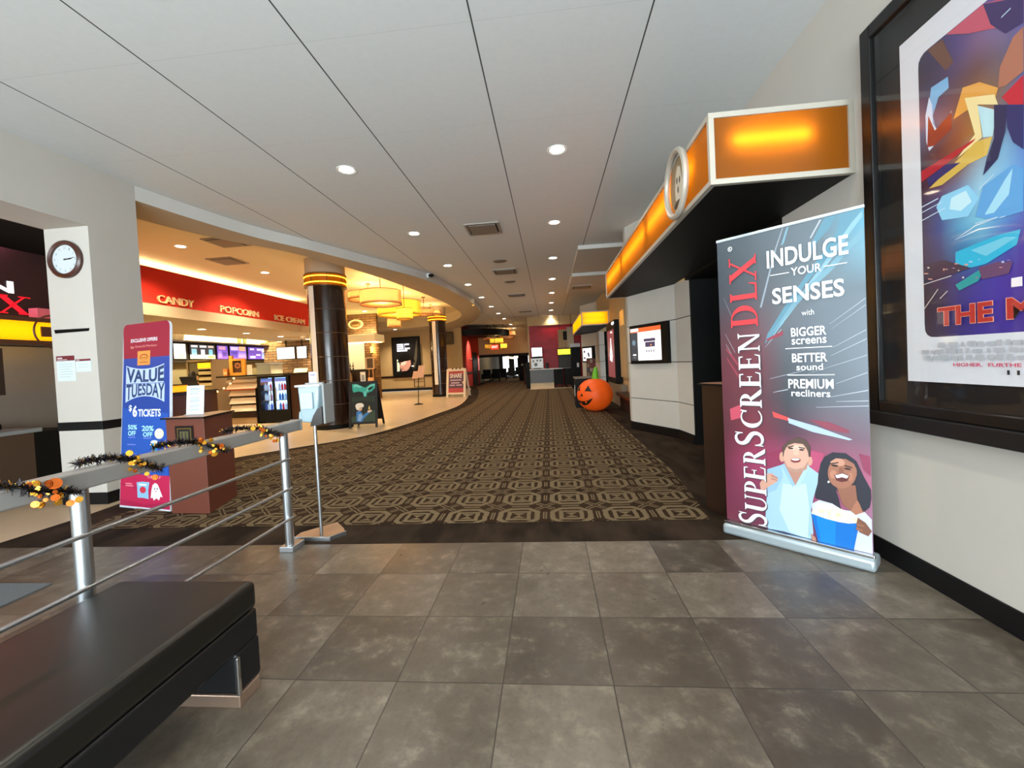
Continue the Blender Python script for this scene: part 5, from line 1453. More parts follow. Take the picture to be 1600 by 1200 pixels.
for tx, u, v, w in (('THE', 0.271, 1.418, 0.265), ('M', 0.594, 1.42, 0.11)):
    P.text(hl, tx, u - 0.004, v - 0.003, w + 0.008, 0.096, 0, 0.05)
    P.text(tr, tx, u, v, w, 0.09, 1, 0.035)
R = random.Random(5)
for v, u0 in ((1.308, 0.272), (1.276, 0.174), (1.243, 0.19)):
    u = u0
    while u < 1.1:
        w = R.uniform(0.012, 0.05)
        P.rect(ink('b3b5ba'), u, u + w, v, v + 0.026 * R.uniform(0.7, 1), 1)
        u += w + R.uniform(0.004, 0.02)
P.text(ink('d0486a'), 'HIGHER.  FURTHE', 0.347, 1.212, 0.30, 0.017, 1, 0.02)
P.text(ink('24242a'), '11', 0.59, 1.178, 0.05, 0.02, 1, 0.02)
P.text(ink('9a9aa0'), 'STUDIOS', 0.3, 2.90, 0.0001, 0.0001, 1, 0) if False else None
P.build('lettering', t)

# ------------------------------------------------------------------ clock and notices on the pillar
t = thing('wall_clock', 'round wall clock with a dark brown rim high on the left pillar', 'clock', (-5.235, 4.181, 2.72))
MB().lathe((-5.235, 4.181, 2.72), [(0.155, -0.002), (0.16, -0.035), (0.185, -0.045), (0.205, -0.03), (0.205, 0.0)], 40, 'y').build('rim', mat('brown_clock_rim', '4a2a20', 0.3), t, True)
MB().lathe((-5.235, 4.181, 2.72), [(0.0, -0.014), (0.158, -0.014)], 36, 'y').build('dial', mat('clock_dial', 'cfd8da', 0.4, var=0), t)
P = Panel((-5.235, 4.166, 2.72), (1, 0, 0), (0, 0, 1), 0.0008)
dk = ink('232628')
for k in range(12):
    a = R90 - k * math.pi / 6
    P.text(ink('8c9698'), str(k if k else 12), 0.125 * math.cos(a) - 0.012, 0.125 * math.sin(a) - 0.013, 0.014 if k < 10 and k else 0.026, 0.026, 1, 0.0)
for a, l, w in ((0.02, 0.08, 0.007), (0.14, 0.115, 0.005)):
    c_, s_ = math.cos(a), math.sin(a)
    P.poly(dk, [(-0.02 * c_ - s_ * -w, -0.02 * s_ + c_ * -w), (l * c_ + s_ * w * 0.5, l * s_ - c_ * w * 0.5), (l * c_ - s_ * w * 0.5, l * s_ + c_ * w * 0.5), (-0.02 * c_ - s_ * w, -0.02 * s_ + c_ * w)], 3)
P.poly(dk, ellipse(0, 0, 0.01, 0.01, 12), 4)
P.build('hands', t)


def notice(u0, u1, v0, v1, hv, label, heads):
    t = thing('wall_notice', label, 'notice', ((u0 + u1) / 2, 4.181, v0), 'paper notices on the clock pillar')
    MB().box(u0, u1, 4.176, 4.181, v0, v1).build('sheet', mat('pale_notice_paper', 'cfdcdc', 0.6, var=0.02), t)
    P = Panel((u0, 4.1755, v0), (1, 0, 0), (0, 0, 1))
    w, h = u1 - u0, v1 - v0
    P.rect(ink('6a1f2a'), 0, w, h - hv, h, 1)
    for (x0, y0, ww, hh) in heads:
        P.rect(ink('e0d8d8'), x0, x0 + ww, h - y0, h - y0 + hh, 2)
    v = h - hv - 0.04
    k = 0
    while v > 0.04:
        P.rect(ink('aebdbe'), 0.03, w - 0.03 - 0.03 * (k % 3 == 2), v, v + 0.006, 1)
        v -= 0.028
        k += 1
    P.build('print', t)


notice(-5.45, -5.225, 1.385, 1.665, 0.055, 'larger white notice with a maroon heading on the clock pillar', ((0.015, 0.03, 0.06, 0.012), (0.015, 0.046, 0.12, 0.006)))
notice(-5.215, -5.03, 1.48, 1.62, 0.022, 'smaller white notice with a maroon heading on the clock pillar', ((0.012, 0.014, 0.04, 0.006),))
tag(MB().add([(-5.435, 4.172, 1.918), (-5.03, 4.172, 1.925), (-5.02, 4.172, 1.955), (-5.445, 4.172, 1.958), (-5.435, 4.181, 1.918), (-5.03, 4.181, 1.925), (-5.02, 4.181, 1.955), (-5.445, 4.181, 1.958)],
             [(3, 2, 1, 0), (4, 5, 6, 7), (0, 1, 5, 4), (1, 2, 6, 5), (2, 3, 7, 6), (3, 0, 4, 7)]).build('tape_strip', mat('black_tape', '0a0a0b', 0.7, spec=0.1)), 'strip of black tape across the clock pillar', 'tape')

# ------------------------------------------------------------------ box office beyond the opening
t = thing('box_office_counter', 'box office counter with grey top and brown front at left edge', 'counter', (-6.6, 3.4, 0))
MB().box(-7.15, -6.42, 1.6, 4.62, 0.08, 0.78).build('front', mat('brown_laminate', '4a382c', 0.45), t)
MB().box(-7.19, -6.40, 1.55, 4.70, 0.775, 0.825).build('worktop', mat('grey_stone_top', '83888a', 0.35), t, bevel=0.006)
MB().box(-7.15, -6.42, 4.62, 5.1, 0.0, 0.775).build('end_panel', M_BLACK, t)
MB().box(-7.15, -6.46, 1.6, 4.62, 0.0, 0.08).build('kick_plate', M_BLACK, t)
MB().box(-6.95, -6.75, 4.2, 4.55, 0.83, 0.90).build('terminal', M_BLACK, t, bevel=0.01)
t = thing('box_office_sign_band', 'glowing yellow sign band with a ring emblem over the box office', 'lit sign', (-6.5, 3.6, 1.9))
MB().box(-6.75, -6.47, 1.6, 5.4, 2.165, 2.22).build('upper_rail', M_BROWN, t)
MB().box(-6.75, -6.45, 1.6, 5.4, 1.875, 1.925).build('lower_rail', M_BROWN, t)
MB().poly([(-6.49, 1.6, 1.92), (-6.49, 5.4, 1.92), (-6.49, 5.4, 2.17), (-6.49, 1.6, 2.17)]).build('yellow_panel', M_AMBERY, t)
A = MB()
for z in (1.99, 2.10):
    A.cyl((-6.62, 1.8, z), (-6.62, 5.3, z), 0.016, n=8)
A.build('tube_lamp', M_TUBEY, t, True)
A = MB()
A.torus((-6.47, 4.95, 2.05), 0.21, 0.012, 'x', 32, 6)
A.build('emblem_ring', M_BROWN, t, True)
MB().box(-6.485, -6.468, 4.82, 5.08, 1.98, 2.11).build('emblem_bar', M_BROWN, t)
t = thing('box_office_fascia', 'dark sign board with white and red letters above the yellow band', 'sign', (-7.1, 3.6, 2.2))
MB().box(-7.2, -7.1, 1.6, 5.85, 2.22, 3.2).build('board', mat('plum_board', '1d1219', 0.4), t)
P = Panel((-7.098, 1.6, 0), (0, 1, 0), (0, 0, 1), 0.004)
P.text(mat('white_lit_letter', 'f0f0f4', 0.4, emit=1.2), 'SUPERSCREEN', 0.55, 2.60, 2.86, 0.16, 2, 0.03)
P.build('white_lettering', t)
P = Panel((-7.098, 1.6, 0), (0, 1, 0), (0, 0, 1), 0.004)
upright_done = False
k = 0
x = 2.55
for ch in 'DLX':
    polys, adv = glyph(ch)
    for pl in polys:
        P.poly(mat('red_lit_letter', 'e01020', 0.4, emit=0.9), [(x + a * 0.42 - 0.05, 2.33 + b * 0.24) for a, b in pl], 2)
    x += adv * 0.42
P.build('red_lettering', t)
tag(MB().box(-7.09, -6.95, 5.15, 5.75, 2.23, 2.42).build('display_card', mat('pink_card', 'c96a80', 0.5)), 'pale pink lit card standing on the yellow band by the pillar', 'card')
light('box_office_glow', 'AREA', (-7.3, 4.4, 3.5), 25, (1.0, 0.25, 0.3), 1.4, (0, 0.35, 0))
tag(MB().obox((-6.42, 4.28, 1.26), (0.02, 0.09, 0), (0, 0, 0.55), (0.03, -0.02, 0)).build('wall_panel', mat('dark_mirror', '2c241e', 0.2)), 'narrow dark panel hanging behind the box office counter at left edge', 'panel')
tag(MB().box(-4.75, -3.41, 1.9, 2.49, 0.002, 0.010).build('floor_mat', mat('grey_mat', '5b6063', 0.85, bump=0.2, scale=60)), 'grey entrance mat on the tiles beyond the handrail', 'mat')

# ------------------------------------------------------------------ screen on the white pillar
PU = Vector((0.53, -1.085, 0)).normalized()
PN = Vector((PU.y, -PU.x, 0))


def pillar_screen(dy, label, kind):
    o = Vector((1.50, 7.945 + dy, 0)) + PN * 0.001
    t = thing('wall_screen', label, 'screen', tuple(o + PU * 0.6 + Vector((0, 0, 1.22))))
    u0, u1, v0, v1 = 0.10, 1.085, 1.21, 1.90
    MB().obox(o + PU * u0 + Vector((0, 0, v0)), PU * (u1 - u0), (0, 0, v1 - v0), PN * 0.06).build('housing', M_BLACK, t, bevel=0.008)
    P = Panel(o + PN * 0.061 + Vector((0, 0, v0)), PU, (0, 0, 1), 0.0006)
    e = 0.75
    whi_ = mat('lit_screen_white', 'e6e4e2', 0.3, emit=e, var=0)
    if kind == 0:
        P.rect(mat('lit_screen_dark', '3a4048', 0.3, emit=0.4, var=0), 0.13, 0.33, 0.06, 0.56, 1)
        P.rect(mat('lit_screen_orange', 'd8562a', 0.3, emit=e, var=0), 0.13, 0.93, 0.56, 0.635, 1)
        P.rect(mat('lit_screen_pale', 'd8c4bc', 0.3, emit=e, var=0), 0.13, 0.36, 0.575, 0.635, 2)
        P.rect(whi_, 0.33, 0.93, 0.06, 0.56, 1)
        d = mat('lit_screen_violet', '4a4060', 0.3, emit=0.3, var=0)
        P.rect(d, 0.49, 0.79, 0.385, 0.435, 2)
        P.rect(d, 0.53, 0.78, 0.29, 0.375, 2)
        P.rect(mat('lit_screen_tan', 'c8905a', 0.3, emit=0.5, var=0), 0.66, 0.70, 0.31, 0.335, 3)
        for k in range(4):
            P.rect(d, 0.55 + 0.06 * k, 0.575 + 0.06 * k, 0.20, 0.24, 2)
        P.poly(mat('lit_screen_blue', '6a8aa0', 0.3, emit=0.3, var=0), ellipse(0.22, 0.38, 0.05, 0.05, 14), 2)
        P.rect(whi_, 0.185, 0.275, 0.15, 0.175, 2)
        P.rect(mat('lit_screen_grey', '8a8e92', 0.3, emit=0.3, var=0), 0.2, 0.26, 0.105, 0.118, 2)
    else:
        P.rect(whi_, 0.16, 0.90, 0.06, 0.62, 1)
        d = mat('lit_screen_violet', '4a4060', 0.3, emit=0.3, var=0)
        for u, v in ((0.24, 0.42), (0.24, 0.14), (0.56, 0.32), (0.6, 0.24)):
            P.rect(d, u, u + 0.13, v, v + 0.10, 2)
    P.build('lit_face', t)


pillar_screen(0, 'black wall screen with white and orange display on the near white pillar', 0)
pillar_screen(11.08, 'black framed white notice on the far pillar above the pumpkin stem', 1)
# ------------------------------------------------------------------ dark columns with lit bands


def dark_column(x, y, r, zb0, zb1, seams, ang, label):
    t = thing('tiled_column', label, 'column', (x, y, 0), 'dark tiled columns')
    t['kind'] = 'thing'
    cs = [0.0] + seams + [zb0 - 0.03]
    A = MB()
    for a, b in zip(cs[:-1], cs[1:]):
        A.lathe((x, y, 0), [(r - 0.006, a), (r, a + 0.006), (r, b - 0.006), (r - 0.006, b)], 40)
    A.build('shaft', mat('dark_brown_glossy_panel', '2b1a11', 0.22, coat=0.3, var=0.15, scale=2), t, True)
    S = MB()
    for z in seams:
        S.torus((x, y, z), r - 0.003, 0.0045, n=40, k=6)
    S.build('seam_ring', mat('pale_seam', '8a7866', 0.35, 0.5), t, True)
    MB().lathe((x, y, 0), [(r + 0.012, 0.0), (r + 0.012, 0.10), (r, 0.105)], 40).build('base_ring', M_BLACK, t, True)
    a = math.radians(ang)
    da = 0.08 / r
    MB().lathe((x, y, 0), [(r + 0.002, 0.55), (r + 0.02, 0.55), (r + 0.02, zb0 - 0.02), (r + 0.002, zb0 - 0.02)], 6, a0=a - da, a1=a + da).build('pale_strip', mat('pale_strip', 'efeee8', 0.35), t, True)
    # lit band
    MB().lathe((x, y, 0), [(r + 0.035, zb0), (r + 0.035, zb1)], 40).build('amber_band', translucent('amber_band_acrylic', 'e8921c', 0.7), t, True)
    T = MB()
    h = zb1 - zb0
    for z in (zb0 + 0.22 * h, zb0 + 0.78 * h):
        T.torus((x, y, z), r + 0.04, 0.013, n=40, k=8)
    T.build('ring_lamp', mat('ring_lamp', 'ffe08a', 0.4, emit=2.2, ecol='ffc420', var=0), t, True)
    R = MB()
    for z in (zb0 - 0.02, zb1 + 0.01):
        R.lathe((x, y, 0), [(r, z - 0.012), (r + 0.05, z - 0.012), (r + 0.05, z + 0.012), (r, z + 0.012)], 40)
    for k in range(8):
        b = a + 0.12 + k * math.pi / 4
        R.cyl((x + (r + 0.038) * math.cos(b), y + (r + 0.038) * math.sin(b), zb0), (x + (r + 0.038) * math.cos(b), y + (r + 0.038) * math.sin(b), zb1), 0.007, n=6)
    R.build('band_frame', mat('bronze_frame', '7a5a34', 0.35, 0.6), t, True)
    MB().lathe((x, y, 0), [(r + 0.02, zb1 + 0.02), (r + 0.02, ZR - 0.001)], 40).build('capital', M_SOFF, t, True)
    return t


dark_column(-5.25, 9.65, 0.425, 3.38, 3.63, [0.02 + 0.56 * k for k in range(1, 6)], -110, 'nearer dark brown tiled column with an amber lit band, by the chalkboard')
dark_column(-4.95, 18.55, 0.365, 3.40, 3.62, [0.02 + 0.56 * k for k in range(1, 6)], -100, 'farther dark brown tiled column with an amber lit band, by the white A-frame')

# ------------------------------------------------------------------ concession lettering
M_LETTER = mat('gold_channel_letter', 'f0dcb4', 0.3, 0.2)
for word, y0, y1, z in (('CANDY', 8.17, 9.07, 2.985), ('POPCORN', 9.85, 11.25, 2.985), ('ICE CREAM', 11.96, 13.5, 2.985)):
    t = thing('channel_lettering', 'gold %s lettering on the red fascia' % word.lower(), 'lettering', (-8.2, (y0 + y1) / 2, z), 'gold words on the red fascia')
    words = word.split()
    vs, fs = text2d(word, 0.0)
    A = MB()
    w = y1 - y0
    f0 = [(-8.155, y0 + x * w, z + 0.01 + y * 0.165) for x, y in vs]
    A.add(f0, fs)
    A.add([(-8.198, b, c) for a, b, c in f0], fs)
    edges = {}
    for f in fs:
        for i in range(len(f)):
            k = (f[i], f[(i + 1) % len(f)])
            edges[tuple(sorted(k))] = edges.get(tuple(sorted(k)), 0) + 1
    A.add(f0 + [(-8.198, b, c) for a, b, c in f0], [(a, b, b + len(vs), a + len(vs)) for (a, b), c in edges.items() if c == 1])
    A.build('letters', M_LETTER, t)

# menu boards ------------------------------------------------------------------
em = 0.9
MENU = [(12.25, 12.75, 'pale menu screen with a red oval, leftmost on the concession wall', [('e8e2da', 0, 1, 0, 1), ('d89a90', 0.35, 0.85, 0.08, 0.28), ('c8a8a0', 0.2, 0.8, 0.6, 0.64), ('c8a8a0', 0.2, 0.7, 0.5, 0.54)]),
        (12.85, 13.95, 'menu screen with three blue cups above popcorn', [('2e2a30', 0, 1, 0.25, 1), ('e8dcb8', 0, 1, 0, 0.28), ('7fb0c0', 0.06, 0.26, 0.2, 0.7), ('b8c8d8', 0.42, 0.58, 0.2, 0.66), ('6aa8c0', 0.74, 0.9, 0.25, 0.68), ('c8ccd0', 0.05, 0.3, 0.8, 0.95), ('c8ccd0', 0.38, 0.65, 0.8, 0.95), ('b0a8a0', 0.72, 0.95, 0.8, 0.95), ('d8c04a', 0.7, 0.95, 0.05, 0.2)]),
        (14.0, 14.55, 'purple menu screen beside the cups screen', [('6a48b0', 0, 1, 0, 1), ('b080a0', 0.15, 0.8, 0.7, 0.95), ('8a70c8', 0.1, 0.4, 0.1, 0.6), ('4a3088', 0.5, 0.9, 0.2, 0.5)]),
        (14.6, 15.5, 'wide purple menu screen with an orange picture', [('6f55b8', 0, 1, 0, 1), ('d89a78', 0.55, 0.95, 0.65, 1), ('b8a8d8', 0.05, 0.5, 0.7, 0.95), ('4f3a98', 0.05, 0.45, 0.1, 0.6), ('9078c8', 0.5, 0.95, 0.1, 0.55)]),
        (15.55, 16.6, 'purple menu screen with white product tiles behind the orange stand', [('5a40a0', 0, 1, 0, 1), ('c8b8e0', 0.1, 0.35, 0.75, 0.9), ('c8b8e0', 0.5, 0.75, 0.72, 0.9), ('d8d0e8', 0.1, 0.4, 0.1, 0.25), ('8a9ac0', 0.78, 1, 0.05, 0.55), ('e8dcc8', 0.78, 1, 0.6, 0.9), ('c8b8e0', 0.45, 0.7, 0.3, 0.42)]),
        (16.7, 17.75, 'plain white menu screen right of the purple screens', [('e6e0dc', 0, 1, 0, 1), ('c0b4b8', 0.3, 0.7, 0.75, 0.8), ('d0b8bc', 0.1, 0.3, 0.1, 0.3), ('c0c0c8', 0.4, 0.6, 0.1, 0.5), ('d0b0b4', 0.7, 0.9, 0.1, 0.35)])]
for y0, y1, lb, rects in MENU:
    t = thing('menu_screen', lb, 'screen', (-11.85, (y0 + y1) / 2, 2.0), 'menu screens over the concession')
    MB().box(-11.98, -11.86, y0, y1, 1.99, 2.53).build('housing', M_BLACK, t, bevel=0.005)
    P = Panel((-11.858, y0 + 0.03, 2.02), (0, 1, 0), (0, 0, 1), 0.002)
    w, h = y1 - y0 - 0.06, 0.48
    for i, (c, a, b, c0, d) in enumerate(rects):
        P.rect(mat('menu_glow_' + c, c, 0.3, emit=em, var=0), a * w, b * w, c0 * h, d * h, 1 + i * 0.3)
    P.build('lit_face', t)
for y0, y1, lb in ((18.0, 18.6, 'white menu screen nearest the stone wall, left of a pair'), (18.65, 18.95, 'white menu screen nearest the stone wall, right of a pair')):
    t = thing('menu_screen', lb, 'screen', (-9.7, y0, 2.0), 'menu screens over the concession')
    MB().box(-10.9 if y0 < 18.3 else -10.05, -10.1 if y0 < 18.3 else -9.6, 15.9, 15.96, 1.93, 2.45).build('housing', M_BLACK, t, bevel=0.005)
    x0, x1 = (-10.9, -10.1) if y0 < 18.3 else (-10.05, -9.6)
    P = Panel((x0 + 0.03, 15.898, 1.96), (1, 0, 0), (0, 0, 1), 0.002)
    P.rect(mat('menu_glow_e6e0dc', 'e6e0dc', 0.3, emit=em, var=0), 0, x1 - x0 - 0.06, 0, 0.46, 1)
    for k in range(3):
        P.rect(mat('menu_glow_c0b4b8', 'c0b4b8', 0.3, emit=em, var=0), 0.06, (x1 - x0) * 0.7, 0.1 + 0.12 * k, 0.13 + 0.12 * k, 2)
    P.build('lit_face', t)
    MB().box((x0 + x1) / 2 - 0.02, (x0 + x1) / 2 + 0.02, 15.93, 15.95, 2.44, 2.705).build('ceiling_rod', M_BLACK, t)
# buckets on the shelf over the screens
struct(MB().box(-12.0, -11.6, 7.7, 18.9, 2.56, 2.60).build('trim_6', M_DARK))
struct(MB().box(-12.0, -11.88, 7.7, 18.9, 1.9, 2.56).build('trim_7', mat('menu_backing', '2a221c', 0.5)))
for i, (y, lb) in enumerate(((12.35, 'dark popcorn bucket on the shelf above the leftmost menu screens'), (15.15, 'pair of cups on the shelf above the purple menu screens'), (16.95, 'dark bucket on the shelf above the white menu screen'))):
    t = thing('bucket', lb, 'bucket', (-11.75, y, 2.60), 'buckets on the concession shelf')
    if i == 1:
        for d in (-0.14, 0.14):
            MB().lathe((-11.75, y + d, 2.60), [(0, 0), (0.05, 0), (0.08, 0.26), (0.0, 0.25)], 16).build('cup', mat('green_cup', '5a6038', 0.4), t, True)
    else:
        MB().lathe((-11.75, y, 2.60), [(0, 0), (0.14, 0), (0.2, 0.27), (0.185, 0.27), (0.14, 0.05), (0, 0.05)], 20).build('tub', mat('dark_tub', '4a3c2c', 0.5), t, True)

# counters ---------------------------------------------------------------------
t = thing('counter_cabinet', 'dark brown high counter end between the cooler and the nearer column', 'counter', (-6.8, 11.2, 0))
MB().box(-7.19, -6.42, 11.0, 11.6, 0.06, 1.33).build('front', mat('dark_counter_wood', '3a2016', 0.35), t)
MB().box(-7.19, -6.46, 11.04, 11.5, 0.0, 0.06).build('kick_plate', mat('kick_cream', 'b79a72', 0.5), t)
tag(MB().box(-9.35, -6.38, 10.95, 11.7, 1.33, 1.375).build('worktop', mat('dark_counter_top', '1c1512', 0.25), bevel=0.006), 'continuous dark worktop over the candy shelves and the lit cooler', 'worktop')
t = thing('serving_counter', 'long dark brown serving counter under the red fascia behind the ticket podium', 'counter', (-9.1, 9.2, 0))
MB().box(-9.3, -8.96, 7.9, 10.5, 0.0, 1.0).build('front', mat('dark_counter_wood', '3a2016', 0.35), t)
MB().box(-9.65, -8.92, 7.9, 10.52, 1.0, 1.04).build('top', mat('dark_counter_top', '1c1512', 0.25), t, bevel=0.006)
t = thing('drinks_cooler', 'black glass-door cooler with lit bottles set in the counter', 'cooler', (-7.66, 11.15, 0))
A = MB()
A.box(-8.14, -7.20, 10.96, 11.35, 0.04, 0.36)
A.box(-8.14, -7.20, 10.96, 11.35, 1.26, 1.325)
A.box(-8.14, -8.05, 10.96, 11.35, 0.36, 1.26)
A.box(-7.29, -7.20, 10.96, 11.35, 0.36, 1.26)
A.box(-7.70, -7.63, 10.96, 11.0, 0.36, 1.26)
A.build('cabinet', M_BLACK, t, bevel=0.004)
MB().box(-8.05, -7.29, 11.3, 11.345, 0.36, 1.26).build('lit_back', mat('cooler_light', 'cfe2f4', 0.4, emit=2.6, ecol='8cbcf4', var=0), t)
for x0, x1 in ((-8.05, -7.70), (-7.63, -7.29)):
    d = MB().box(x0, x1, 10.962, 10.968, 0.36, 1.26).build('glass_door', M_GLASS, t)
    MB().box(x1 - 0.05 if x0 < -8 else x0 + 0.03, x1 - 0.03 if x0 < -8 else x0 + 0.05, 10.93, 10.96, 0.6, 1.0).build('handle', M_GREY, d)
for z in (0.62, 0.90):
    MB().box(-8.05, -7.29, 11.02, 11.3, z, z + 0.015).build('shelf', M_STEEL, t)
MB().box(-8.04, -7.30, 10.975, 11.0, 1.15, 1.25).build('header_panel', mat('cooler_header', '3a62a8', 0.4, emit=0.8, ecol='3a62a8', var=0), t)
BOT = ['b8303a', 'a8c4e0', '2a6ac0', '4a90d8', '3a4ab0', 'b0d0f0', '8ac0e8', '2a4a90']
R = random.Random(9)
bn = 0
for j, z in enumerate((0.362, 0.636, 0.916)):
    for i in range(9):
        x = -8.0 + i * 0.0805 + (0.02 if i > 4 else 0)
        if -7.72 < x < -7.61:
            continue
        c = BOT[(R.randrange(8) if j < 2 else R.choice((0, 1, 4, 0)))]
        t2 = thing('bottle', 'small bottle standing inside the lit cooler', 'bottle', (x, 11.1, z), 'bottles in the lit cooler')
        b = MB().lathe((x, 11.1, z), [(0, 0), (0.03, 0), (0.031, 0.13), (0.013, 0.175), (0.013, 0.2), (0, 0.2)], 12).build('glass_body', mat('bottle_' + c, c, 0.3, emit=0.25, var=0), t2, True)
# candy shelves facing the entrance
t = thing('candy_shelves', 'tiered pale candy shelves beside the cooler', 'shelves', (-8.7, 11.15, 0))
M_SHELF = mat('pale_shelf_board', 'd8c4a8', 0.45)
for k, (z0, z1, dy) in enumerate(((1.18, 1.32, 0.0), (1.0, 1.16, 0.0), (0.80, 0.955, 0.04), (0.58, 0.74, 0.02), (0.36, 0.53, 0.0))):
    MB().obox((-9.12 + 0.02 * k, 11.0 + dy, z0), (0.92 - 0.02 * k, 0, 0), (0, 0.10, z1 - z0), (0, 0.2, -0.03)).build('shelf_front', M_SHELF, t)
MB().box(-9.2, -8.16, 11.25, 11.34, 0.0, 1.32).build('back_board', M_DARK, t)
MB().box(-9.2, -8.16, 10.98, 11.3, 0.18, 0.34).build('plinth', M_DARK, t)
MB().box(-9.18, -8.2, 11.02, 11.3, 0.0, 0.18).build('kick_plate', mat('kick_cream', 'b79a72', 0.5), t)
MB().box(-8.2, -8.165, 10.95, 11.3, 0.0, 1.0).build('side_post', M_BLACK, t)
MB().box(-9.16, -8.2, 10.985, 11.0, 0.965, 0.985).build('red_edge', mat('red_edge', 'a8301c', 0.4), t)
# things on the counters
t = thing('snack_stand', 'orange frame display stand with a round brown badge on the counter', 'display stand', (-8.93, 11.3, 1.375))
A = MB()
A.box(-9.17, -9.07, 11.25, 11.32, 1.375, 1.95)
A.box(-8.80, -8.70, 11.25, 11.32, 1.375, 1.86)
A.box(-9.07, -8.80, 11.25, 11.32, 1.375, 1.46)
A.box(-9.07, -8.80, 11.25, 11.32, 1.80, 1.86)
A.build('frame', mat('orange_board', 'd8922a', 0.5), t)
MB().box(-9.06, -8.80, 11.28, 11.30, 1.46, 1.80).build('backing', mat('brown_board', '4a2614', 0.5), t)
P = Panel((-9.07, 11.279, 1.46), (1, 0, 0), (0, 0, 1), 0.002)
P.poly(ink('b8703a'), ellipse(0.135, 0.2, 0.09, 0.08, 20), 1)
P.poly(ink('6a3418'), ellipse(0.135, 0.2, 0.06, 0.045, 20), 2)
P.build('badge', t)
t = thing('table_card', 'small cream card standing beside the orange display stand', 'card', (-8.51, 11.2, 1.375))
MB().box(-8.59, -8.44, 11.2, 11.206, 1.378, 1.665).build('sheet', mat('cream_card', 'e6d2b8', 0.5), t)
MB().box(-8.6, -8.43, 11.17, 11.24, 1.375, 1.381).build('foot', M_CLEAR, t)
t = thing('snack_box', 'small orange carton on the counter left of the display stand', 'carton', (-9.25, 11.25, 1.375))
MB().box(-9.33, -9.20, 11.2, 11.3, 1.375, 1.58).build('carton', mat('orange_carton', 'c87a34', 0.5), t)
MB().box(-9.32, -9.21, 11.197, 11.2, 1.41, 1.5).build('label', mat('carton_label', 'e6b878', 0.5), t)
t = thing('condiment_dispenser', 'dark dispenser with a yellow-green front on the counter', 'dispenser', (-9.46, 10.3, 1.04))
MB().lathe((-9.46, 10.3, 1.04), [(0, 0), (0.09, 0), (0.09, 0.42), (0.06, 0.5), (0, 0.5)], 18).build('body', mat('dispenser_dark', '2a2418', 0.4), t, True)
MB().box(-9.52, -9.40, 10.20, 10.22, 1.24, 1.4).build('front_label', mat('dispenser_label', '9a9a3a', 0.4), t)
MB().box(-9.55, -9.2, 10.05, 10.4, 1.04, 1.05).build('drip_tray', M_BLACK, t)
t = thing('popcorn_warmer', 'popcorn warmer cabinet with an orange top and steel shelves behind the counter', 'popcorn warmer', (-10.8, 12.0, 0))
A = MB()
A.box(-11.2, -10.35, 12.0, 12.7, 0.0, 1.08)
A.box(-11.2, -11.15, 12.0, 12.7, 1.08, 1.9)
A.box(-10.4, -10.35, 12.0, 12.7, 1.08, 1.9)
A.box(-11.2, -10.35, 12.65, 12.7, 1.08, 1.9)
A.box(-11.2, -10.35, 12.0, 12.7, 1.86, 1.92)
A.build('cabinet', mat('warm_steel', 'a08868', 0.35, 0.6), t, bevel=0.004)
for z in (1.1, 1.28, 1.46, 1.62):
    s_ = MB().box(-10.83, -10.4, 12.02, 12.6, z, z + 0.10).build('shelf', mat('warm_steel_light', 'c8b48c', 0.35, 0.4), t)
MB().box(-10.83, -10.4, 12.005, 12.02, 1.66, 1.82).build('lit_header', mat('orange_lit_panel', 'e8a01c', 0.4, emit=1.4, ecol='f09a10', var=0), t)
MB().box(-11.15, -10.85, 12.05, 12.6, 1.5, 1.85).build('kettle_hood', mat('hood_grey', '6a6048', 0.4, 0.3), t)
for z in (1.12, 1.3):
    MB().box(-11.15, -10.86, 12.03, 12.6, z, z + 0.13).build('popcorn_bin', mat('popcorn_tan', 'a87c4c', 0.7), t)
tag(MB().box(-10.3, -9.9, 11.5, 11.9, 1.04, 1.30).build('glass_case', mat('orange_case', 'd88a1c', 0.4, emit=0.8, ecol='e08a10', var=0)), 'low glowing orange case on the counter behind the white notice', 'display case') if False else None
t = thing('hot_snack_case', 'low glowing orange snack case behind the counter', 'display case', (-9.55, 9.3, 1.04))
MB().box(-9.4, -8.95, 8.3, 9.6, 1.041, 1.20).build('lit_case', mat('orange_case', 'd88a1c', 0.4, emit=0.9, ecol='e08a10', var=0), t, bevel=0.01)
MB().box(-9.42, -8.93, 8.28, 9.62, 1.2, 1.225).build('lid', M_BLACK, t)
t = thing('cash_register', 'dark register terminal on the counter below the menu screens', 'register', (-9.2, 9.9, 1.04))
MB().box(-9.3, -9.0, 9.68, 10.02, 1.04, 1.12).build('base', M_BLACK, t, bevel=0.01)
MB().obox((-9.07, 9.66, 1.11), (0, 0.38, 0), (-0.12, 0, 0.30), (-0.04, 0, -0.01)) if 0 else MB().obox((-9.07, 9.65, 1.11), (0, 0.44, 0), (-0.12, 0, 0.30), (-0.04, 0, -0.01)).build('monitor', M_BLACK, t, bevel=0.008)
t = thing('string_lights', 'string of small round orange lights along the counter edge', 'string lights', (-9.2, 11.0, 1.0))
LP = [(-9.28, 10.99, 1.30), (-9.37, 10.96, 1.16), (-9.52, 10.9, 1.04), (-9.68, 10.85, 0.96), (-9.82, 10.8, 0.86)]
LP = [(x + 0.5, y - 0.08, z + 0.0) for x, y, z in LP]
A = MB()
A.tube([(x, y, z) for x, y, z in LP], 0.006, 6)
A.build('wire', M_BLACK, t)
for x, y, z in LP:
    MB().ball((x, y, z), 0.026, 10, 6).build('bulb', mat('orange_bulb', 'ffb080', 0.4, emit=5, ecol='ff9a58', var=0), t, True)
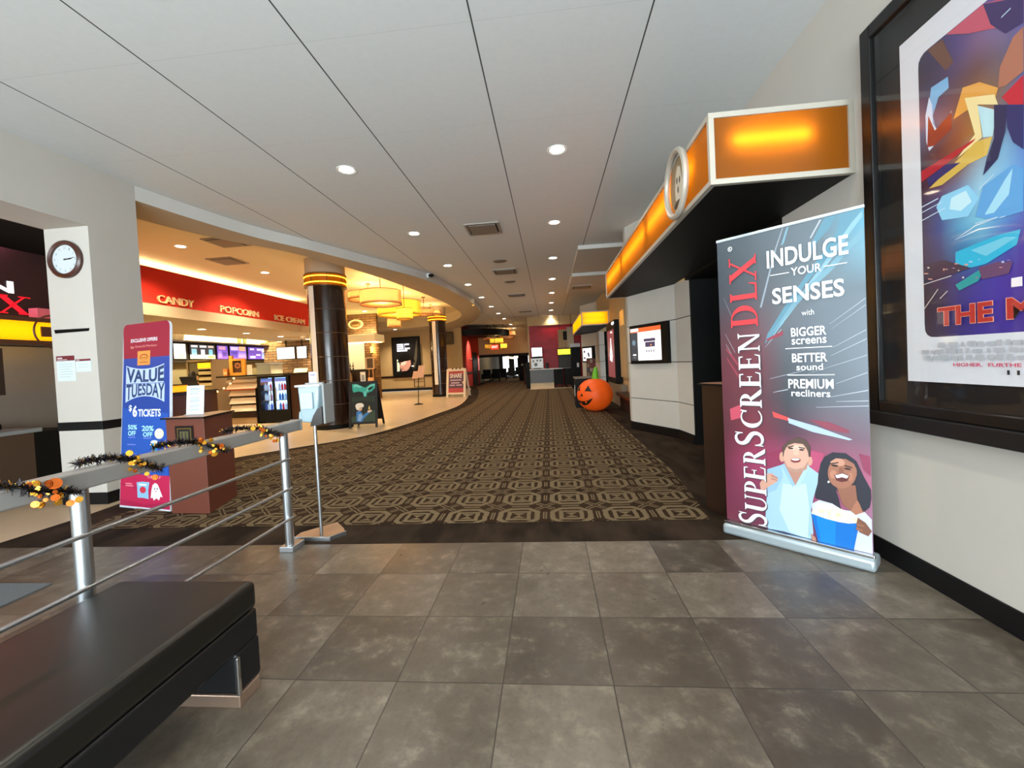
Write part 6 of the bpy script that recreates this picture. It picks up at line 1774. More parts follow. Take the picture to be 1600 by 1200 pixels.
tag(MB().box(-11.85, -9.4, 13.2, 14.0, 1.04, 1.1).build('back_counter', mat('back_counter_tan', 'a88a58', 0.4)), 'tan back counter under the menu screens', 'counter')
struct(MB().box(-11.85, -9.42, 13.2, 14.0, 0.0, 1.04).build('wall_back_counter', M_DARK))
t = thing('steel_ice_bin', 'steel bin on the back counter below the white menu screens', 'bin', (-10.2, 15.0, 0))
MB().box(-10.75, -10.2, 14.5, 15.2, 0.0, 1.75).build('body', M_STEEL, t, bevel=0.01)
MB().box(-10.77, -10.18, 14.48, 15.22, 1.75, 1.8).build('lid', M_GREY, t)
t = thing('warming_cabinet', 'pale cabinet lamp glowing beside the stone wall', 'cabinet', (-9.6, 15.6, 0))
MB().box(-9.95, -9.62, 15.4, 15.7, 0.0, 1.25).build('body', M_DARK, t)
MB().obox((-9.95, 15.4, 1.25), (0.36, 0, 0), (0, 0.3, 0), (0.1, 0, 0.3)).build('lit_hood', mat('cream_lit_hood', 'ffe8b0', 0.4, emit=1.0, ecol='ffe0a0', var=0), t)

# ------------------------------------------------------------------ the bar with the oval sign
t = thing('oval_sign', 'oval lit cream sign on the stone wall above the bar', 'sign', (-8.66, 18.99, 3.45))
e = MB()
cx, cz = -8.98, 3.53
A = MB()
A.lathe((0, 0, 0), [(0.0, -0.02), (0.30, -0.02), (0.31, 0.03), (0.36, 0.03), (0.37, 0.0)], 36, 'y')
A.v = [(cx + x * 1.0, 18.99 + (-abs(y) if y else 0), cz + z * 0.62) for x, y, z in A.v]
A.build('rim', mat('cream_lit_rim', 'ecd9a0', 0.4, emit=0.5, ecol='f0d890', var=0), t, True)
P = Panel((cx, 18.955, cz), (1, 0, 0), (0, 0, 1), 0.004)
P.poly(mat('sign_tan', 'b59a5c', 0.4), ellipse(0, 0, 0.27, 0.165, 30), 1)
P.poly(mat('sign_brown', '7a5a30', 0.4), ellipse(0, 0.055, 0.17, 0.05, 20), 2)
P.poly(mat('sign_cream', 'e8d8a8', 0.4), [(-0.2, -0.03), (0.2, -0.03), (0.18, -0.075), (-0.18, -0.075)], 2)
P.build('face', t)
t = thing('bar_hood', 'cream lit canopy box over the bar', 'canopy', (-8.3, 18.6, 2.6))
MB().box(-9.9, -7.63, 17.9, 18.99, 2.62, 2.95).build('box', mat('cream_box', 'e6d6a4', 0.5, emit=0.15, var=0), t, bevel=0.01)
MB().box(-9.8, -7.7, 18.0, 18.9, 2.60, 2.622).build('light_strip', mat('cream_light_strip', 'fff0c0', 0.4, emit=2.0, ecol='ffe8b0', var=0), t)
tag(MB().box(-9.9, -8.55, 18.93, 18.99, 1.36, 2.60).build('lit_backboard', mat('cream_lit_board', 'e6dcae', 0.5, emit=0.35, ecol='f0e2b0', var=0)), 'glowing cream back panel behind the bar', 'panel')
struct(MB().box(-8.35, -8.0, 18.37, 19.0, 0, 2.60).build('wall_stone_pier', M_BRICK))
t = thing('bar_counter', 'dark bar counter below the cream canopy', 'bar', (-8.6, 18.2, 0))
MB().box(-9.9, -7.88, 17.9, 18.3, 0.0, 1.36).build('front', M_DARK, t)
MB().box(-9.95, -7.84, 17.86, 18.35, 1.36, 1.40).build('worktop', mat('dark_counter_top', '1c1512', 0.25), t, bevel=0.005)
tag(MB().box(-9.5, -7.98, 17.4, 17.84, 0.0, 0.72).build('bar_ledge', mat('red_brown_ledge', '5a2a1c', 0.4)), 'low red-brown ledge along the front of the bar', 'ledge')
for i, x in enumerate((-9.12, -9.02, -8.93, -8.80)):
    t = thing('bottle', 'tall dark bottle on the bar before the cream panel, %s from the column' % ORD[i], 'bottle', (x, 18.1, 1.40), 'bottles on the bar')
    MB().lathe((x, 18.1, 1.40), [(0, 0), (0.035, 0), (0.037, 0.17), (0.013, 0.22), (0.012, 0.30 + 0.03 * (i % 2)), (0, 0.30 + 0.03 * (i % 2))], 12).build('glass_body', mat('dark_bottle', '2e2014', 0.2), t, True)
    MB().lathe((x, 18.1, 1.44), [(0.038, 0.02), (0.038, 0.11)], 12).build('label', mat('bottle_label', 'cbb88c', 0.5), t, True)
t = thing('stone_ornament', 'arched tan ornament on the red-brown ledge in front of the bar', 'ornament', (-8.8, 17.6, 0.72))
MB().add(*(lambda pts: ([(x, 17.6, z) for x, z in pts] + [(x, 17.68, z) for x, z in pts], [tuple(range(len(pts) - 1, -1, -1)), tuple(range(len(pts), 2 * len(pts)))] + [(k, (k + 1) % len(pts), len(pts) + (k + 1) % len(pts), len(pts) + k) for k in range(len(pts))]))([(-8.95, 0.78), (-8.65, 0.78), (-8.65, 1.1), (-8.72, 1.28), (-8.80, 1.33), (-8.88, 1.28), (-8.95, 1.1)])).build('arch', mat('tan_ornament', '8a6a44', 0.7), t)
MB().box(-8.97, -8.63, 17.58, 17.7, 0.72, 0.78).build('foot', mat('ornament_foot', 'a88a5c', 0.6), t)
MB().box(-8.86, -8.74, 17.59, 17.6, 0.86, 1.14).build('niche', mat('ornament_dark', '4a3420', 0.7), t)
t = thing('table_card', 'white printed card standing on the ledge in front of the bar', 'card', (-8.13, 17.6, 0.72))
MB().box(-8.25, -8.02, 17.6, 17.607, 0.725, 1.28).build('sheet', mat('white_card', 'd6dade', 0.5), t)
MB().box(-8.2, -8.07, 17.595, 17.6, 0.9, 1.15).build('print', mat('card_print', '8a98a8', 0.5), t)
MB().box(-8.26, -8.01, 17.55, 17.66, 0.72, 0.727).build('foot', M_CLEAR, t)
t = thing('wooden_easel', 'tall wooden easel with a framed picture at the end of the bar', 'easel', (-7.75, 17.6, 0))
A = MB()
A.tube([(-7.88, 17.5, 0), (-7.80, 17.6, 1.9)], 0.025, 6)
A.tube([(-7.58, 17.5, 0), (-7.66, 17.6, 1.9)], 0.025, 6)
A.tube([(-7.73, 17.85, 0), (-7.73, 17.62, 1.9)], 0.025, 6)
A.build('legs', mat('easel_wood', 'a8764a', 0.5), t, True)
A = MB()
A.box(-7.93, -7.55, 17.49, 17.53, 1.38, 1.43)
A.box(-7.93, -7.55, 17.49, 17.53, 1.85, 1.9)
A.box(-7.93, -7.88, 17.49, 17.53, 1.43, 1.85)
A.box(-7.6, -7.55, 17.49, 17.53, 1.43, 1.85)
A.build('picture_frame', mat('pale_frame_wood', 'c8a478', 0.5), t)
MB().box(-7.88, -7.6, 17.51, 17.52, 1.43, 1.85).build('picture', mat('dark_print', '4a3a2c', 0.5), t)
MB().box(-7.85, -7.62, 17.45, 17.5, 0.74, 1.02).build('leaflet_box', mat('tan_leaflet', 'd0a474', 0.5), t)
t = thing('wall_sconce', 'small glowing wall sconce beside the bar canopy', 'wall lamp', (-7.95, 18.25, 2.2))
MB().lathe((-7.93, 18.2, 2.12), [(0.0, 0), (0.05, 0.0), (0.07, 0.28), (0.06, 0.28), (0.04, 0.02)], 14).build('shade', mat('sconce_glow', 'ffcf80', 0.4, emit=3, ecol='ffb050', var=0), t, True)
MB().box(-7.96, -7.9, 18.2, 18.3, 2.06, 2.13).build('bracket', M_BLACK, t)
light('sconce_glow', 'POINT', (-7.7, 18.6, 2.3), 20, (1.0, 0.66, 0.25), 0.05)

# ------------------------------------------------------------------ chalkboard A-frame by the column
t = thing('chalkboard_sign', 'black A-frame chalkboard with a green mask and a chef drawn on it', 'A-frame sign', (-4.44, 9.4, 0))
O = Vector((-4.716, 9.305, 0.0))
U = Vector((0.993, 0.12, 0)).normalized()
dn = Vector((-0.12, 0.993, 0)).normalized()
Wv = (dn * 0.19 + Vector((0, 0, 1.08))).normalized()
N = U.cross(Wv)
M_BFR = mat('black_sign_frame', '15120f', 0.5)
A = MB()
A.obox(O + U * 0.0, U * 0.05, Wv * 1.10, -N * 0.025)
A.obox(O + U * 0.615, U * 0.05, Wv * 1.10, -N * 0.025)
A.obox(O + Wv * 0.09 + U * 0.05, U * 0.565, Wv * 0.05, -N * 0.025)
A.obox(O + Wv * 1.05 + U * 0.05, U * 0.565, Wv * 0.05, -N * 0.025)
A.build('front_frame', M_BFR, t)
MB().obox(O + U * 0.05 + Wv * 0.14 - N * 0.006, U * 0.565, Wv * 0.91, -N * 0.014).build('chalkboard', mat('chalkboard', '1d211e', 0.7, var=0.25, scale=5), t)
bo = O + dn * 0.62
Wb = (O + Wv * 1.10 - bo).normalized()
A = MB()
A.obox(bo + U * 0.0, U * 0.05, Wb * 1.14, N * -0.02)
A.obox(bo + U * 0.615, U * 0.05, Wb * 1.14, N * -0.02)
A.obox(bo + U * 0.05 + Wb * 0.14, U * 0.565, Wb * 0.98, N * -0.014)
A.build('rear_frame', M_BFR, t)
P = Panel(O - N * 0.004, U, Wv, 0.0015)
L = 0
for c, pts in ART_CHALK:
    P.poly(mat('chalk_' + c, c, 0.85, var=0.12, scale=20), clip(pts, 0.055, 0.61, 0.145, 1.045), L)
    L += 0.2
P.build('chalk_drawing', t)

# ------------------------------------------------------------------ menu stand on the cream floor
t = thing('menu_stand', 'thin dark floor stand holding peach leaflets before the lit poster', 'stand', (-4.8, 14.85, 0))
MB().lathe((-4.82, 14.85, 0), [(0, 0.0), (0.17, 0.0), (0.16, 0.02), (0.03, 0.05), (0, 0.05)], 20).build('base', M_BLACK, t, True)
MB().cyl((-4.82, 14.85, 0.04), (-4.76, 14.85, 1.2), 0.014, n=10).build('pole', M_BLACK, t, True)
A = MB()
for x in (-4.93, -4.55):
    A.box(x, x + 0.02, 14.8, 14.84, 0.64, 1.05)
A.box(-4.93, -4.53, 14.8, 14.84, 0.64, 0.66)
A.box(-4.93, -4.53, 14.8, 14.84, 0.82, 0.84)
A.build('rack', mat('bronze_rack', '3a2a1c', 0.4, 0.4), t)
for x0, z0, x1, z1 in ((-4.99, 0.95, -4.78, 1.22), (-4.80, 0.98, -4.56, 1.42)):
    MB().obox((x0, 14.78, z0), (x1 - x0, 0, 0), ((x1 - x0) * 0.3, 0.03, z1 - z0), (0, 0.01, 0)).build('leaflet', mat('peach_leaflet', 'e8c0a0', 0.5), t)

# ------------------------------------------------------------------ white A-frame sign at the curve of the carpet
t = thing('poster_a_frame', 'white A-frame sign with a red and purple poster by the farther column', 'A-frame sign', (-4.1, 17.7, 0))
O = Vector((-4.52, 17.75, 0.0))
U = Vector((0.88, -0.13, 0)).normalized()
dn = Vector((0.13, 0.88, 0)).normalized()
Wv = (dn * 0.25 + Vector((0, 0, 1.32))).normalized()
N = U.cross(Wv)
M_AF = mat('white_frame_wood', 'e4d8c0', 0.5)
A = MB()
A.obox(O, U * 0.10, Wv * 1.22, -N * 0.04)
A.obox(O + U * 0.79, U * 0.10, Wv * 1.22, -N * 0.04)
A.obox(O + U * 0.10 + Wv * 0.12, U * 0.69, Wv * 0.07, -N * 0.04)
A.obox(O + U * 0.10 + Wv * 1.13, U * 0.69, Wv * 0.07, -N * 0.04)
A.build('front_frame', M_AF, t)
MB().obox(O + U * 0.10 + Wv * 0.19 - N * 0.01, U * 0.69, Wv * 0.94, -N * 0.02).build('poster', mat('poster_plum', '5c4058', 0.5), t)
P = Panel(O + U * 0.10 + Wv * 0.19 - N * 0.006, U, Wv, 0.003)
P.rect(ink('b8484a'), 0, 0.69, 0.0, 0.2, 0)
P.rect(ink('a83a44'), 0, 0.69, 0.80, 0.94, 0)
P.text(ink('e4dcd8'), 'SHARE', 0.06, 0.64, 0.55, 0.2, 1, 0.03)
for v, a, b in ((0.52, 0.08, 0.6), (0.40, 0.12, 0.5), (0.30, 0.06, 0.3), (0.30, 0.36, 0.62)):
    P.rect(ink('c8b4c8'), a, b, v, v + 0.05, 1)
P.poly(ink('e6c0a8'), [(0.62, 0.44), (0.69, 0.5), (0.69, 0.36)], 1)
P.build('print', t)
A = MB()
A.obox(O + dn * 0.7, U * 0.08, (O + Wv * 1.24) - (O + dn * 0.7), dn * 0.03)
A.obox(O + dn * 0.7 + U * 0.81, U * 0.08, (O + Wv * 1.24) - (O + dn * 0.7), dn * 0.03)
A.build('rear_legs', M_AF, t)
for k in range(3):
    MB().ball(O + U * (0.28 + 0.17 * k) + Wv * 1.25, 0.045, 8, 6).build('finial', mat('dark_finial', '6a5a48', 0.5), t, True)
MB().obox(O + U * 0.08 + Wv * 1.2, U * 0.73, Wv * 0.06, -N * 0.05).build('top_bar', M_AF, t)
# ------------------------------------------------------------------ illuminated poster and screen on the far left wall
t = thing('lit_poster', 'tall black lit poster with a man in a dark hat on the far cream wall', 'poster', (-8.4, 24.1, 0.85))
MB().box(-9.22, -7.52, 23.98, 24.078, 0.93, 3.2).build('housing', M_BLACK, t, bevel=0.01)
P = Panel((-9.22, 23.975, 0.85), (1, 0, 0), (0, 0, 1), 0.004)


def glow(c, e=0.6):
    return mat('lit_poster_' + c, c, 0.3, emit=e, var=0)


P.rect(glow('141416', 0.2), 0.06, 1.64, 0.06, 2.29, 1)
for v, w in ((1.86, 0.75), (1.74, 0.48), (1.62, 0.78), (1.50, 0.62)):
    P.rect(glow('c8d0ee', 0.9), 0.32, 0.32 + w, v, v + 0.085, 2)
P.rect(glow('141416', 0.2), 0.72, 0.78, 1.60, 1.95, 3)
P.poly(glow('b8c4b0', 0.5), [(0.26, 0.32), (0.42, 0.34), (0.44, 0.7), (0.36, 1.0), (0.28, 1.05)], 2)
P.poly(glow('a87868', 0.55), [(0.50, 0.78), (0.47, 0.70), (0.40, 0.60), (0.48, 0.55), (0.46, 0.48), (0.52, 0.42), (0.56, 0.30), (0.75, 0.28), (0.98, 0.45), (1.12, 0.70), (1.10, 1.0), (0.95, 1.12), (0.52, 1.06), (0.48, 0.92)], 2)
P.poly(glow('d0a494', 0.65), [(0.52, 0.8), (0.50, 0.7), (0.62, 0.66), (0.80, 0.75), (0.88, 0.92), (0.70, 0.95)], 3)
P.poly(glow('6a3a34', 0.4), [(0.47, 0.48), (0.62, 0.50), (0.66, 0.46), (0.5, 0.45)], 3)
P.poly(glow('3a2420', 0.2), [(0.52, 0.86), (0.68, 0.84), (0.66, 0.90), (0.54, 0.91)], 3)
P.poly(glow('0c0c0e', 0.1), [(0.28, 0.86), (0.52, 0.88), (0.85, 0.92), (1.15, 0.98), (1.34, 0.80), (1.36, 0.92), (1.16, 1.2), (0.98, 1.36), (0.62, 1.36), (0.48, 1.12)], 4)
P.poly(glow('0c0c0e', 0.1), [(0.60, 0.34), (0.9, 0.34), (1.1, 0.62), (1.2, 0.3), (1.0, 0.12), (0.5, 0.12)], 4)
P.poly(glow('4a4438', 0.25), [(1.2, 0.5), (1.35, 1.2), (1.5, 2.1), (1.58, 2.1), (1.5, 1.0), (1.35, 0.5)], 2)
P.rect(glow('d8dce0', 0.6), 1.15, 1.3, 0.58, 0.64, 5)
P.build('lit_print', t)
t = thing('wall_television', 'dark switched-off screen high on the cream wall beside the farther column', 'screen', (-5.9, 24.1, 2.6))
MB().box(-6.25, -5.5, 23.98, 24.08, 2.62, 3.35).build('housing', mat('dark_screen_brown', '2a1c1a', 0.3), t, bevel=0.01)
MB().box(-6.2, -5.55, 23.972, 23.98, 2.67, 3.30).build('display', mat('dark_display', '33221f', 0.2), t)
# red sign among the far pendants
t = thing('exit_sign', 'small glowing red sign hanging below the far pendants', 'sign', (-3.17, 24.6, 2.2))
MB().box(-3.40, -2.94, 24.6, 24.66, 2.2, 2.48).build('housing', mat('red_sign_glow', 'e83018', 0.4, emit=1.1, ecol='f03010', var=0), t, bevel=0.01)
MB().cyl((-3.17, 24.63, 2.48), (-3.17, 24.63, CEIL), 0.012, n=8).build('rod', M_BLACK, t)
P = Panel((-3.39, 24.598, 2.24), (1, 0, 0), (0, 0, 1), 0.003)
P.text(mat('pale_sign_glow', 'ffd0c0', 0.4, emit=1.0, var=0), 'EXIT', 0.05, 0.05, 0.36, 0.13, 1, 0.03)
P.build('lettering', t)

# far red wall fittings
t = thing('doorway_poster', 'narrow red lit poster beside the black doorway on the far red wall', 'poster', (-5.0, 29.3, 1.0))
MB().box(-5.05, -5.0, 29.05, 29.75, 0.9, 2.05).build('frame', M_DARK, t)
MB().box(-5.0, -4.99, 29.1, 29.7, 0.95, 2.0).build('lit_print', mat('red_lit_print', 'c83a2a', 0.4, emit=0.4, var=0), t)
light('red_wall_wash', 'SPOT', (-4.2, 26.2, 3.05), 260, (1.0, 0.6, 0.45), 0.05, (0.0, 0.75, 0), 1.4, 0.8)
t = thing('wall_bracket', 'small pale bracket light on the far red wall', 'wall lamp', (-5.05, 26.3, 1.7))
MB().box(-5.05, -4.9, 26.25, 26.4, 1.70, 1.78).build('shade', mat('pale_bracket', 'd8b8a0', 0.4), t)
MB().box(-5.05, -5.0, 26.28, 26.37, 1.62, 1.70).build('back_plate', M_GREY, t)

# lounge furniture past the opening ------------------------------------------------
M_SEAT = mat('dark_lounge_vinyl', '0c0a09', 0.6, spec=0.2)


def lounge_chair(x, y, label):
    t = thing('lounge_chair', label, 'chair', (x, y, 0), 'dark lounge chairs past the opening')
    MB().box(x - 0.3, x + 0.3, y - 0.3, y + 0.3, 0.25, 0.45).build('seat', M_SEAT, t, bevel=0.04)
    MB().box(x - 0.3, x + 0.3, y + 0.2, y + 0.34, 0.4, 0.95).build('backrest', M_SEAT, t, bevel=0.04)
    for sx in (-1, 1):
        MB().box(x + sx * 0.30 - 0.05, x + sx * 0.30 + 0.05, y - 0.3, y + 0.3, 0.25, 0.62).build('armrest', M_SEAT, t, bevel=0.02)
        for s2 in (-1, 1):
            MB().cyl((x + sx * 0.26, y + s2 * 0.25, 0), (x + sx * 0.26, y + s2 * 0.25, 0.26), 0.02, n=8).build('leg', M_BLACK, t)


LB = ['dark armchair just inside the far opening, beside the red wall', 'dark armchair second from the red wall past the far opening', 'dark armchair third from the red wall past the far opening', 'dark armchair before the bright panes, left of the middle', 'dark armchair in the middle of the bright panes', 'dark armchair nearest the dark post of the opening']
for (x, y), lb in zip(((-4.75, 31.2), (-4.15, 32.0), (-3.75, 33.2), (-3.35, 36.5), (-2.85, 38.5), (-2.3, 36.0)), LB):
    lounge_chair(x, y, lb)
t = thing('lounge_pendant', 'pale curved pendant light seen through the far opening', 'pendant lamp', (-2.9, 33.5, 2.7))
A = MB()
A.tube([(-3.6 + 0.14 * k, 33.5, 1.79 + 0.04 * math.sin(k * 0.9)) for k in range(10)], 0.07, 8)
A.build('lamp_tube', mat('pale_lamp_tube', 'ffe2b0', 0.4, emit=3.0, ecol='ffdba0', var=0), t, True)
for x in (-3.4, -2.6):
    MB().cyl((x, 33.5, 1.83), (x, 33.5, 2.7), 0.01, n=6).build('rod', M_BLACK, t)
light('lounge_glow', 'POINT', (-3.0, 35, 2.3), 60, (1.0, 0.85, 0.65), 0.3)
t = thing('curtain', 'dark curtain hanging at the right of the far opening', 'curtain', (-1.9, 30.6, 0))
A = MB()
pts = [(-2.25 + 0.08 * k, 30.55 + 0.06 * math.sin(k * 1.9)) for k in range(9)]
A.strip([(x, y, 0.02) for x, y in pts], [(x, y, 2.0) for x, y in pts])
o = A.build('cloth', mat('dark_curtain', '17131a', 0.8), t, True)
s_ = o.modifiers.new('thickness', 'SOLIDIFY')
s_.thickness = 0.015
t = thing('stanchion', 'dark post stand with two small heads beside the far opening', 'stand', (-1.55, 25.5, 0))
MB().cyl((-1.52, 25.5, 0.0), (-1.52, 25.5, 1.15), 0.07, n=12).build('post', mat('brown_post', '3a2416', 0.5), t, True)
for dx in (-0.12, 0.14):
    MB().ball((-1.52 + dx, 25.5, 1.2), 0.075, 8, 6).build('head', M_GREY, t, True)
MB().box(-1.7, -1.34, 25.4, 25.6, 1.08, 1.14).build('cross_bar', M_BLACK, t)
MB().box(-1.5, -1.1, 25.55, 26.0, 0.0, 0.62).build('box', M_BROWN, t)

# drinks alcove ------------------------------------------------------------------
t = thing('drinks_counter', 'grey drinks counter with a pale top before the red tiled wall', 'counter', (-0.2, 21.2, 0))
m = MB()
m.box(-0.98, 0.20, 20.9, 21.9, 0.28, 0.93)
m.build('grey_front', mat('slate_laminate', '5a5f62', 0.4), t)
MB().box(-0.98, 0.20, 20.95, 21.9, 0.0, 0.28).build('pale_kick', mat('cream_kick', 'd8c6a0', 0.4), t)
MB().box(-1.0, 0.68, 20.85, 22.4, 0.93, 0.97).build('worktop', mat('pale_stone_top', 'c8c6c2', 0.3), t, bevel=0.006)
MB().box(0.20, 0.66, 20.95, 21.9, 0.16, 0.93).build('dark_cabinet', M_BLACK, t)
for x in (0.24, 0.6):
    MB().box(x, x + 0.05, 21.0, 21.05, 0.0, 0.16).build('leg', M_BLACK, t)
t = thing('drinks_machine', 'white touch-screen drinks machine with a glowing display on the grey counter', 'drinks machine', (-0.6, 21.6, 0.97))
MB().box(-0.93, -0.30, 21.45, 22.1, 1.0, 1.52).build('lower_body', mat('machine_silver', 'b9c0c2', 0.3, emit=0.15), t, bevel=0.02)
MB().box(-0.88, -0.32, 21.5, 22.1, 1.6, 2.08).build('upper_body', M_BLACK, t, bevel=0.015)
MB().box(-0.86, -0.34, 21.49, 21.5, 1.62, 2.06).build('display', mat('white_display_glow', 'ffffff', 0.3, emit=1.5, ecol='f6f4ff', var=0), t)
MB().box(-0.86, -0.36, 21.6, 22.1, 1.5, 1.62).build('neck', M_BLACK, t)
MB().box(-0.82, -0.40, 21.42, 21.46, 0.98, 1.02).build('drip_tray', M_BLACK, t)
for x, z, r in ((-0.8, 1.38, 0.05), (-0.6, 1.4, 0.05), (-0.44, 1.4, 0.05), (-0.68, 1.2, 0.09)):
    MB().cyl((x, 21.452, z), (x, 21.44, z), r, n=16).build('dial', mat('machine_dial', '5a6468', 0.4), t, True)
tag(MB().lathe((-0.12, 21.5, 0.97), [(0, 0), (0.08, 0), (0.09, 0.25), (0.05, 0.32), (0, 0.32)], 14).build('ice_bucket', mat('dark_bucket', '2a2024', 0.4), smooth=True), 'dark container on the grey counter right of the drinks machine', 'container')
tag(MB().box(-1.2, -1.02, 21.3, 21.8, 0.0, 1.34).build('queue_panel', M_BLACK), 'tall narrow black panel at the left end of the grey counter', 'panel')
t = thing('drinks_menu', 'glowing yellow-green menu box under the tan boards by the red wall', 'lit sign', (0.8, 21.6, 1.7))
MB().box(0.45, 1.12, 21.5, 21.9, 1.62, 1.95).build('housing', M_BLACK, t, bevel=0.01)
MB().box(0.47, 1.10, 21.49, 21.5, 1.65, 1.92).build('lit_face', mat('lime_glow', 'c8e020', 0.3, emit=1.1, ecol='c6e010', var=0), t)
MB().box(0.47, 0.75, 21.485, 21.49, 1.65, 1.90).build('lit_corner', mat('yellow_glow', 'f0e010', 0.3, emit=1.1, ecol='f4e000', var=0), t)
MB().box(0.5, 1.1, 21.6, 22.4, 0.97, 1.62).build('stand', mat('dark_stand', '221e1a', 0.5), t)
t = thing('hanging_board', 'tall tan board with a dark screen above the yellow-green menu', 'board', (0.9, 21.8, 2.0))
MB().box(0.52, 0.98, 21.8, 21.86, 2.0, 2.95).build('panel', mat('tan_board', 'a88a5a', 0.5), t)
MB().box(0.98, 1.32, 21.7, 21.76, 1.98, 3.05).build('side_panel', mat('pale_board', 'b0a48c', 0.5), t)
MB().box(0.78, 0.99, 21.77, 21.8, 2.4, 2.85).build('screen', M_BLACK, t)
for x in (0.6, 1.2):
    MB().cyl((x, 21.82, 2.9), (x, 21.82, CEIL), 0.01, n=6).build('rod', M_BLACK, t)
t = thing('condiment_cart', 'dark condiment cart at the right of the drinks counter', 'cart', (1.1, 21.2, 0))
MB().box(0.74, 1.45, 20.9, 21.44, 0.12, 0.95).build('cabinet', M_BLACK, t, bevel=0.01)
MB().box(0.72, 1.47, 20.88, 21.45, 0.95, 0.98).build('top', mat('dark_counter_top', '1c1512', 0.25), t)
for x in (0.78, 1.38):
    MB().box(x, x + 0.05, 20.95, 21.5, 0.0, 0.12).build('foot', M_BLACK, t)
t = thing('tall_vending_cabinet', 'black tall cabinet with a pale top edge left of the far pillar', 'cabinet', (1.25, 20.4, 0))
MB().box(1.05, 1.48, 19.9, 20.5, 0.0, 1.95).build('body', mat('blue_black_cabinet', '0a0c12', 0.6, spec=0.2), t, bevel=0.01)
MB().box(1.04, 1.49, 19.88, 20.52, 1.95, 2.12).build('pale_header', mat('pale_header', 'b8c0c8', 0.4), t)
MB().box(1.3, 1.4, 19.89, 19.9, 1.0, 1.2).build('label', mat('white_label', 'd8dce0', 0.5), t)

# ------------------------------------------------------------------ pumpkin and things around it
PC = Vector((1.14, 10.95, 0.0))
t = thing('inflatable_pumpkin', 'large orange inflatable jack-o-lantern with a green stem on the carpet', 'pumpkin', tuple(PC))
A = MB()
nu, nv = 64, 24
vs, fs = [], []
for j in range(nv + 1):
    ph = math.pi * j / nv
    for i in range(nu):
        th = 2 * math.pi * i / nu
        r = 0.452 * (math.sin(ph) ** 0.88) * (1 + 0.022 * (abs(math.cos(4 * th)) - 0.5))
        z = 0.418 - 0.415 * math.cos(math.pi - ph) * (1 if ph < R90 else 1)
        z = 0.418 + 0.415 * math.cos(ph)
        if z < 0.03:
            z = 0.03 * (z / 0.03) if z > 0 else 0.002
        vs.append((PC.x + r * math.cos(th), PC.y + r * math.sin(th), z))
for j in range(nv):
    for i in range(nu):
        fs.append((j * nu + i, j * nu + (i + 1) % nu, (j + 1) * nu + (i + 1) % nu, (j + 1) * nu + i))
A.add(vs, fs)
M_PUMP = mat('orange_nylon', 'f45c10', 0.55, emit=0.10, ecol='f45c10', var=0.04)
A.build('body', M_PUMP, t, True)
A = MB()
A.tube([PC + Vector((0.03, 0, 0.82)), PC + Vector((0.03, 0, 0.90)), PC + Vector((0.04, 0, 1.0)), PC + Vector((0.05, 0, 1.13))], [0.095, 0.085, 0.07, 0.03], 14)
A.build('stem', mat('green_nylon', '6fbf2a', 0.5, var=0.05), t, True)
FD = Vector((-0.80, -0.60, 0)).normalized()      # the way the face looks


def on_skin(a, z, off=0.006):
    """point of the pumpkin skin at bearing a from the face, height z"""
    c = max(-1, min(1, (z - 0.418) / 0.415))
    ph = math.acos(c)
    th = math.atan2(FD.y, FD.x) + a
    r = 0.452 * (math.sin(ph) ** 0.88) * (1 + 0.022 * (abs(math.cos(4 * th)) - 0.5)) + off
    return Vector((PC.x + r * math.cos(th), PC.y + r * math.sin(th), z))


def skin_patch(tris, name, m_, off=0.006):
    A = MB()
    for tri in tris:
        n = 6
        g = {}
        for i in range(n + 1):
            for j in range(n + 1 - i):
                k = n - i - j
                a = (tri[0][0] * i + tri[1][0] * j + tri[2][0] * k) / n
                z = (tri[0][1] * i + tri[1][1] * j + tri[2][1] * k) / n
                g[i, j] = on_skin(a, z, off)
        for i in range(n):
            for j in range(n - i):
                A.poly([g[i, j], g[i + 1, j], g[i, j + 1]])
                if i + j < n - 1:
                    A.poly([g[i + 1, j], g[i + 1, j + 1], g[i, j + 1]])
    A.build(name, m_, t)


M_FACE = mat('black_face_print', '1c0f08', 0.5)
skin_patch([((0.40, 0.69), (0.22, 0.545), (0.66, 0.53))], 'eye', M_FACE)
skin_patch([((-0.36, 0.66), (-0.56, 0.535), (-0.18, 0.545))], 'eye', M_FACE)
skin_patch([((0.03, 0.50), (-0.10, 0.41), (0.14, 0.41))], 'nose', M_FACE)
mouth = [(-0.70, 0.365), (-0.42, 0.30), (-0.15, 0.285), (0.15, 0.285), (0.42, 0.31), (0.72, 0.375)]
low = [(-0.62, 0.29), (-0.42, 0.215), (-0.15, 0.175), (0.15, 0.175), (0.40, 0.21), (0.60, 0.29)]
tr_ = []
for k in range(5):
    tr_ += [(mouth[k], mouth[k + 1], low[k]), (mouth[k + 1], low[k + 1], low[k])]
skin_patch(tr_, 'mouth', M_FACE)
skin_patch([((0.20, 0.275), (0.38, 0.292), (0.28, 0.225)), ((-0.30, 0.20), (-0.12, 0.19), (-0.2, 0.26))], 'teeth', M_PUMP, 0.010)
t = thing('trash_bin', 'black square bin with a grey lid standing behind the pumpkin', 'bin', (0.85, 12.1, 0))
MB().box(0.70, 1.25, 11.75, 12.4, 0.0, 0.80).build('body', M_BLACK, t, bevel=0.02)
MB().box(0.68, 1.27, 11.73, 12.42, 0.80, 0.85).build('lid', mat('grey_bin_lid', '6f675a', 0.4), t, bevel=0.015)
MB().box(0.695, 0.70, 11.95, 12.25, 0.3, 0.62).build('label', mat('white_label', 'd8dce0', 0.5), t)
t = thing('brochure_rack', 'dark rack of brown and red brochures behind the pumpkin stem', 'rack', (1.55, 16.0, 0))
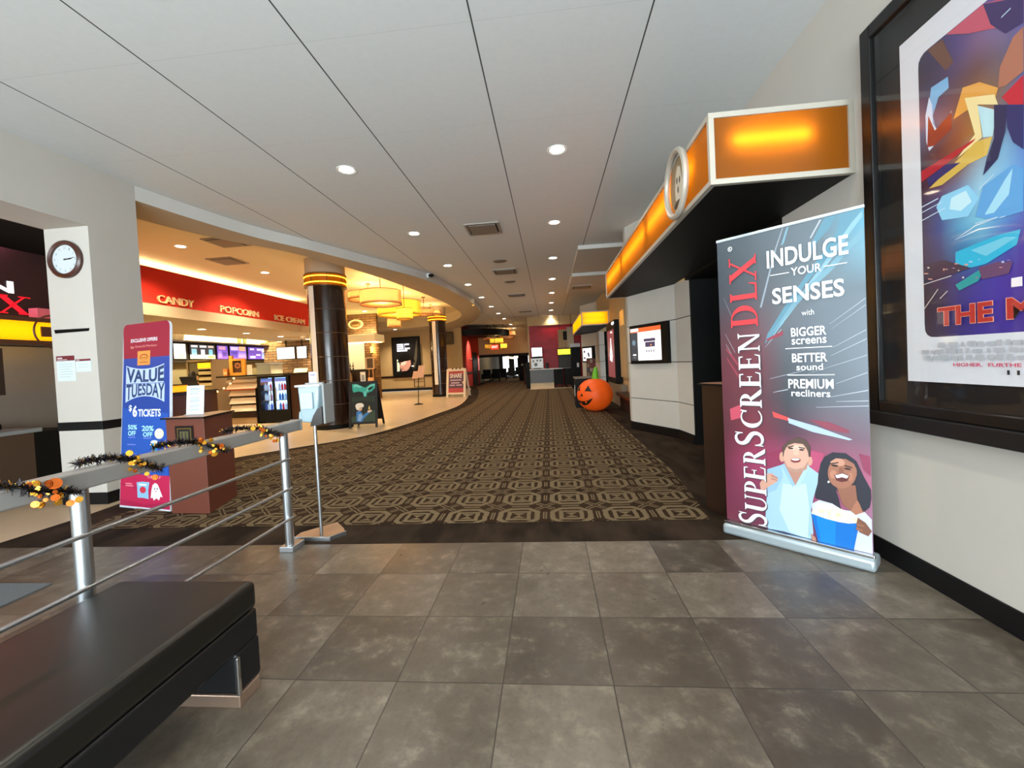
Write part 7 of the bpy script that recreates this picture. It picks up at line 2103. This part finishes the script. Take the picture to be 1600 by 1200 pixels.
MB().box(1.40, 1.74, 16.05, 16.25, 0.0, 0.68).build('base', M_DARK, t)
MB().obox((1.40, 16.05, 0.68), (0.34, 0, 0), (0.03, 0.12, 0.70), (0, 0.03, 0)).build('back', M_DARK, t)
R = random.Random(4)
for j in range(4):
    for i in range(3):
        c = R.choice(['7a3426', '8a6a50', '5a4a3e', 'a08a78', '6a2c22', '4a4048'])
        b = thing('brochure', 'small brochure standing in the dark rack behind the pumpkin stem', 'brochure', (1.41 + 0.11 * i, 15.99 + 0.029 * j, 0.69 + 0.165 * j), 'brochures in the rack')
        MB().obox((1.415 + 0.11 * i + 0.006 * j, 15.995 + 0.028 * j, 0.70 + 0.165 * j), (0.095, 0, 0), (0.006, 0.024, 0.145), (0, 0.008, 0)).build('paper', mat('brochure_' + c, c, 0.5), b)
# niche between the pillars on the right wall
t = thing('poster_case', 'black poster case with a pink picture leaning out by the far doorway', 'poster case', (1.85, 12.5, 0.6))
MB().box(1.86, 2.05, 11.95, 13.55, 0.62, 2.42).build('housing', M_BLACK, t, bevel=0.01)
P = Panel((1.858, 13.45, 0.72), (0, -1, 0), (0, 0, 1), 0.003)
P.rect(mat('pink_case_print', 'a85a60', 0.3, emit=0.2, var=0.1), 0.1, 1.4, 0.05, 1.45, 1)
P.poly(mat('white_case_print', 'f4f4f4', 0.3, emit=0.9, var=0), [(0.55, 0.55), (0.95, 0.5), (1.05, 0.7), (0.9, 0.95), (0.85, 1.2), (0.75, 1.22), (0.7, 0.95), (0.5, 0.72)], 2)
P.rect(mat('grey_case_print', '6a5a60', 0.3, var=0), 0.72, 0.85, 0.66, 0.78, 3)
P.rect(mat('white_case_print', 'f4f4f4', 0.3, emit=0.9, var=0), 0.8, 1.1, 1.35, 1.40, 2)
P.build('picture', t)
MB().box(1.84, 1.86, 12.0, 12.3, 2.3, 2.36).build('case_light', mat('case_lamp', 'ffffff', 0.4, emit=3, var=0), t)
struct(MB().box(2.03, 2.05, 13.6, 14.6, 0, 2.3).build('door_2', M_BLACK))
t = thing('side_bench', 'low dark wood bench against the wall beyond the white pillar', 'bench', (1.9, 10.2, 0))
MB().box(1.72, 2.04, 9.3, 11.2, 0.36, 0.44).build('seat', mat('dark_bench_wood', '3a2418', 0.4), t, bevel=0.01)
MB().box(1.80, 2.04, 9.4, 11.1, 0.0, 0.36).build('base', mat('dark_bench_base', '24160f', 0.5), t)
tag(MB().box(1.88, 2.04, 11.3, 13.4, 0.0, 0.60).build('ledge_cabinet', mat('taupe_cabinet', '8a7c68', 0.6), bevel=0.01), 'low taupe wall cabinet under the poster case behind the pumpkin', 'cabinet')
t = thing('wall_panel', 'tan wall panel with an amber square high up beyond the white pillar', 'panel', (2.0, 11.5, 0.8))
MB().box(1.99, 2.05, 11.02, 11.9, 0.80, 3.2).build('board', M_WALLW, t)
MB().box(1.98, 1.99, 11.15, 11.7, 2.2, 2.6).build('amber_square', mat('amber_square', 'e0a850', 0.4, emit=0.3, var=0), t)
